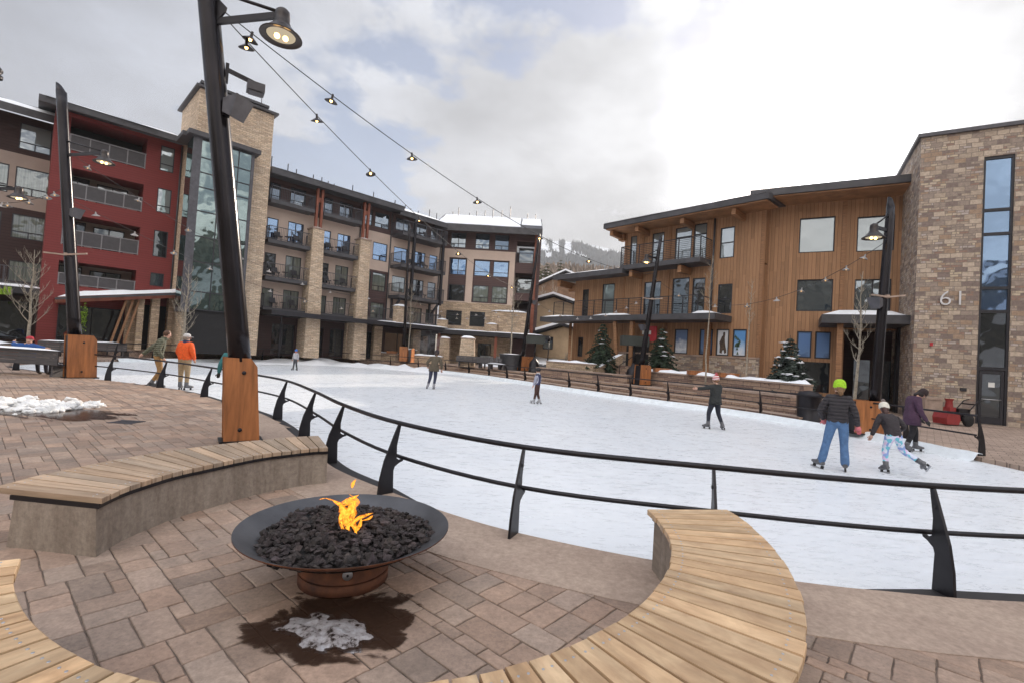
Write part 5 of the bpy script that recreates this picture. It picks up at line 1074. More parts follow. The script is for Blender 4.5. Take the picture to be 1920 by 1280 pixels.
light_string('string of lamps at the left edge leading to the left plaza pole', at7(7.4), at2(6.6), 1.0, [-60, 4, 15, 55, 88, 101], .13)

# ================================================================ TREES
def aspen(label, loc, h, seed, spread=1., r0=.05, fork=.25, group='bare young aspens'):
    rr = random.Random(seed); t = thing('bare_tree', label, 'tree', loc, rr.uniform(0, 6), group); tr = MB(); br = MB()
    tp = [Vector((0, 0, 0))]; n = 12
    for i in range(1, n+1): tp.append(Vector((tp[-1].x+rr.uniform(-.035, .035), tp[-1].y+rr.uniform(-.035, .035), h*i/n)))
    tr.tube(tp, [r0*(1-.88*i/n) for i in range(n+1)], 8); tr.build('trunk', M['bark'], t)
    def branch(p, d, L, r, lev):
        pts = [p]; k = 5
        for i in range(k):
            d = (d+Vector((rr.uniform(-.14, .14), rr.uniform(-.14, .14), .12+rr.uniform(-.05, .08)))).normalized(); pts.append(pts[-1]+d*L/k)
        br.tube(pts, [r*(1-.8*i/k) for i in range(k+1)], 4 if lev else 5, False)
        if lev < 2:
            for i in range(rr.randint(4, 6)):
                j = rr.randint(1, k); a = rr.uniform(0, 6.28); q = (d*1.1+Vector((math.cos(a), math.sin(a), .3))*.75).normalized(); branch(pts[j], q, L*rr.uniform(.3, .55), r*.55, lev+1)
    m = int(22*spread**.3)
    for i in range(m):
        q = fork+(1-fork)*i/m*.93; a = i*2.4+rr.uniform(-.4, .4); z = q*h; p = tp[int(q*n)].lerp(tp[min(n, int(q*n)+1)], q*n-int(q*n)); L = h*.30*(1-q*.75)*rr.uniform(.7, 1.15)*spread; branch(p, Vector((math.cos(a), math.sin(a), .75)).normalized(), L, r0*.30*(1-q*.5), 0)
    br.build('crown', M['bark'], t); return t
def spruce(label, loc, h, w, seed, snow=.0, col=None, dens=1., name='spruce_tree', group=None):
    rr = random.Random(seed); t = thing(name, label, 'tree', loc, 0, group); MB().tube([(0, 0, 0), (0, 0, h*.97)], [h*.025, .01], 6).build('trunk', M['bark_dk'], t); cr = MB(); sn = MB()
    nl = int(16*dens)
    for i in range(nl):
        q = i/nl; z = h*(.06+.9*q); L = w*(1-q)**.85*rr.uniform(.8, 1.15)+.06; nb = max(4, int(11*(1-q)+4))
        for j in range(nb):
            a = j*6.283/nb+rr.uniform(-.3, .3)+i; l = L*rr.uniform(.7, 1.12); d = Vector((math.cos(a), math.sin(a), 0)); s = Vector((-d.y, d.x, 0)); k = max(3, int(l/.13)); up = rr.uniform(-.05, .12)
            for m_ in range(k):
                f = (m_+.6)/k; p = Vector((0, 0, z))+d*l*f+Vector((0, 0, -l*.38*f*f+l*up*f)); wd = l*.30*(1-f*.75)+.05
                for sd in (-1, 1):
                    for e in range(3):
                        cc = rr.uniform(.55, 1.35); cr.col = (cc, cc*rr.uniform(.95, 1.1), cc); tip = p+s*sd*wd*rr.uniform(.7, 1.1)+d*wd*rr.uniform(.1, .8)+Vector((0, 0, rr.uniform(-.09, .04))); b0 = p+Vector((rr.uniform(-.03, .03), rr.uniform(-.03, .03), rr.uniform(-.03, .03)))
                        e1 = Vector((rr.uniform(-.03, .03), rr.uniform(-.03, .03), .035)); cr.face([b0-e1, tip-e1*.3, tip+e1*.5, b0+e1])
            if rr.random() < snow:
                p = Vector((0, 0, z))+d*l*.72+Vector((0, 0, -l*.2+l*up*.7+.05)); sn.blob(p, rr.uniform(.05, .13), 2, .7, (1.6, 1.2, .32), rr.random()*50, True)
    cr.build('crown', col or M['needles'], t)
    if sn.v: sn.build('snow_clumps', M['snow'], t)
    return t
M['needles'] = pbr('spruce_needles', (.030, .048, .028), .8, var=.4, vs=6., tint=True); M['needles_grey'] = pbr('grey_spruce_needles', (.050, .065, .055), .8, var=.4, vs=6., tint=True)
M['needles_far'] = pbr('far_spruce_needles', (.09, .095, .045), .8, var=.4, vs=2., tint=True)
aspen('bare pale aspen in front of the brown building behind the man in blue', (D(52, 640, 24).x, 24, .35), 5.1, 1, 1.15, .085, .25)
aspen('bare slender aspen beside the entrance canopy and the green round sign', (D(343, 640, 30).x, 30, TER), 5.6, 2, .95, .09, .2)
aspen('thin bare aspen standing in the grey planter next to the orange bollard', (D(766, 650, 44).x, 44, TER+1.1), 6.0, 3, .75, .07, .35)
aspen('bare aspen in the big round planter in front of the end wing door', (D(958, 650, 38.5).x, 38.5, TER+1.0), 6.6, 4, .7, .07, .3)
aspen('tall thin bare aspen in front of the ski photo windows', (D(1323, 705, 22.8).x, 22.8, TER+.1), 6.4, 5, .55, .045, .6)
aspen('thin bare aspen at the corner of the two cedar wings', (D(1400, 712, 21.8).x, 21.8, TER), 5.3, 6, .45, .04, .6)
aspen('bare aspen with upswept branches right of the green hat', (D(1597, 790, 15.6).x, 15.6, 0), 5.1, 7, .62, .06, .42)
spruce('dark dense spruce beside the steps of the cedar building', (D(1127, 680, 31).x, 31, .9), 3.4, 1.35, 1, .02)
spruce('spruce with a few snow specks behind the timber plinth', (D(1238, 690, 27.8).x, 27.8, .8), 3.2, 1.2, 2, .07)
spruce('small dark spruce with snow clumps on its branches near the corner wall', (D(1478, 722, 20.5).x, 20.5, .65), 2.7, 1.15, 3, .20, M['needles_grey'])
for i, (x, y0, y1, Y, w) in enumerate(((1006, 560, 482, 90, 3.), (1022, 560, 487, 95, 3.2), (1048, 555, 480, 100, 2.6), (1033, 560, 505, 84, 2.2), (1066, 545, 500, 110, 3.), (1082, 545, 506, 120, 3.), (999, 560, 500, 80, 2.4))):
    a, b = D(x, y0, Y), D(x, y1, Y); spruce('far sunlit conifer on the slope between the two buildings', (a.x, Y, a.z), b.z-a.z, w, 40+i, 0, M['needles_far'], .8, 'conifer_tree', 'conifers on the slope behind the village')
for i, (x, y0, y1, Y) in enumerate(((1012, 640, 535, 66), (1030, 640, 528, 70), (1021, 645, 545, 62), (1040, 600, 540, 75), (1062, 700, 660, 46))):
    a, b = D(x, y0, Y), D(x, y1, Y); aspen('leafless tree among the chalets in the gap between the buildings', (a.x, Y, a.z), b.z-a.z, 70+i, 1.2, .12, .15, 'leafless trees among the chalets')

# ================================================================ STREET FURNITURE AND WALLS
def low_wall(label, pts, z0, z1, th, snow=True, mat='ledge2', cap=.07, name='stone_wall', cat='wall', snowh=.1):
    P_ = [Vector((x, y, 0)) for x, y in pts]; t = thing(name, label, cat, P_[0]); b = MB(); c = MB(); s = MB()
    L, Rr = offset(P_, th/2), offset(P_, -th/2)
    def run(mb, A, B, a, z): 
        q = [[mb.av(p-P_[0]+Vector((0, 0, zz_))) for p in X] for X, zz_ in ((A, a), (A, z), (B, z), (B, a))]
        for k in range(4):
            for i in range(len(A)-1): mb.fi([q[k][i], q[k][i+1], q[(k+1) % 4][i+1], q[(k+1) % 4][i]])
        mb.fi([q[k][0] for k in range(4)]); mb.fi([q[k][-1] for k in range(4)][::-1])
    run(b, L, Rr, z0, z1-cap); b.build('wall', M[mat], t, fix=True); run(c, offset(P_, th/2+.05), offset(P_, -th/2-.05), z1-cap, z1); c.build('cap', M['capstone'], t, fix=True)
    if snow:
        m = 5; D_ = []; cl = []
        for a, b_ in zip(P_, P_[1:]):
            k = max(2, int((b_-a).length/.25)); cl += [a.lerp(b_, i/k) for i in range(k)]
        cl.append(P_[-1]); of = [offset(cl, th/2*(1-2*j/m)) for j in range(m+1)]; g = []
        for j in range(m+1):
            row = []
            for i in range(len(cl)):
                p = of[j][i]; e = min(1, j, m-j)*min(1, i, len(cl)-1-i); nzv = noise.noise(p*1.3); row.append(s.av(p-P_[0]+Vector((0, 0, z1+.003+e*snowh*(max(0.05, .9+1.2*nzv)+.25*noise.noise(p*6))))))
            g.append(row)
        for A, B in zip(g, g[1:]):
            for i in range(len(cl)-1): s.fi([A[i], A[i+1], B[i+1], B[i]], smooth=True)
        s.build('snow_cover', M['snow'], t, fix=True)
    return t
def XY(x, y, Y): d = D(x, y, Y); return (d.x, Y)
low_wall('long snow topped stone wall behind the left part of the rink', [XY(372, 640, 41), XY(470, 640, 44), XY(566, 650, 46.2)], .2, 1.35, .6, snowh=.14)
low_wall('low stone planter wall with little timber boxes behind the middle of the far railing', [XY(590, 650, 45.2), XY(690, 650, 46), XY(745, 655, 45.2)], TER-.3, 1.15, .6)
low_wall('curved low stone wall left of the grey benches', [XY(776, 660, 43.5), XY(830, 665, 42.5)], TER, 1.15, .5)
low_wall('stone planter wall beside the steps up to the cedar building', [XY(1030, 672, 33.5), XY(1075, 678, 31.5), XY(1118, 682, 29.8)], TER, 1.45, .5, snowh=.09)
low_wall('stone seat wall in front of the cedar building left of the plinth', [XY(1010, 700, 33.2), XY(1100, 690, 29.3), XY(1180, 705, 26.9)], TER, 1.0, .45, False, 'sandstone')
low_wall('stone planter wall right of the plinth with snow behind the far railing', [XY(1216, 694, 27.2), XY(1300, 702, 24.6), XY(1400, 712, 21.6), XY(1516, 722, 18.9)], TER-.1, 1.28, .5, mat='sandstone', snowh=.13)
low_wall('lower stone seat ledge on the steps behind the striped hat', [XY(1250, 730, 24.6), XY(1350, 738, 21.9), XY(1490, 745, 18.7)], .3, .82, .5, False, 'sandstone', .09)
sw_ = MB(); a, b = D(1122, 682, 29.6), D(1148, 668, 31.2)
st = thing('stone_steps', 'stone stairs with a sloping snowy cheek wall up to the cedar building entrance', 'stairs', (D(1165, 695, 29).x, 29, TER), R(-45)); mb = MB()
for i in range(6): mb.box(-1.5, i*.36, 0, 1.3, 2.6, .16*(i+1))
mb.build('treads', M['sandstone'], st); 
for u in (-1.75, 1.45):
    ck = MB(); v = [ck.av(p) for p in ((u, -.3, 0), (u+.3, -.3, 0), (u+.3, 2.4, 0), (u, 2.4, 0), (u, -.3, .75), (u+.3, -.3, .75), (u+.3, 2.4, 1.7), (u, 2.4, 1.7))]
    for k in ((4, 5, 6, 7), (0, 1, 5, 4), (1, 2, 6, 5), (2, 3, 7, 6), (3, 0, 4, 7)): ck.fi([v[i] for i in k])
    c = ck.build('cheek_wall', M['ledge2'], st); s_ = snow_slab(u-.02, u+.32, -.3, 2.3, 0, .1, n=4); s_.v = [Vector((p.x, p.y, p.z+.76+(p.y+.3)*.352)) for p in s_.v]; s_.build('snow_cover', M['snow'], c)
h_ = MB(); h_.tube([(.0, -.2, 0), (.0, -.2, 1.0), (0, 2.2, 1.95), (0, 2.2, 1.0)], .025, 6); h_.build('handrail', M['dark_metal'], st)
def pier(label, x, y, Y, w, z1, z0=TER, mat='ledge2', ww=None):
    d = D(x, y, Y); t = thing('stone_pier', label, 'pier', (d.x, Y, z0)); h = z1-z0; mb = MB(); mb.prism([(-w/2, -w/2), (w/2, -w/2), (w/2, w/2), (-w/2, w/2)], 0, h-.09, .22); mb.build('shaft', M[mat], t); k = w*.44; MB().box(-k, -k, h-.09, k, k, h).build('cap', M['capstone'], t); snow_slab(-k, k, -k, k, h, .16, n=5).build('snow_cover', M['snow'], t); return t
pier('tapered stone pier with a snow cap in front of the end wing door', 877, 650, 40, 1.35, 2.85, TER, 'ledge'); pier('smaller pale stone pier left of the tapered one with a snow cap', 834, 650, 47, 1.1, 2.9); pier('wide snow capped stone pier left of the glass screen', 395, 640, 39.5, 2.3, 3.55, .2)
def planter(label, x, y, Y, r0, r1, h, z0=TER, sq=False):
    d = D(x, y, Y); t = thing('planter', label, 'planter', (d.x, Y, z0)); mb = MB(); sg = 4 if sq else 24; mb.lathe([(.001, .0), (r0, 0), (r0*1.02, .05), (r1, h-.06), (r1+.03, h-.05), (r1+.03, h), (r1-.05, h), (r1-.06, h-.08)], seg=sg)
    if sq: mb.sm = [False]*len(mb.f); mb.v = [Matrix.Rotation(R(45), 3, 'Z') @ v for v in mb.v]
    mb.build('pot', M['plastic_grey'], t); s = MB().lathe([(r1-.04, h-.07), (r1*.6, h+.02), (.001, h+.05)], seg=sg); s.build('snow_cover', M['snow'], t); return t
planter('dark grey square planter with a bare tree beside the orange bollard', 766, 668, 44, .62, .85, 1.15, sq=True); planter('large round grey planter with a bare tree near the slanting pole', 957, 680, 38.5, .6, .95, 1.25)
planter('small grey square planter right of the slanting pole behind the child', 1018, 680, 37, .5, .55, .65, sq=True)
# orange bollard
d = D(774, 665, 42.6); MBb = MB().lathe([(.001, 1.25), (.10, 1.2), (.15, 1.1), (.16, .05), (.2, 0)], seg=14); tag(MBb.build('bollard', pbr('bollard_orange', (.75, .28, .10), .6), loc=(d.x, 42.6, TER)), 'slim orange bollard between the pole and the grey square planter', 'bollard')
# patio heaters
def heater(label, x, Y, z0, s=1.):
    d = D(x, 690, Y); t = thing('patio_heater', label, 'patio heater', (d.x, Y, z0), 0, 'black patio heaters'); MB().lathe([(.001, 0), (.42, 0), (.44, .08), (.40, .12), (.38, .6), (.30, .82), (.16, .95), (.09, 1.1), (.09, 1.2)], seg=20).build('base', M['dark_metal'], t)
    MB().tube([(0, 0, 1.1), (0, 0, 2.15)], .07, 10).build('post', M['dark_metal'], t); MB().box(-.95*s, -.35, 2.15, .95*s, .35, 2.7).build('heater_head', pbr('heater_green_grey', (.035, .04, .035), .5), t)
heater('black patio heater right of the slanting pole with a boxy hood', 1001, 36.5, TER, .75); heater('black patio heater left of the timber plinth in front of the cedar building', 1187, 27.6, TER, .8)
# grey slatted benches
def slat_bench(label, p, rz, L, back=True, snow=True):
    t = thing('slatted_bench', label, 'bench', p, rz, 'grey slatted benches'); 
    for i in range(2 if L < 5 else 3):
        x = -L/2+.25+(L-.5)*i/(1 if L < 5 else 2); MB().box(x-.05, -.28, 0, x+.05, .28, .4).build('leg', M['bench_grey'], t)
    s = MB(); [s.box(-L/2, -.28+j*.115, .40, L/2, -.18+j*.115, .44) for j in range(5)]; s.build('seat', M['bench_grey'], t)
    if back:
        b = MB(); [b.box(x0_, -.34, .42+j*.12, x1_, -.30, .53+j*.12) for j in range(4) for x0_, x1_ in ((-L/2, -.01), (.01, L/2))]; b.build('backrest', M['bench_grey'], t)
        [MB().box(x-.03, -.30, .1, x+.03, -.25, .88).build('back_support', M['dark_metal'], t) for x in (-L/2+.3, 0, L/2-.3)]
    if snow: snow_slab(-L/2+.02, L/2-.02, -.40, -.22, .90 if back else .44, .06).build('snow_cover', M['snow'], t)
    return t
slat_bench('large grey slatted bench with the man in blue on it at the left edge', (-17.6, 16.6, 0), R(-2), 4.9)
slat_bench('grey slatted bench behind the far railing next to the olive jacketed skater', (D(885, 680, 39.2).x, 39.2, TER), R(6), 2.6, snow=False); slat_bench('second grey slatted bench just right of the first behind the far railing', (D(912, 682, 38).x+.3, 38.2, TER), R(-20), 2.2, snow=False)
slat_bench('low backless grey bench left of the round planter', (D(933, 685, 37).x, 37.2, TER), R(-20), 1.6, False)
# tables and planters behind the far left rail
slat_bench('grey bench nearest the entrance behind the far left railing', (-24.6, 26.6, 0), R(8), 2.2); slat_bench('grey bench left of the man in olive behind the far left railing', (-24.9, 30.0, 0), R(8), 2.2)
low_wall('low snowy planter bed behind the blue jacketed man', [(-31, 25.2), (-26.3, 25.6)], .02, .62, 1.2, mat='corten', snowh=.12)
# A-frame barrier
d = D(583, 672, 43.3); t = thing('folding_barrier', 'white A shaped folding barrier with an orange panel behind the far railing', 'barrier', (d.x, 43.3, .25)); 
for s in (-1, 1): MB().bar((s*.62, 0, 0), (s*.08, 0, 1.75), .16, .07, (0, 1, 0)).build('leg', M['white'], t)
MB().box(-.42, -.06, .85, .42, -.04, 1.15).build('panel', M['capstone'], t); MB().bar((.75, .3, .3), (.55, .3, 1.9), .07, .07).build('stay', pbr('barrier_red', (.5, .08, .05), .5), t)
for i, (x, y, Y) in enumerate(((610, 655, 45.3), (653, 658, 45.8), (702, 662, 45.6), (735, 662, 45.2), (1240, 700, 26.6), (1305, 705, 24.4), (1362, 710, 22.7))):
    d = D(x, y, Y); MBx = MB().box(-.45, -.2, 0, .45, .2, .16).box(-.47, -.22, .16, .47, .22, .20); z = 1.15 if x < 800 else 1.29; tag(MBx.build('timber_box', M['plinth2'] if 'plinth2' in M else M['plinth'], loc=(d.x, Y-.1, z)), ('small timber light box on the low wall, leftmost of the four behind the far railing', 'second small timber light box from the left on the low wall', 'third small timber light box from the left on the low wall', 'timber light box nearest the orange bollard on the low wall', 'small timber box on the planter wall right of the patio heater', 'timber box on the snowy planter wall left of the striped hat', 'timber box on the snowy planter wall right of the striped hat')[i], 'light box', 'small timber boxes on the stone walls')
# glass screen shelter
d = D(500, 640, 44.8); t = thing('glass_screen', 'frosted grey screen under a black pergola behind the snowy stone wall', 'screen', (d.x, 44.8, TER), R(10)); MB().box(-2.3, -.03, .75, 2.3, .03, 2.45).build('panel', pbr('frosted_panel', (.34, .36, .38), .35, var=.12, vs=1.), t)
f = MB(); [f.box(u-.07, -.07, 0, u+.07, .07, 3.3+.05*u) for u in (-2.4, 0, 2.4, 1.2)]; f.build('frame', M['frame'], t); s = snow_slab(-3.2, 2.5, -.6, 1., 0, .14); s.v = [Vector((p.x, p.y, p.z+3.25+.09*p.x)) for p in s.v]; s.build('snow_cover', M['snow'], t); q = MB().bar((-3.2, .2, 2.98), (2.5, .2, 3.48), 1.5, .12); q.build('roof', M['frame'], t)
# round green sign + wreaths, blade sign
d = D(383, 576, 33.5); t = thing('round_sign', 'black square sign with a glowing green sunburst ring by the entrance canopy', 'sign', d, R(20)); MB().box(-.62, -.05, -.62, .62, .05, .62).build('board', M['frame'], t); rg = MB()
for i in range(30):
    a = i*2*math.pi/30; c, s = math.cos(a), math.sin(a); rg.bar((c*.30, -.06, s*.30), (c*.50, -.06, s*.50), .03, .02, (0, 1, 0))
rg.build('sunburst', emit('sign_green', (.10, .55, .04), .8), t)
for x, y, Y, lb in ((370, 582, 33.2, 'yellow green hanging wreath left of the round sign'), (157, 595, 29.0, 'yellow green hanging plant under the canopy behind the left pole')):
    d = D(x, y, Y); mb = MB(); rr = random.Random(x)
    for i in range(260):
        a, b = rr.uniform(0, 6.28), rr.gauss(0, .35); p = Vector((math.cos(a)*.2*rr.random(), math.sin(a)*.2*rr.random(), b)); q = Vector((rr.uniform(-1, 1), rr.uniform(-1, 1), rr.uniform(-1, 1))).normalized()*.11; s = q.cross(Vector((0, 0, 1))).normalized()*.03; mb.face([p-s, p+q, p+s, p-q*.2])
    tag(mb.build('hanging_plant', M['leafy'], loc=d), lb, 'plant')
mb = MB(); 
for i, ch in enumerate('ill'): mb.box(i*.22, -.05, 0, i*.22+.09, .05, .42 if ch == 'l' else .3)
mb.build('tmp', M['leafy']); bpy.data.objects['tmp'].location = D(0, 552, 25.5); tag(bpy.data.objects['tmp'], 'bright green raised letters on the snowy canopy at the left edge', 'sign'); bpy.data.objects['tmp'].name = 'canopy_letters'
# snow blower and extinguisher by the tower
d = G(1780, 796, 0); t = thing('snow_blower', 'red and black snow blower parked beside the tower door', 'snow blower', (d.x, d.y, 0), R(10)); red_ = pbr('machine_red', (.26, .025, .025), .5)
mb = MB(); mb.plate([(-.45, .05), (.1, .05), (.18, .25), (.12, .52), (-.4, .56), (-.5, .3)], .55, ((0, 0, 0), (1, 0, 0), (0, 0, 1))); mb.build('auger_housing', red_, t, fix=True); MB().box(-.2, -.15, .56, .1, .1, .72).lathe([(.14, .7), (.11, .95), (.16, 1.05)], (-.05, 0, 0), 10).build('chute', red_, t)
MB().box(.15, -.22, .2, .7, .22, .68).build('engine', M['dark_metal'], t)
for y in (-.3, .3): w = MB().lathe([(.001, -.07), (.2, -.07), (.25, -.04), (.25, .04), (.2, .07), (.001, .07)], (.5, y, .25), 16, axis=(0, 1, 0)); w.build('wheel', M['dark_in'], t)
MB().tube([(.6, -.25, .6), (1.0, -.25, 1.0), (1.25, -.25, 1.05)], .02, 6).tube([(.6, .25, .6), (1.0, .25, 1.0), (1.25, .25, 1.05)], .02, 6).box(.9, -.25, .85, 1.0, .25, .9).build('handlebar', M['dark_metal'], t)
d = G(1801, 786, 0); t = thing('fire_extinguisher', 'red fire extinguisher with a white label standing by the tower wall', 'extinguisher', (d.x, d.y+.1, .55)); MB().lathe([(.001, 0), (.09, 0), (.09, .42), (.05, .5), (.03, .54), (.001, .54)], seg=16).build('cylinder', red_, t); MB().lathe([(.0915, .12), (.0915, .34)], seg=16).build('label', M['white'], t); MB().box(-.03, -.03, .54, .1, .03, .6).build('handle', M['dark_metal'], t)
d = G(1755, 790, 0); tag(MB().box(-.55, -.05, 0, .2, .35, .95).box(-.5, -.08, .9, .2, .3, 1.0).build('storage_box', M['capstone'], loc=(d.x+.5, d.y+.55, 0)), 'low brownish box against the tower wall behind the snow blower', 'box')
# trash bin right of stone wall end, stroller-like chairs
d = G(1540, 795, 0); t = thing('litter_bin', 'dark round litter bin at the end of the stone planter wall', 'bin', (d.x+.1, d.y+.9, 0)); MB().lathe([(.001, 0), (.42, 0), (.45, .05), (.36, .1), (.40, .9), (.42, .92), (.3, 1.05), (.001, 1.1)], seg=20).build('barrel', M['dark_metal'], t)
# lamp post, small, in the village gap
d = D(1027, 675, 42); tag(MB().tube([(0, 0, 0), (0, 0, 2.6)], .05, 8).lathe([(.05, 2.5), (.14, 2.6), (.12, 2.85), (.02, 3.0)], (0, 0, 0), 8).build('street_lamp', M['dark_metal'], loc=(d.x, 42, TER)), 'small black street lamp in front of the snow bank in the gap', 'street lamp')

# ================================================================ MOUNTAIN AND VILLAGE IN THE GAP
def lerpl(T, x):
    if x <= T[0][0]: return T[0][1]
    for (a, b), (c, d) in zip(T, T[1:]):
        if x <= c: return b+(d-b)*(x-a)/(c-a)
    return T[-1][1]
def pixel(p):
    v = p-Vector((0, 0, EYE)); z = v.dot(_f); return 960+FPX*v.dot(_r)/z, 640-FPX*v.dot(_u)/z
def slope(name, ridge, Y0, Y1, z0, paint, nx, ny, x0, x1, rough, mat, spikes=0.):
    mb = MB(); g = []
    for i in range(nx+1):
        x = x0+(x1-x0)*i/nx; top = D(x, lerpl(ridge, x), Y1); row = []
        for j in range(ny+1):
            t = j/ny; Y = Y0+(Y1-Y0)*t; X = top.x/Y1*Y; z = z0+(top.z-z0)*t**1.15+noise.noise(Vector((X/120, Y/120, 0)))*rough*(1-t)*t*4
            row.append(Vector((X, Y, z)))
        g.append(row)
    for j in range(2):
        row = []
    rr = random.Random(4); col = [[paint(*pixel(p), p) for p in row] for row in g]
    idx = [[mb.av(p+Vector((0, 0, (rr.random()**2*spikes if col[i][j][3] else 0)))) for j, p in enumerate(row)] for i, row in enumerate(g)]
    for i in range(nx):
        for j in range(ny): c = col[i][j]; mb.col = c[:3]; mb.fi([idx[i][j], idx[i+1][j], idx[i+1][j+1], idx[i][j+1]])
    for i in range(nx): mb.col = (.1, .1, .1); a, b = g[i][-1], g[i+1][-1]; mb.face([a, b, b+Vector((0, 300, -a.z)), a+Vector((0, 300, -a.z))])
    return mb.build(name, mat)
hm = bpy.data.materials.new('hillside'); hm.use_nodes = True; nt = nodes(hm.node_tree)
cc = mix(nt, 1., N(nt, 'Attribute', attribute_name='tint').outputs[0], ramp(nt, N(nt, 'TexNoise', {'Vector': N(nt, 'TexCoord').outputs['Object'], 'Scale': .09, 'Detail': 5.}).outputs[0], [(.3, .7), (.7, 1.25)]), 'MULTIPLY')
N(nt, 'OutputMaterial', {0: N(nt, 'BsdfDiffuse', {0: cc}).outputs[0]})
RID = [(700, 520), (900, 470), (985, 457), (1000, 452), (1013, 450), (1035, 453), (1060, 453), (1085, 456), (1105, 463), (1130, 473), (1150, 472), (1175, 482), (1250, 500), (1500, 580)]
runs = [((1008, 450), (1022, 470), 1), ((1036, 450), (1047, 473), 1), ((1058, 453), (1071, 476), 1), ((1018, 462), (1030, 472), 1), ((1003, 466), (1018, 472), 1), ((1022, 476), (1034, 484), 1), ((1002, 481), (1012, 484), 1), ((1059, 478), (1066, 481), 1)]
def pm1(x, y, p):
    w = noise.noise(Vector((x*.35, y*.35, 1)))*3.5; sn = False
    for (a, b), (c, d), _ in runs:
        if a < x+w < c and b < y+w*.7 < d: sn = True
    if abs((y-478-(x-1075)*.16)+w*.5) < 1.2 and 1072 < x < 1100: sn = True
    k = .8+.5*noise.noise(Vector((x*.9, y*.9, 5)))
    return (.78, .80, .84, False) if sn else (.10*k, .11*k, .12*k, True)
tag(slope('mountain', RID, 550, 1500, 25, pm1, 420, 90, 880, 1300, 25, hm, 12.), kind='structure')
RB = [(900, 470), (1050, 458), (1090, 456), (1130, 463), (1176, 477), (1300, 520)]
tag(slope('far_ridge', RB, 1900, 2600, 100, lambda x, y, p: (.62, .64, .68, False) if noise.noise(Vector((x*.3, y*.5, 2))) > -.25 else (.2, .21, .24, False), 120, 14, 1000, 1300, 20, hm), kind='structure')
RF = [(800, 540), (980, 508), (1010, 503), (1040, 500), (1080, 502), (1120, 506), (1180, 512), (1300, 540)]
def pf(x, y, p): k = .75+.6*abs(noise.noise(Vector((x*1.1, y*.5, 3))))+.2*noise.noise(Vector((x*3, y, 3))); s = noise.noise(Vector((x*.15, y*.4, 9))) > .42; return (.6, .6, .62, False) if s else (.30*k, .235*k, .185*k, True)
tag(slope('wooded_hillside', RF, 95, 330, 2, pf, 260, 60, 880, 1300, 6, hm, 5.), kind='structure')
mb = MB(); xs = [900+i*12 for i in range(22)]; A = [mb.av(D(x, 692, 44.5)+Vector((0, 0, 0))) for x in xs]
for i in A: mb.v[i].z = TER+.01
B = [mb.av(Vector((D(x, 650, 62).x, 62, D(x, 640, 62).z+noise.noise(Vector((x*.05, 0, 0)))*.4))) for x in xs]; C2 = [mb.av(Vector((D(x, 640, 100).x, 100, 3.6))) for x in xs]
for i in range(len(xs)-1): mb.fi([A[i], A[i+1], B[i+1], B[i]], smooth=True); mb.fi([B[i], B[i+1], C2[i+1], C2[i]], smooth=True)
tag(mb.build('snow_field', M['snow']), kind='structure')
def chalet(label, x, Y, zb, w, d, h, rz, wall, gable=1.6, over=.7):
    q = D(x, 600, Y); t = thing('chalet', label, 'building', (q.x, Y, zb), R(rz)); mb = MB()
    pts = [(-w/2, 0), (w/2, 0), (w/2, h), (0, h+gable), (-w/2, h)]; mb.plate(pts, d, ((0, 0, 0), (1, 0, 0), (0, 0, 1))); mb.build('wall', wall, t, fix=True)
    r = MB(); s = MB()
    for sg in (-1, 1):
        a = Vector((0, 0, h+gable+.12)); b = Vector((sg*(w/2+over), 0, h+.12-gable*over/(w/2)*1.0)); n = Vector(((b.z-a.z)*-sg, 0, abs(b.x))).normalized()
        for m_, o, th, e in ((r, 0, .22, 0), (s, .24, .28, .1)):
            v = [m_.av(p) for p in (a+Vector((0, -d/2-over+e, o)), b+Vector((0, -d/2-over+e, o)), b+Vector((0, d/2+over, o)), a+Vector((0, d/2+over, o)), a+Vector((0, -d/2-over+e, o+th)), b+Vector((0, -d/2-over+e, o+th)), b+Vector((0, d/2+over, o+th)), a+Vector((0, d/2+over, o+th)))]
            for k in ((0, 3, 2, 1), (4, 5, 6, 7), (0, 1, 5, 4), (1, 2, 6, 5), (2, 3, 7, 6), (3, 0, 4, 7)): m_.fi([v[i] for i in k])
    ro = r.build('roof', M['frame'], t, fix=True); s.build('snow_cover', M['snow'], ro, fix=True)
    n = max(2, int(w/2.4))
    for fz in range(max(1, int(h/2.9))):
        for i in range(n):
            u = -w/2+w*(i+.5)/n; z0 = .9+fz*2.9; f = MB().box(u-.55, -d/2-.06, z0, u+.55, -d/2-.01, z0+1.3).build('window', M['frame'], t); MB().box(u-.47, -d/2-.08, z0+.08, u+.47, -d/2-.061, z0+1.22).build('pane', M['gdark' if (i+fz) % 2 else 'gsky'], f)
    return t
tanw = pbr('far_tan_wall', (.42, .31, .20), .9, var=.15, vs=1.); brw = pbr('far_timber_wall', (.22, .13, .08), .9, var=.2, vs=1.)
chalet('tan stone chalet low in the gap behind the slanting pole', 1042, 64, 2.2, 9, 7, 5.6, -12, tanw, 1.4)
chalet('brown timber chalet with a snowy gable high in the gap', 1068, 80, 7.5, 9, 8, 5.6, -20, brw, 2.0)
chalet('small brown chalet with snowy roof beside the end wing corner', 1000, 74, 4.0, 7, 7, 4.5, 15, brw, 1.6)
chalet('low tan building with a dark snowy awning behind the street lamp', 1072, 52, 1.6, 6.5, 5, 2.3, -25, tanw, 1.0)
chalet('half hidden chalet with snow on its roof right of the brown timber chalet', 1092, 95, 9, 8, 8, 5, -10, tanw, 2.)

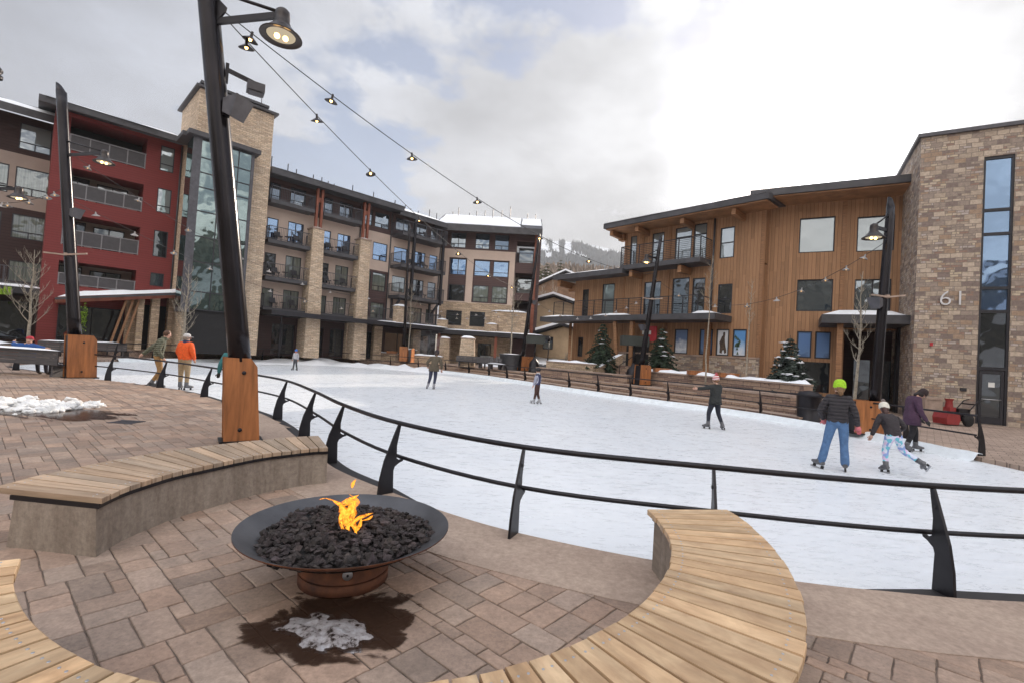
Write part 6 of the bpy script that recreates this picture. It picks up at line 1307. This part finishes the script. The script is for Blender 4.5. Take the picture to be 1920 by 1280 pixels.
RBK = []
mb = MB(); g = []
for i in range(70):
    a = R(95+i*170/69); row = []
    for j in range(9):
        t = j/8; d = 70+t*150; h = (6+62*t**1.1)*(.75+.5*noise.noise(Vector((math.cos(a)*2.2, math.sin(a)*2.2, 3)))+.12*noise.noise(Vector((i*.6, j, 1)))); row.append(mb.av((math.sin(a)*d, math.cos(a)*d, -.3 if j == 0 else h)))
    g.append(row)
for i in range(69):
    for j in range(8):
        k = rnd.uniform(.6, 1.1); mb.col = (.45, .45, .47) if noise.noise(Vector((i*.35, j*.6, 8))) > .3 else (.13*k, .115*k, .09*k); mb.fi([g[i][j], g[i+1][j], g[i+1][j+1], g[i][j+1]])
tag(mb.build('hills_opposite', hm), kind='structure')

# ================================================================ STEAM over the hot tub terrace
vm = bpy.data.materials.new('steam'); vm.use_nodes = True; nt = nodes(vm.node_tree); oc = N(nt, 'TexCoord').outputs['Object']
gz_ = N(nt, 'TexNoise', {'Vector': oc, 'Scale': 1.6, 'Detail': 4., 'Distortion': .8}).outputs[0]; ln = N(nt, 'VectorMath', {0: N(nt, 'Mapping', {0: oc, 3: (.55, .9, .7)}).outputs[0]}, operation='LENGTH').outputs['Value']
den = mth(nt, 'MULTIPLY', mth(nt, 'MULTIPLY', ramp(nt, gz_, [(.42, 0.), (.7, 1.)]), mth(nt, 'SUBTRACT', 1., ln, clamp=True)), 1.1)
pv = N(nt, 'VolumePrincipled', {'Color': (.95, .96, 1., 1), 'Density': den}); nt.links.new(pv.outputs[0], N(nt, 'OutputMaterial').inputs[1])
d = D(800, 650, 43.6); mb = MB().blob((0, 0, 0), 1, 2, 0, (1.8, 1.1, 1.4)); tag(mb.build('steam', vm, loc=(d.x, 43.9, 2.2)), 'thin white steam drifting above the low curved wall', 'steam', kind='stuff')

# ================================================================ PEOPLE
def mt(c, r=.8, var=.15, vs=14., quilt=0.):
    m = pbr('cloth', c, r, var=var, vs=vs); nt = m.node_tree; b = next(n for n in nt.nodes if n.type == 'BSDF_PRINCIPLED'); oc = N(nt, 'TexCoord').outputs['Object']
    h = N(nt, 'TexNoise', {'Vector': N(nt, 'Mapping', {0: oc, 3: (1., 1., 1.9)}).outputs[0], 'Scale': 7., 'Detail': 5., 'Distortion': 1.4}).outputs[0]
    if quilt:
        z = N(nt, 'SeparateXYZ', {0: oc}).outputs[2]; w = mth(nt, 'ABSOLUTE', mth(nt, 'SINE', mth(nt, 'MULTIPLY', z, quilt))); h = mth(nt, 'ADD', mth(nt, 'MULTIPLY', mth(nt, 'POWER', w, .4), 1.3), mth(nt, 'MULTIPLY', h, .5))
    nt.links.new(N(nt, 'Bump', {'Strength': .8, 'Distance': .035, 'Height': h}).outputs[0], b.inputs['Normal']); return m
SKIN = pbr('skin', (.55, .33, .25), .55, var=.05)
J0 = dict(pel=(0, 0, .96), spi=(0, .0, 1.12), che=(0, .0, 1.30), nek=(0, .0, 1.47), hb=(0, .01, 1.535), hd=(0, .02, 1.63), ht=(0, .01, 1.70),
          sl=(-.17, 0, 1.40), el=(-.24, -.02, 1.14), wl=(-.27, .04, .90), sr=(.17, 0, 1.40), er=(.24, -.02, 1.14), wr=(.27, .04, .90),
          hl=(-.095, 0, .92), kl=(-.11, .02, .52), al=(-.12, -.01, .15), tl=(-.13, .12, .10), hr=(.095, 0, .92), kr=(.11, .02, .52), ar=(.12, -.01, .15), tr=(.13, .12, .10))
RAD = dict(pel=.145, spi=.145, che=.155, nek=.065, hb=.06, hd=.095, ht=.07, s=.085, e=.058, w=.042, h=.105, k=.075, a=.055, t=.045)
BONES = [('pel', 'spi', 'top'), ('spi', 'che', 'top'), ('che', 'nek', 'top'), ('nek', 'hb', 'skin'), ('hb', 'hd', 'skin'), ('hd', 'ht', 'skin'), ('che', 'sl', 'top'), ('sl', 'el', 'slv'), ('el', 'wl', 'slv'), ('che', 'sr', 'top'), ('sr', 'er', 'slv'), ('er', 'wr', 'slv'),
         ('pel', 'hl', 'leg'), ('hl', 'kl', 'leg'), ('kl', 'al', 'leg'), ('al', 'tl', 'shoe'), ('pel', 'hr', 'leg'), ('hr', 'kr', 'leg'), ('kr', 'ar', 'leg'), ('ar', 'tr', 'shoe')]
def seg_d(p, a, b):
    ab = b-a; t = max(0, min(1, (p-a).dot(ab)/max(1e-9, ab.length_squared))); return (p-a-ab*t).length
def person(label, loc, rz, Hh, pose, top, leg, slv=None, hat=None, hatst='beanie', pom=None, hair=None, puff=1., flare=0., glove=None, skates=(.11, .11, .12), jacket_len=0., shoe=None, collar=None, fat=1., quilt=0.):
    t = thing('person', label, 'person', loc, R(rz)); k = Hh/1.75; J = {n: Vector(v) for n, v in J0.items()}
    for n, v in pose.items(): J[n] = Vector(v)
    J = {n: v*k for n, v in J.items()}; names = list(J); rad = {n: RAD.get(n, RAD.get(n[0]))*k*(fat if n in ('pel', 'spi', 'che', 'hl', 'hr') else 1) for n in names}
    for n in ('spi', 'che', 'sl', 'sr', 'el', 'er', 'wl', 'wr'): rad[n] *= puff
    if flare:
        for n in ('al', 'ar'): rad[n] *= flare
    me = bpy.data.meshes.new('b'); me.from_pydata([J[n] for n in names], [(names.index(a), names.index(b)) for a, b, _ in BONES], []); o = bpy.data.objects.new('b', me); COL.objects.link(o)
    o.modifiers.new('s', 'SKIN'); sv = me.skin_vertices[0].data
    for i, n in enumerate(names):
        r = rad[n]; sv[i].radius = (r, r*(.82 if n in ('pel', 'spi', 'che') else 1)); sv[i].use_root = n == 'pel'
    ss = o.modifiers.new('u', 'SUBSURF'); ss.levels = 2; ss.render_levels = 2; dg_ = bpy.context.evaluated_depsgraph_get(); ev = o.evaluated_get(dg_); em = ev.to_mesh()
    mats = [mt(top, quilt=quilt), mt(slv or top, quilt=quilt), mt(leg, .85), SKIN, pbr('skate_boot', shoe or skates, .45, var=.3, vs=18.)]; mi = {'top': 0, 'slv': 1, 'leg': 2, 'skin': 3, 'shoe': 4}
    mb = MB(); base = [mb.av(v.co) for v in em.vertices]; hipz = J['pel'].z-jacket_len*k
    for p in em.polygons:
        c = Vector(p.center); b = min(BONES, key=lambda b: seg_d(c, J[b[0]], J[b[1]])); m = mi[b[2]]
        if b[2] == 'leg' and b[0] in ('pel', 'hl', 'hr') and c.z > hipz: m = 0
        if b[0] == 'nek' and c.z < J['nek'].z+.02*k: m = 0
        mb.m = m; mb.fi([base[i] for i in p.vertices], smooth=True)
    ev.to_mesh_clear(); bpy.data.objects.remove(o); gm = 3
    if glove: mats.append(mt(glove, .7)); gm = 5
    for s, e, w in ((-1, 'el', 'wl'), (1, 'er', 'wr')):           # palm, four fingers and thumb
        d = (J[w]-J[e]).normalized(); sd = d.cross(Vector((0, 1, 0)) if abs(d.y) < .8 else Vector((0, 0, 1))).normalized(); nrm = sd.cross(d); mb.m = gm; p = J[w]+d*.045*k; g_ = 1.25 if glove else 1.
        mb.tube([J[w]-d*.02*k, J[w]+d*.02*k, p+d*.03*k], [.028*k*g_, .038*k*g_, .036*k*g_], 8)
        for f, (off, ln_) in enumerate(((-.028, .062), (-.010, .075), (.010, .070), (.027, .055))):
            q = p+d*.025*k+sd*off*k; mb.tube([q, q+d*ln_*.55*k-nrm*s*.006*k, q+d*ln_*.95*k-nrm*s*.025*k], [.0105*k*g_, .0095*k*g_, .006*k*g_], 6)
        q = p-d*.01*k+sd*.032*k*-1; mb.tube([q, q-sd*.03*k+d*.02*k, q-sd*.035*k+d*.05*k], [.012*k*g_, .011*k*g_, .007*k*g_], 6)
    hd = J['hd']; up = (J['ht']-J['hb']).normalized(); fw = Vector((0, 1, 0)); fw = (fw-up*fw.dot(up)).normalized(); fw = Matrix.Rotation(R(pose_turn.get(label, 0)), 3, up) @ fw; sx = fw.cross(up)
    mb.m = 3; r = .095*k; mb.blob(hd+up*.01*k, r*1.0, 2, .02, (.86, .98, 1.12), 1, True); mb.tube([hd+fw*r*.9+up*.01*k, hd+fw*r*1.18-up*.018*k, hd+fw*r*.92-up*.03*k], [.010*k, .016*k, .008*k], 6)
    for s in (-1, 1): mb.blob(hd+sx*s*r*.86-up*.005, .02*k, 1, 0, (.5, 1, 1.4), 1, True)
    mb.blob(hd+fw*r*.45-up*r*.75, r*.5, 1, 0, (1, 1, .8), 1, True)
    mb.build('body', mats, t)
    ey = MB()
    for s in (-1, 1): ey.blob(hd+sx*s*.032*k+fw*r*.88+up*.015*k, .010*k, 1, 0)
    ey.build('eyes', M['dark_in'], t); mo = MB().tube([hd-sx*.022*k+fw*r*.93-up*.05*k, hd+fw*r*.99-up*.052*k, hd+sx*.022*k+fw*r*.93-up*.05*k], .005*k, 5); mo.build('mouth', pbr('lips', (.36, .12, .10), .5), t)
    Rm = Matrix((sx, fw, up)).transposed()
    if hair is not None:
        h = MB(); h.M = Matrix.Translation(hd) @ Rm.to_4x4(); h.blob((0, -.022*k, (-.012 if hat is not None else .022)*k), r*1.05, 2, .08, (.92, .98, 1.0), 3, True)
        if hair[3] > 0: h.tube([(0, -r*.7, -.02*k), (0, -r*1.1, -.12*k), (.01, -r*1.0, -.12*k-hair[3]*k)], [.05*k, .045*k, .015*k], 8)
        h.build('hair', pbr('hair', hair[:3], .6, var=.3, vs=30.), t)
    if hat is not None:
        h = MB(); h.M = Matrix.Translation(hd+up*.02*k) @ Rm.to_4x4(); n = 7
        if hatst == 'cap': h.lathe([(r*1.06, .0), (r*1.08, .03*k), (r*.95, .075*k), (r*.5, .105*k), (.001, .112*k)], seg=18); h.plate([(-r*.7, 0), (r*.7, 0), (r*.55, .09*k), (-r*.55, .09*k)], .012*k, ((0, r*.85, .01*k), (1, 0, 0), (0, 1, -.15)))
        elif hatst == 'helmet': h.blob((0, -.005, .03*k), r*1.28, 2, .03, (1, 1.12, .95), 2, True)
        else: h.lathe([(r*1.13, -.025*k), (r*1.18, .0), (r*1.14, .02*k), (r*1.12, .05*k), (r*1.02, .09*k), (r*.75, .125*k), (r*.35, .142*k), (.001, .145*k)], seg=20)
        hm_ = hat if not isinstance(hat, tuple) else mt(hat, .8, .1, 40.); ho = h.build('hat', hm_, t)
        if pom: q = MB(); q.blob(hd+up*.19*k, .042*k, 2, .5, (1, 1, 1), 5); q.build('pompom', mt(pom), ho)
    if collar: c = MB(); c.lathe([(.085*k, -.05*k), (.095*k, 0), (.08*k, .045*k)], J['nek']+Vector((0, 0, .03*k)), 14); c.build('collar', mt(collar), t)
    if jacket_len > .02:                                   # jacket hem following the hips
        c = MB(); w_ = (rad['pel']+.025*k); c.lathe([(w_*1.0, .14*k), (w_*1.12, -.02*k), (w_*1.2, -jacket_len*k), (w_*1.12, -jacket_len*k)], seg=20); c.v = [Vector((v.x*1.12, v.y*.86, v.z))+J['pel']+Vector((0, 0, 0)) for v in c.v]; c.build('jacket_hem', mt(top), t)
    if skates:
        for a, tt, kn in (('al', 'tl', 'kl'), ('ar', 'tr', 'kr')):
            A_, T_ = J[a], J[tt]; f = (T_-A_); shin = (J[kn]-A_).normalized(); f = (f-shin*f.dot(shin)).normalized(); dn = -shin; s_ = MB(); s_.m = 0
            s_.tube([A_+shin*.11*k, A_+shin*.03*k, A_-shin*.02*k], [.062*k, .058*k, .058*k], 10); s_.tube([A_-f*.06*k-shin*.03*k, A_+f*.02*k-shin*.035*k, A_+f*.12*k-shin*.045*k, A_+f*.19*k-shin*.05*k], [.040*k, .050*k, .046*k, .026*k], 10)
            b0 = A_-shin*.15*k; s_.m = 1; s_.bar(b0-f*.09*k, b0+f*.20*k, .008, .035, shin); s_.m = 2
            for q in (-.05, .12): s_.bar(b0+f*q*k+shin*.01, b0+f*q*k+shin*.07*k, .03*k, .05*k, f)
            s_.build('ice_skate', [mats[4], M['screw'], M['dark_in']], t)
    return t
pose_turn = {}
def P_(lab, turn): pose_turn[lab] = turn; return lab
lime = (.34, .62, .02)
person(P_('person in a bright green beanie, dark puffy jacket and blue jeans seen from behind', 8), (6.30, 9.22, ICE), -30, 1.70, dict(al=(-.24, .0, .15), tl=(-.34, .08, .10), kl=(-.17, .0, .52), ar=(.15, .02, .15), tr=(.16, .14, .10), kr=(.12, .02, .52), el=(-.30, -.05, 1.16), wl=(-.23, .10, .96), er=(.28, -.02, 1.13), wr=(.33, .02, .89), hd=(.01, .03, 1.63)), (.035, .03, .035), (.085, .17, .33), hat=lime, hair=(.20, .11, .05, .04), puff=1.16, flare=1.55, glove=(.62, .17, .19), fat=1.06, jacket_len=.0, quilt=48.)
wp = bpy.data.materials.new('patterned_leggings')
gl_t = person(P_('girl in a white bobble hat and pastel leggings skating with one leg kicked back', -25), (7.44, 9.32, ICE), -8, 1.42, dict(pel=(0, -.06, .90), spi=(-.02, .02, 1.05), che=(-.04, .12, 1.20), nek=(-.05, .20, 1.35), hb=(-.05, .23, 1.41), hd=(-.05, .27, 1.50), ht=(-.05, .28, 1.58), sl=(-.21, .14, 1.30), el=(-.31, .12, 1.06), wl=(-.37, .16, .83), sr=(.13, .12, 1.30), er=(.27, .0, 1.10), wr=(.20, .16, .98), hl=(-.09, -.05, .87), kl=(-.12, .06, .50), al=(-.13, -.02, .16), tl=(-.17, .11, .10), hr=(.09, -.06, .87), kr=(.20, -.02, .55), ar=(.48, -.26, .34), tr=(.58, -.22, .20)), (.035, .028, .032), (.55, .60, .75), hat=(.72, .70, .62), pom=(.22, .18, .17), hair=(.07, .03, .025, .22), puff=1.12)
lm = gl_t.children[0].data.materials[2] if gl_t.children else None
for ch in [q for q in COL.objects if q.parent == gl_t and q.name.startswith('body')]:
    m = bpy.data.materials.new('patterned_leggings'); m.use_nodes = True; nt = nodes(m.node_tree); nz = N(nt, 'TexVoronoi', {'Vector': N(nt, 'TexCoord').outputs['Object'], 'Scale': 17.}).outputs[1]
    h_ = N(nt, 'SeparateColor', {0: nz}).outputs[0]; cc = ramp(nt, h_, [(0, (.62, .66, .80)), (.3, (.16, .50, .62)), (.5, (.66, .50, .70)), (.7, (.68, .72, .85)), (.85, (.25, .35, .65))], 'CONSTANT'); N(nt, 'OutputMaterial', {0: N(nt, 'BsdfPrincipled', {'Base Color': cc, 'Roughness': .8}).outputs[0]}); ch.data.materials[2] = m
person(P_('person in a long purple coat and dark hood bending her head by the railing', 10), (10.25, 12.25, ICE), -105, 1.66, dict(che=(0, .04, 1.30), nek=(0, .10, 1.45), hb=(0, .14, 1.50), hd=(0, .20, 1.55), ht=(0, .24, 1.62), wl=(-.16, .26, .86), el=(-.24, .06, 1.10), wr=(.18, .26, .84), er=(.25, .06, 1.10), al=(-.12, .16, .15), tl=(-.12, .30, .10), kl=(-.1, .14, .52), ar=(.12, -.16, .15), tr=(.12, -.02, .10), kr=(.1, -.02, .52), sl=(-.17, .03, 1.40), sr=(.17, .03, 1.40)), (.065, .028, .060), (.012, .010, .013), hat=(.025, .013, .014), hair=(.02, .012, .012, .06), puff=1.2, glove=(.02, .02, .02), jacket_len=.24, fat=1.1)
sm_ = bpy.data.materials.new('striped_knit'); sm_.use_nodes = True; nt = nodes(sm_.node_tree); z = N(nt, 'SeparateXYZ', {0: N(nt, 'TexCoord').outputs['Object']}).outputs[2]; st_ = mth(nt, 'GREATER_THAN', mth(nt, 'FRACT', mth(nt, 'MULTIPLY', z, 21.)), .55)
N(nt, 'OutputMaterial', {0: N(nt, 'BsdfPrincipled', {'Base Color': mix(nt, st_, (.45, .03, .05), (.78, .76, .74)), 'Roughness': .85}).outputs[0]})
person(P_('boy in a red and white striped bobble hat pointing left with an outstretched arm', 10), (6.10, 14.25, ICE), 22, 1.56, dict(el=(-.42, .10, 1.33), wl=(-.64, .18, 1.31), er=(.24, .06, 1.16), wr=(.14, .22, 1.05), al=(-.20, .06, .15), kl=(-.16, .10, .53), tl=(-.27, .17, .10), ar=(.24, -.12, .15), kr=(.15, .0, .53), tr=(.30, .0, .10)), (.022, .024, .024), (.02, .022, .035), hat=sm_, pom=(.5, .1, .12), hair=(.2, .1, .05, 0), puff=1.12, jacket_len=.14, fat=1.05)
person(P_('child with a dark helmet, navy vest and grey sleeves skating past the steps', 0), (1.08, 18.5, ICE), 62, 1.36, dict(el=(-.22, .05, 1.14), wl=(-.22, .12, .90), er=(.24, -.02, 1.14), wr=(.25, .05, .90), al=(-.10, .10, .15), tl=(-.1, .24, .10), ar=(.12, -.10, .15), tr=(.12, .03, .10)), (.035, .04, .10), (.06, .025, .018), slv=(.36, .37, .46), hat=(.02, .018, .02), hatst='helmet', puff=1.1, collar=(.5, .5, .52), skates=(.4, .4, .42))
person(P_('person in a brown olive jacket and navy jeans skating away mid-rink', 0), (-3.55, 22.35, ICE), 5, 1.80, dict(pel=(.02, 0, .95), spi=(.03, 0, 1.12), che=(.05, .02, 1.30), nek=(.07, .05, 1.46), hb=(.08, .08, 1.52), hd=(.09, .11, 1.61), ht=(.10, .12, 1.68), sl=(-.13, .02, 1.39), sr=(.23, .02, 1.39), el=(-.30, -.04, 1.18), wl=(-.26, .10, 1.0), er=(.34, -.04, 1.14), wr=(.36, .02, .90), al=(-.21, .0, .15), kl=(-.12, .02, .52), tl=(-.25, .12, .10), ar=(.06, -.02, .15), kr=(.10, .02, .52), tr=(.09, .10, .10)), (.10, .08, .055), (.035, .04, .075), hat=(.03, .02, .025), hair=(.05, .03, .02, 0), puff=1.22, jacket_len=.14, fat=1.08, skates=(.3, .3, .33))
person(P_('small child in a blue helmet and light grey jacket far across the ice', 0), (-13.5, 30.3, ICE), 165, 1.30, dict(al=(-.19, .0, .15), tl=(-.22, .1, .10), ar=(.19, 0, .15), tr=(.22, .1, .1)), (.42, .42, .45), (.07, .07, .08), hat=(.04, .16, .50), hatst='helmet', puff=1.15, collar=(.5, .06, .04), skates=(.05, .05, .05))
person(P_('man in an olive green puffy jacket and tan trousers holding the railing', 25), (-11.50, 15.75, ICE), -62, 1.93, dict(che=(0, .06, 1.30), nek=(0, .12, 1.46), hb=(0, .15, 1.52), hd=(0, .18, 1.61), ht=(0, .19, 1.68), sl=(-.18, .04, 1.38), sr=(.18, .06, 1.38), el=(-.22, -.24, 1.16), wl=(-.24, -.42, .98), er=(.26, .02, 1.12), wr=(.22, .16, .90), al=(-.08, -.14, .15), kl=(-.1, .06, .50), ar=(.10, .06, .15), kr=(.1, .10, .52), tr=(.1, .2, .1), tl=(-.08, -.0, .10)), (.12, .125, .085), (.36, .21, .085), hair=(.09, .04, .02, 0), puff=1.2, collar=(.12, .125, .085), quilt=48.)
person(P_('man in a bright orange jacket, navy collar and pale cap with his back turned', -40), (-10.66, 15.8, ICE), -5, 1.84, dict(el=(-.26, .0, 1.14), wl=(-.2, .16, .98), er=(.27, -.02, 1.14), wr=(.2, .15, .96), al=(-.09, .0, .15), ar=(.08, .05, .15)), (.75, .10, .012), (.33, .24, .14), hat=(.55, .53, .52), hatst='cap', hair=(.25, .2, .16, 0), puff=1.28, collar=(.02, .03, .09), fat=1.1)
person(P_('person in teal half hidden behind the nearest timber plinth', 0), (-7.36, 12.75, ICE), 30, 1.66, dict(el=(-.27, .0, 1.12), wl=(-.29, .06, .90)), (.03, .16, .17), (.03, .03, .04), hat=(.03, .03, .03), puff=1.15, glove=(.02, .02, .02))
person(P_('man in a blue jacket and red cap sitting on the grey bench', 12), (-16.45, 16.62, -.03), 2, 1.75, dict(pel=(0, -.10, .56), spi=(0, -.16, .72), che=(0, -.20, .92), nek=(0, -.19, 1.08), hb=(0, -.17, 1.14), hd=(0, -.15, 1.23), ht=(0, -.15, 1.31), sl=(-.19, -.20, 1.02), el=(-.44, -.24, 1.03), wl=(-.56, -.1, 1.12), sr=(.19, -.20, 1.02), er=(.44, -.26, 1.0), wr=(.6, -.2, .98), hl=(-.1, -.06, .52), kl=(-.14, .34, .52), al=(-.14, .40, .12), tl=(-.14, .54, .06), hr=(.1, -.06, .52), kr=(.14, .34, .52), ar=(.14, .40, .12), tr=(.14, .54, .06)), (.012, .07, .26), (.05, .05, .07), hat=(.42, .03, .05), hatst='cap', puff=1.3, skates=None, shoe=(.05, .04, .03))

# ================================================================ every loose beam, post or pipe is a part of its own
def split_loose(o):
    me = o.data; par = list(range(len(me.vertices)))
    def find(a):
        while par[a] != a: par[a] = par[par[a]]; a = par[a]
        return a
    for e in me.edges:
        a, b = find(e.vertices[0]), find(e.vertices[1])
        if a != b: par[a] = b
    roots = sorted({find(i) for i in range(len(par))})
    if len(roots) < 2: return
    for r in roots:
        bm = bmesh.new(); bm.from_mesh(me); bm.verts.ensure_lookup_table()
        bmesh.ops.delete(bm, geom=[v for v in bm.verts if find(v.index) != r], context='VERTS'); m2 = bpy.data.meshes.new(o.name.split('.')[0]); bm.to_mesh(m2); bm.free()
        for m in me.materials: m2.materials.append(m)
        c = bpy.data.objects.new(o.name.split('.')[0], m2); COL.objects.link(c); c.parent = o.parent; c.matrix_basis = o.matrix_basis.copy()
    bpy.data.objects.remove(o)
for o in [q for q in COL.objects if q.type == 'MESH' and q.parent and q.name.split('.')[0] in ('canopy_post', 'downpipe', 'roof_beam', 'stone_column', 'balcony_post', 'bracket', 'corner_board', 'timber_post', 'brace', 'bay_column', 'balcony_beam', 'door', 'parapet_post', 'vent_pipe') and not q.children]: split_loose(o)
for o in [q for q in COL.objects if q.type == 'EMPTY' and not q.children]: bpy.data.objects.remove(o)

# ================================================================ AIR
hz = bpy.data.materials.new('haze'); hz.use_nodes = True; nt = nodes(hz.node_tree)
pv = N(nt, 'VolumePrincipled', {'Color': (.90, .94, 1., 1), 'Density': .0003, 'Anisotropy': .1}); nt.links.new(pv.outputs[0], N(nt, 'OutputMaterial').inputs[1])
mb = MB().box(-2150, -700, -1.3, 2150, 2850, 560); tag(mb.build('haze', hz), kind='stuff')
